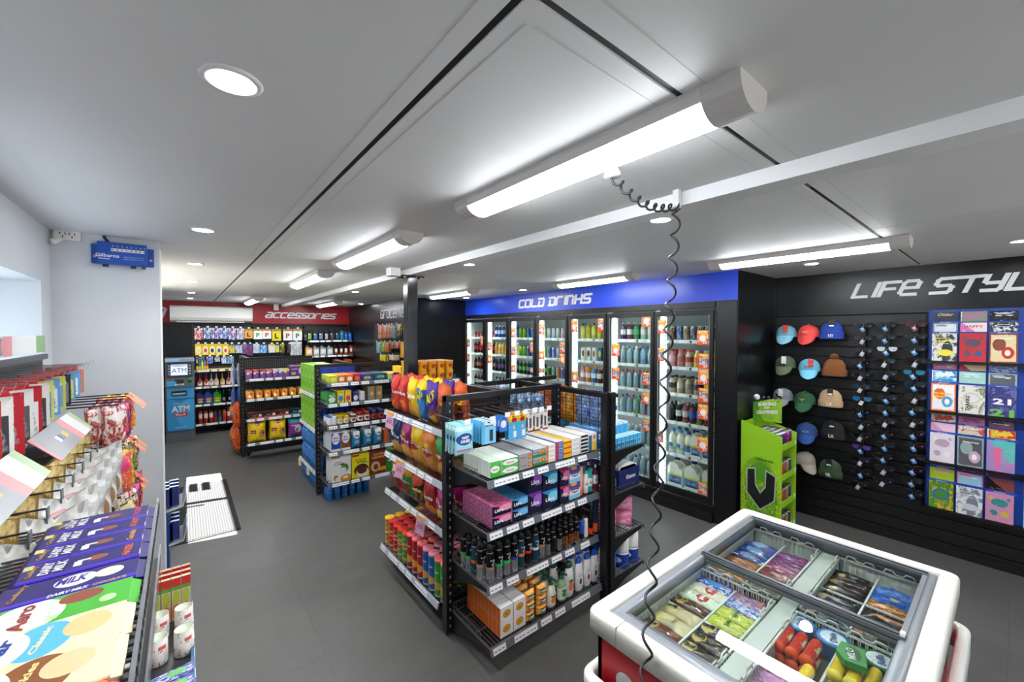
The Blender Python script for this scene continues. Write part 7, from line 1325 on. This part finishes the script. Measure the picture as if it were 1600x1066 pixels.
for r, (yb, ym, yf_, ybt) in enumerate(tiers):
    za = onX(1470, yb, 4.83)[1]; zm = onX(1470, ym, 4.81)[1]; zf_ = onX(1470, yf_, 4.78)[1]; zl = onX(1470, ybt, 4.78)[1]
    M().box(-Y0c, -Y0c+.80, -.012, -.006, zl-.01, za+.02, CB).box(-Y0c+.01, -Y0c+.79, -.058, -.054, zl, zf_+.012, CB).box(-Y0c+.01, -Y0c+.79, -.036, -.033, zl, zm+.010, CB).build('pocket_panel', CRK)
    M().box(-Y0c-.01, -Y0c+.81, -.10, -.0, zl-.022, zl-.004, BLK).build('ledge', CRK)
    M().box(-Y0c-.012, -Y0c-.008, -.10, -.0, zl-.02, za-.02, glassmat('#dfe6ea', 1.4)).build('clear_end', CRK)
    for c in range(4):
        x0 = -Y0c+.03+c*.152+(.03 if c > 2 else 0); w = .138
        for tier, (zt, yy, L) in enumerate([(zf_, -.082, fronts), (zm, -.048, mids), (za, -.026, backs)]):
            s = L[r][c]; hh = (zt-zl) if tier == 0 else .17
            A_, B_, C_ = s[0], s[1], (s[2] if tier == 0 else s[1]); z0 = 0 if tier == 0 else .70; kz = 1 if tier == 0 else .28
            e_ = lambda cx, cz, rx, rz, c: ('e', cx, z0+cz*kz, rx, rz*kz, c)
            DS = [[('r', .0, .05, 0, 1, '#f0eeea'), ('n', 2.5, .52, B_), e_(.62, .42, .22, .3, B_), e_(.55, .3, .3, .12, C_), ('w', .1, .7, .62, .92, 3, C_)],
                  [('r', .06, .94, .05, .95, B_), e_(.35, .62, .24, .2, A_), e_(.66, .35, .22, .2, C_), e_(.66, .35, .1, .1, '#f0e8e0'), ('w', .2, .8, .80, .9, 1, '#f0eeea')],
                  [('n', 3, .55, B_), e_(.5, .55, .34, .2, C_), e_(.5, .55, .26, .14, A_), ('w', .25, .75, .2, .32, 2, B_)],
                  [e_(.3, .3, .14, .1, B_), e_(.7, .3, .14, .1, C_), e_(.5, .66, .3, .14, B_), e_(.2, .8, .08, .06, C_), e_(.82, .82, .07, .05, B_), ('n', 8, .63, C_)],
                  [('d', .8, 1, 1.05, B_), e_(.4, .45, .12, .34, C_), e_(.4, .7, .2, .05, C_), ('w', .5, .92, .3, .6, 4, B_), ('n', 4, .6, C_)]]
            P = art(A_, DS[(r*4+c*3+tier) % 5 if s[-1] not in ('navy 21st birthday', 'orange Birthday Boy') else 2 if 'navy' in s[-1] else 1], .25, wob=.06)
            bot = zt-hh if tier else zl
            m = M().box(0, w, 0, .003, 0, zt-bot, P)
            if s[-1] == 'navy 21st birthday': m.text('21', w/2, .115, .09, .045, WHT, y=-.0006, bold=2).text('21', w/2, .03, .12, .055, mat('#6ab04a'), y=-.0006, bold=2)
            if 'Birthday Boy' in s[-1]: m.text('Birthday', w/2, .14, .11, .022, mat('#f0c83a'), y=-.0006, bold=2).text('Boy', w/2-.02, .115, .06, .02, mat('#f0c83a'), y=-.0006, bold=2)
            if 'thank' in s[-1]: m.text('THANKS', w/2-.02, .08, .12, .022, INK, y=-.0006, rot=math.pi/2, bold=2)
            if 'Older' in s[-1]: m.text('Older', w/2, zt-bot-.02, .09, .024, mat('#d8b86a'), y=-.0006, slant=.3)
            if 'HAPPY' in s[-1]: m.text('HAPPY', w/2, zt-bot-.03, .1, .02, mat('#b03a6a'), y=-.0006)
            if s[-1] == 'red BIRTHDAY': m.text('BIRTHDAY', w/2, zt-bot-.018, .12, .016, WHT, y=-.0006)
            if 'OLD' in s[-1]: m.text('OLD', w/2, zt-bot-.035, .08, .025, mat('#b83a5a'), y=-.0006)
            o = m.build('greeting_card', None, tuple(Bay(4.86, 0, -math.pi/2).w(x0, yy-(c % 2)*.002, bot)), -math.pi/2)
            tag(o, '%s greeting card, %s tier, %s row, %s from left' % (s[-1], ORD[r], ('front', 'middle', 'back')[tier], ORD[c]), 'greeting card', 'greeting cards')
            if tier == 0 and c % 2 == 0 or (c+r) % 3 == 0 and tier == 1: M().box(x0-.0, x0+.15, yy+.006, yy+.009, zt-.002, zt+.012, mat('#1f50b8', .4)).text('BIRTHDAY', x0+.07, zt+.005, .06, .006, WHT, y=yy+.0055).build('divider_tab', CRK)
# ---------------------------------------------------------------- counter display on the left
D = Bay(-.52, 0, math.pi/2)      # x = Y, y = -(X+.52)
GRM = mat('#3a3c40', .35, .4); SLV = mat('#b7babd', .25, .9)
o = empty('counter_display', (-.52, 0, 0), math.pi/2); tag(o, 'stepped wire and metal confectionery display beside the white partition', 'display rack'); CD = o
M().box(.15, 1.52, -.36, -.0, 0, 1.0, GRM).box(.15, 1.52, -.50, -.36, 0, .98, GRM).build('cabinet', o)
m = M()
for k in range(46): m.bar((.55+k*.0205, -.005, 1.345), (.55+k*.0205, -.455, 1.345), .0022, mat('#6f7275', .35, .6))
m.bar((.5, -.005, 1.34), (1.49, -.005, 1.34), .004, SLV); m.bar((.5, -.23, 1.34), (1.49, -.23, 1.34), .004, SLV); m.build('wire_shelf', o)
m = M().box(.45, 1.50, -.464, -.458, 1.325, 1.368, SLV)
for k in range(34): m.box(.46+k*.03, .475+k*.03, -.4655, -.464, 1.352, 1.366, INK)
m.build('shelf_edge', o)
M().box(.45, 1.50, -.46, -.30, 1.195, 1.20, GRM).box(.45, 1.50, -.466, -.462, 1.195, 1.235, SLV).build('second_tray', o)
M().box(.45, 1.52, -.525, -.40, 1.045, 1.05, GRM).build('third_tray', o)
m = M().box(.45, 1.53, -.532, -.526, 1.02, 1.065, mat('#2f5a8a', .4))
for k in range(14): m.box(.46+k*.075, .495+k*.075, -.5335, -.532, 1.024, 1.062, mat('#c9d2dc', .4))
m.build('third_tray_strip', o)
for x in (.47, 1.49): M().bar((x, -.30, 1.0), (x, -.30, 1.34), .008, GRM).bar((x, -.02, 1.0), (x, -.02, 1.34), .008, GRM).build('upright', o)
def choc(nm, base, L_, tx, w, Ln, Y, X1_, zt, lab, tilt=.16, rzz=0, side_c='#4a2fb8'):
    m = M(); c = art(base, L_, .3, 0, .2, plane='xy'); hd = mat(base, .3)
    # block lies along x: 0..Ln, y 0..w, slightly raised far edge; sealed fins at both ends
    m.rbox(.012, Ln-.012, 0, w, 0, .016, c, .004, 'x').box(.014, Ln-.014, -.0012, .003, .0, .014, mat(side_c, .3, coat=.3))
    m.add([(0, .004, .002), (.013, 0, .0), (.013, w, .0), (0, w-.004, .002), (0, .004, .006), (.013, 0, .011), (.013, w, .011), (0, w-.004, .006)], [(0, 1, 5, 4), (3, 7, 6, 2), (4, 5, 6, 7), (0, 3, 2, 1), (0, 4, 7, 3)], hd)
    m.add([(Ln, .004, .002), (Ln-.013, 0, .0), (Ln-.013, w, .0), (Ln, w-.004, .002), (Ln, .004, .006), (Ln-.013, 0, .011), (Ln-.013, w, .011), (Ln, w-.004, .006)], [(0, 4, 5, 1), (3, 2, 6, 7), (4, 7, 6, 5), (0, 1, 2, 3), (0, 3, 7, 4)], hd)
    for t in tx:
        s, cx, cy, tw, th, col = t[:6]; r_ = t[6] if len(t) > 6 else 0
        m.text(s, cx*Ln, cy*w, tw*Ln, th*w, mat(col, .4), fn=lambda x, z: (x, z, .0168), bold=2, rot=r_, slant=.15)
    b = m.build('chocolate_block', None, (X1_-Ln, Y, zt), rzz); b.rotation_euler = (tilt, 0, rzz)
    return tag(b, lab, 'chocolate block', 'chocolate blocks on the top shelf')
DMt = lambda f, fc: [('Cadbury', .14, .52, .24, .14, '#a8813a', 1.5), ('DAIRY', .235, .54, .25, .20, '#d9d9e2', 1.5), ('MILK', .33, .54, .22, .20, '#d9d9e2', 1.5), (f, .83, .54, .26, .16, fc, 1.5)]
DML = [('r', 0, 1, 0, .12, '#5236c4'), ('e', .60, .55, .08, .14, '#8a5230'), ('r', .45, .55, .52, .6, '#e6e6ea'), ('r', .43, .49, .28, .55, '#e6e6ea'), ('r', .06, .13, .7, .95, '#c9cf7a'), ('r', .93, .97, .1, .4, '#dcdce6')]
PUR = '#2b2568'
for i, (y, f, fc, c2, nm) in enumerate([(1.395, 'ROSE', '#c03a5a', '#2b2568', 'rocky road'), (1.317, 'ROAST', '#c85a3a', '#2b2568', 'roast almond'), (1.239, 'Caramello', '#c9963a', '#2f2870', 'caramel'), (1.161, 'HAZEL', '#d8603a', '#2b2568', 'hazel nut')]):
    choc(nm, PUR, DML+[('r', 0, 1, 0, .10, '#4a30b8')], DMt(f, fc), .072, .19, y-.045, -.062, 1.362, 'purple %s chocolate block, %s from the far end of the top shelf' % (nm, ORD[i]), .03)
choc('milk', PUR, [('r', 0, 1, 0, .16, '#4a30b8'), ('e', .52, .6, .14, .28, '#dcd8e6'), ('e', .74, .6, .10, .22, '#dcd0c0')], [('Cadbury', .17, .6, .28, .14, '#a8813a', 1.4), ('MILK', .5, .62, .2, .3, '#3a2a80'), ('DAIRY MILK', .5, .07, .25, .12, '#e9e9ee'), ('CHOCOLATE', .76, .07, .22, .11, '#c9a050')], .076, .20, 1.036, -.062, 1.358, 'purple milk chocolate block with white splash, nearest of the purple ones', .03)
choc('aero', '#4aa83a', [('e', .50, .5, .16, .5, '#e8efe6'), ('e', .72, .75, .10, .2, '#8a4a3a'), ('e', .85, .4, .04, .12, '#b8e0a0'), ('e', .62, .25, .02, .07, '#b8e0a0')], [('Aero', .48, .5, .24, .26, '#8a3a30', 1.5), ('MINT', .60, .45, .18, .10, '#c8e8c0', 1.5)], .078, .27, .955, -.066, 1.352, 'green and white mint bubble chocolate block', .1, 0, '#3a8a2c')
choc('milkybar', '#e6dfb8', [('e', .62, .5, .13, .46, '#5ab4e6'), ('e', .44, .5, .14, .48, '#eef0f4'), ('e', .80, .6, .10, .30, '#d8c088')], [('Milky', .38, .5, .30, .20, '#2a3f90', 1.4), ('bar', .47, .5, .20, .20, '#2a3f90', 1.4), ('Classic', .62, .5, .22, .10, '#e8dfa8', 1.4)], .088, .27, .864, -.068, 1.352, 'cream chocolate block with blue splash beside the green block', .07, 0, '#d8cf9a')
choc('milkybar', '#e6dfb8', [('e', .66, .5, .15, .46, '#8a5228'), ('e', .45, .5, .14, .48, '#eef0f4'), ('e', .78, .62, .10, .26, '#dcc89a')], [('Milky', .39, .5, .32, .20, '#2a3f90', 1.4), ('bar', .48, .5, .22, .20, '#2a3f90', 1.4), ('Cookies', .63, .5, .26, .10, '#e8d890', 1.4)], .098, .27, .763, -.070, 1.352, 'cream chocolate block with brown splash, nearest the viewer but one', .05, 0, '#d8cf9a')
choc('red', '#c8342a', [('e', .8, .6, .2, .5, '#e08a3a'), ('e', .65, .9, .1, .2, '#5aa8e0')], [('KITKAT', .35, .5, .5, .4, '#f0e8e0')], .095, .27, .665, -.072, 1.352, 'red chocolate block at the near edge of the top shelf', .0, 0, '#a82a22')
# second tray: black wafer bars standing in the channel
for i, (y, t) in enumerate([(1.30, 'WAFER'), (1.18, 'DELUXE'), (1.06, 'DELUXE'), (.94, 'WAFER'), (.82, 'DELUXE'), (.70, 'DELUXE')]):
    m = M().rbox(-.022, .022, 0, .095, 0, .02, art('#151414', [('e', .5, .8, .35, .16, ['#c9bfb8', '#8a6a5a', '#c8a070'][i % 3])], .3, plane='xy'), .006, 'y').text(t, 0, .035, .045, .014, WHT, fn=lambda x, z: (-z*0+x*0+(z-.035)*-1+0, .04+x, .0212), bold=2)
    b = m.build('wafer_bar', None, (-.10, y-.05, 1.235)); b.rotation_euler = (.0, .35, 0); tag(b, 'black wrapped wafer bar reading %s, %s from the far end of the narrow tray' % (t, ORD[i]), 'chocolate bar', 'black wafer bars')
# third tray
for r_ in range(3):
    for i in range(5): carton('snack_stick_pack', 'snack pack', .019, .012, .115, art('#c9b090', [('r', 0, 1, .80, 1, '#c82a24'), ('r', 0, 1, .72, .80, '#4a9a2e'), ('e', .5, .55, .4, .16, '#a8b83a'), ('e', .5, .2, .45, .18, '#d8702a')], .35)).put((-.085+i*.021, 1.475-.03*r_, 1.052+.0*r_), 0, 'slim red green snack pack, %s from left, %s row, lowest tray' % (ORD[i], ORD[r_]), 'slim snack packs')
for i, y in enumerate((1.36, 1.26)):
    for c in range(2): tin('dip_tub', 'snack tub', .019, .06, art('#d8d4cc', [('n', 4, .6, '#5a3424'), ('r', .3, .7, .6, .75, '#b83a3a')], .35), mat('#d0d8c0', .4)).put((-.055+.048*c, y, 1.052), .5, 'small chocolate dip tub, %s column, %s from the far end' % (('left', 'right')[c], ORD[i]), 'dip tubs')
for i, (y, x) in enumerate([(1.33, -.095), (1.20, -.098), (1.07, -.10)]):
    m = M().rbox(-.022, .022, 0, .125, 0, .03, art('#a81a20', [('e', .5, .8, .35, .18, '#d8a05a'), ('n', 6, .62, '#d83a34')], .3, plane='xy'), .01, 'y').text("Arnott's", 0, 0, .06, .012, WHT, fn=lambda x, z: (-z, .04+x, .0305), bold=2)
    tag(m.build('biscuit_packet', None, (x, y-.06, 1.055+.0), 0), 'red cream biscuit packet lying lengthwise, %s from the far end of the lowest tray' % ORD[i], 'biscuit packet', 'red biscuit packets')
for i, y in enumerate((1.17, 1.13, 1.09, 1.05)):
    m = M().rbox(-.045, .045, 0, .034, 0, .014, art('#22389a', [('n', 5, .52, '#c9cede'), ('e', .7, .5, .2, .3, '#4aa83a')], .3, plane='xy'), .005, 'x')
    tag(m.build('chocolate_bar', None, (-.035, y-.02, 1.056), .15), 'blue and green chocolate bar lying across the lowest tray, %s from the far end' % ORD[i], 'chocolate bar', 'blue chocolate bars')
for i, y in enumerate((.98, .94, .90)):
    m = M().rbox(-.045, .045, 0, .034, 0, .014, art('#d8362a', [('n', 5, .52, '#f0a82a'), ('e', .6, .5, .2, .3, '#f0e0d0')], .3, plane='xy'), .005, 'x')
    tag(m.build('chocolate_bar', None, (-.025+.02*i, y-.02, 1.06+.012*i), .15), 'red and orange chocolate bar at the near end of the lowest tray, %s' % ORD[i], 'chocolate bar', 'red chocolate bars')
# wall rack above: cards on hooks, price boards, hanging bags
o = empty('hook_rack', (-.55, 0, 0), math.pi/2); tag(o, 'black peg rack under the window with hooks of phone leads and snack bags', 'hook rack'); HR = o
M().box(1.05, 3.02, -.012, 0, .95, 1.70, mat('#2a2c2f', .5)).build('back_panel', o); M().box(1.05, 3.02, -.03, -.012, 1.70, 1.725, mat('#3a3c3f', .4)).build('top_rail', o)
tag(M().box(1.7, 3.02, -.006, 0, 1.735, 1.815, art('#c9cdd0', [('e', .12, .5, .12, .7, '#b8323a'), ('e', .16, .5, .10, .6, '#77797c'), ('r', .2, .6, .1, .9, '#77797c'), ('e', .62, .5, .1, .7, '#d88a90'), ('r', .62, .88, .0, 1, '#d9dcdc'), ('r', .88, 1, 0, 1, '#7aa06a')], .4, plane='xz')).text('USB + AUDIO', 2.2, .04+1.735, .25, .02, mat('#c9d6e6'), y=-.008).build('header_board', None, (-.535, 0, 0), math.pi/2), 'long white and grey printed header board standing on the rack under the window', 'sign board')
cardsP = [('#b3202a', '#dfdfdc', 'red white'), ('#e0dedb', '#3a3c40', 'white'), ('#b3202a', '#b3202a', 'red'), ('#dfdedb', '#55585c', 'white grey')]
for i in range(17):
    y = 1.22+i*.098; s = cardsP[i % 4] if i < 10 else [('#c9cf6a', '#5a8ab0', 'yellow green'), ('#5f9acb', '#dfe6ec', 'blue'), ('#bfc85a', '#7aa0b8', 'lime'), ('#202226', '#7a7c80', 'black'), ('#5a98b8', '#c8d06a', 'teal'), ('#5f9ad8', '#e6e6e8', 'sky blue'), ('#c8705a', '#8a8c90', 'coral')][i-10]
    w = .085 if i < 10 else .07; h = .20 if i < 9 else .165-.006*(i-10)
    k = kget('lead%s%d' % (s[2], i >= 10), lambda: Kind('phone_lead_pack', 'phone accessory', [('card', M().box(-w/2, w/2, -.006, .006, -h, -.018, art(s[0], [('r', .12, .88, .08, .72, s[1]), ('n', 5, .58, '#8a8c90', .1, .7), ('r', .0, .3, 0, 1, s[0])], .35)).text('USB', -.0, -.05, .04, .012, WHT, y=-.0068)), ('hang_tab', M().box(-.012, .012, -.004, .004, -.022, .004, RED))]))
    nn = 3 if i % 2 else 2
    for j in range(nn): k.put((-.40-.03*j, y, 1.672), .75, '%s phone accessory pack, %s hook from the near end, %s on its hook' % (s[2], ORD[i] if i < 16 else 'last', ORD[j]), 'phone accessory packs')
    M().bar((y, 0, 1.68), (y, -.20, 1.68), .0018, CHROME).build('hook', HR)
    M().add([(y-.016, -.205, 1.655), (y+.016, -.200, 1.655), (y+.016, -.215, 1.70), (y-.016, -.22, 1.70)], [(0, 1, 2, 3)], mat('#e3dfe0', .3)).build('price_ticket', HR)
BD = art('#c6cbd0', [('e', .10, .5, .12, .9, '#c9848a'), ('e', .16, .4, .12, .8, '#8c9096'), ('r', .2, .62, .0, 1, '#8c9096'), ('e', .66, .6, .08, .9, '#d88a90'), ('r', .70, .9, .0, 1, '#d9dcdc'), ('r', .9, 1, 0, 1, '#a9c49a')], .3, plane='xz')
for i, (y0, y1) in enumerate([(1.15, 1.72), (1.84, 2.42)]):
    b = M().box(0, y1-y0, -.002, 0, -.05, .05, BD).box((y1-y0)*.36, (y1-y0)*.40, -.003, -.002, -.012, .012, mat('#5a86c0')).box((y1-y0)*.42, (y1-y0)*.50, -.003, -.002, -.012, .012, mat('#e8b070')).box((y1-y0)*.28, (y1-y0)*.33, -.003, -.002, -.012, .012, WHT).build('price_board', None, (-.33, y0, 1.47), math.pi/2); b.rotation_euler = (.75, 0, math.pi/2); b.rotation_euler = (-.75, 0, math.pi/2)
    tag(b, 'long tilted printed price board below the phone accessories, %s of the two' % ('nearer', 'farther')[i], 'price board', 'price boards')
    M().box(y0+.02, y1-.02, -.22, -.012, 1.42, 1.425, GRM).build('board_shelf', HR)
nut = bag('nut_bag', 'nut bag', .15, .21, .05, art('#c4c4c0', [('n', 3, .55, '#dcdcda'), ('e', .24, .42, .10, .07, '#86bc28'), ('e', .66, .25, .26, .20, '#93704e'), ('n', 7, .62, '#b8b2a8'), ('e', .45, .74, .16, .05, '#d08a92')], .25), seed=31, cols=10, rows=12, wr=.009)
gold = bag('nut_bag', 'nut bag', .15, .26, .05, art('#a8894a', [('n', 4, .55, '#d8c080')], .3, .3), seed=33, cols=8, rows=10, wr=.006)
for i in range(7):
    y = 1.36+i*.155
    for j in range(2):
        (nut if j < 1 else gold).put((-.27-.085*j, y, 1.165), .42, '%s nut bag on its hook, %s from the near end, %s deep' % ('white' if j < 1 else 'gold', ORD[i], ORD[j]), 'nut bags')
    M().bar((y, 0, 1.39), (y, -.28, 1.39), .002, mat('#2a2a2c', .4)).build('hook', HR); M().box(y-.012, y+.012, -.284, -.281, 1.355, 1.392, mat('#6a6d72', .4)).build('ticket_holder', HR)
lol = [('#b02a2a', '#e8e0d8', 'red white'), ('#2f8a2f', '#8a2a3a', 'green red'), ('#e06a1e', '#c83a6a', 'orange pink'), ('#5a2a5a', '#e8408a', 'violet pink'), ('#30261e', '#d8c89a', 'brown cream'), ('#e8c81e', '#d8801e', 'yellow'), ('#8a1a2a', '#3a1a1a', 'dark red')]
n_ = 0
for r_, z in enumerate((1.36, 1.14, .95)):
    for i in range(5):
        y = 2.46+i*.10; s = lol[(i*3+r_*2) % 7]; n_ += 1
        k = kget('lol%s' % s[2], lambda: bag('candy_bag', 'candy bag', .10, .17, .04, art(s[0], [('n', 4, .5, s[1]), ('n', 7, .6, '#e8dcc8'), ('e', .5, .7, .3, .12, s[1])], .3), seed=n_, cols=7, rows=8, wr=.005))
        for j in range(2): k.put((-.235-.05*j+.012*r_, y, z-.02), .8, '%s candy bag, %s row, %s from the near end, %s deep' % (s[2], ('top', 'middle', 'lowest')[r_], ORD[i], ORD[j]), 'candy bags')
        M().bar((y, 0, z+.155), (y, -.33, z+.155), .0028, mat('#2a2a2c', .4)).build('hook', HR)
        if i > 2: M().add([(y, -.33, z+.16), (y+.02, -.34, z+.16), (y+.03, -.40, z+.09), (y+.01, -.39, z+.09)], [(0, 1, 2, 3)], mat('#e0703a', .4)).build('price_flag', HR)
# newspaper stand beyond the partition
o = empty('pocket_stand', (-.10, 3.62, 0)); tag(o, 'slim blue stand with two pale trays just beyond the white partition', 'display stand')
M().box(-.10, .01, 0, .28, 0, .60, mat('#1c3f8a', .5)).box(-.10, -.08, 0, .28, .60, .9, mat('#1c3f8a', .5)).build('stand_body', o)
for z in (.36, .60): M().poly([(.0, z), (.09, z+.02), (.11, z+.11), (.105, z+.11), (.085, z+.03), (0, z+.012)], (0, .28), mat('#b9bfc4', .4), 'y').build('tray', o)
for q, z in enumerate((.385, .625)):
    for i in range(3):
        for j in range(2): carton('small_navy_pack', 'small pack', .03, .05, .13, art('#1c2f6a', [('r', .1, .9, .5, .8, '#c9d0e0')], .35), top=mat('#c9d6e8')).put((-.07+.036*j+.0, 3.65+.08*i, z+.01*j), math.pi/2, 'small navy pack in the %s tray of the slim blue stand, %s along, %s' % (('lower', 'upper')[q], ORD[i], ('inner', 'outer')[j]), 'small navy packs')
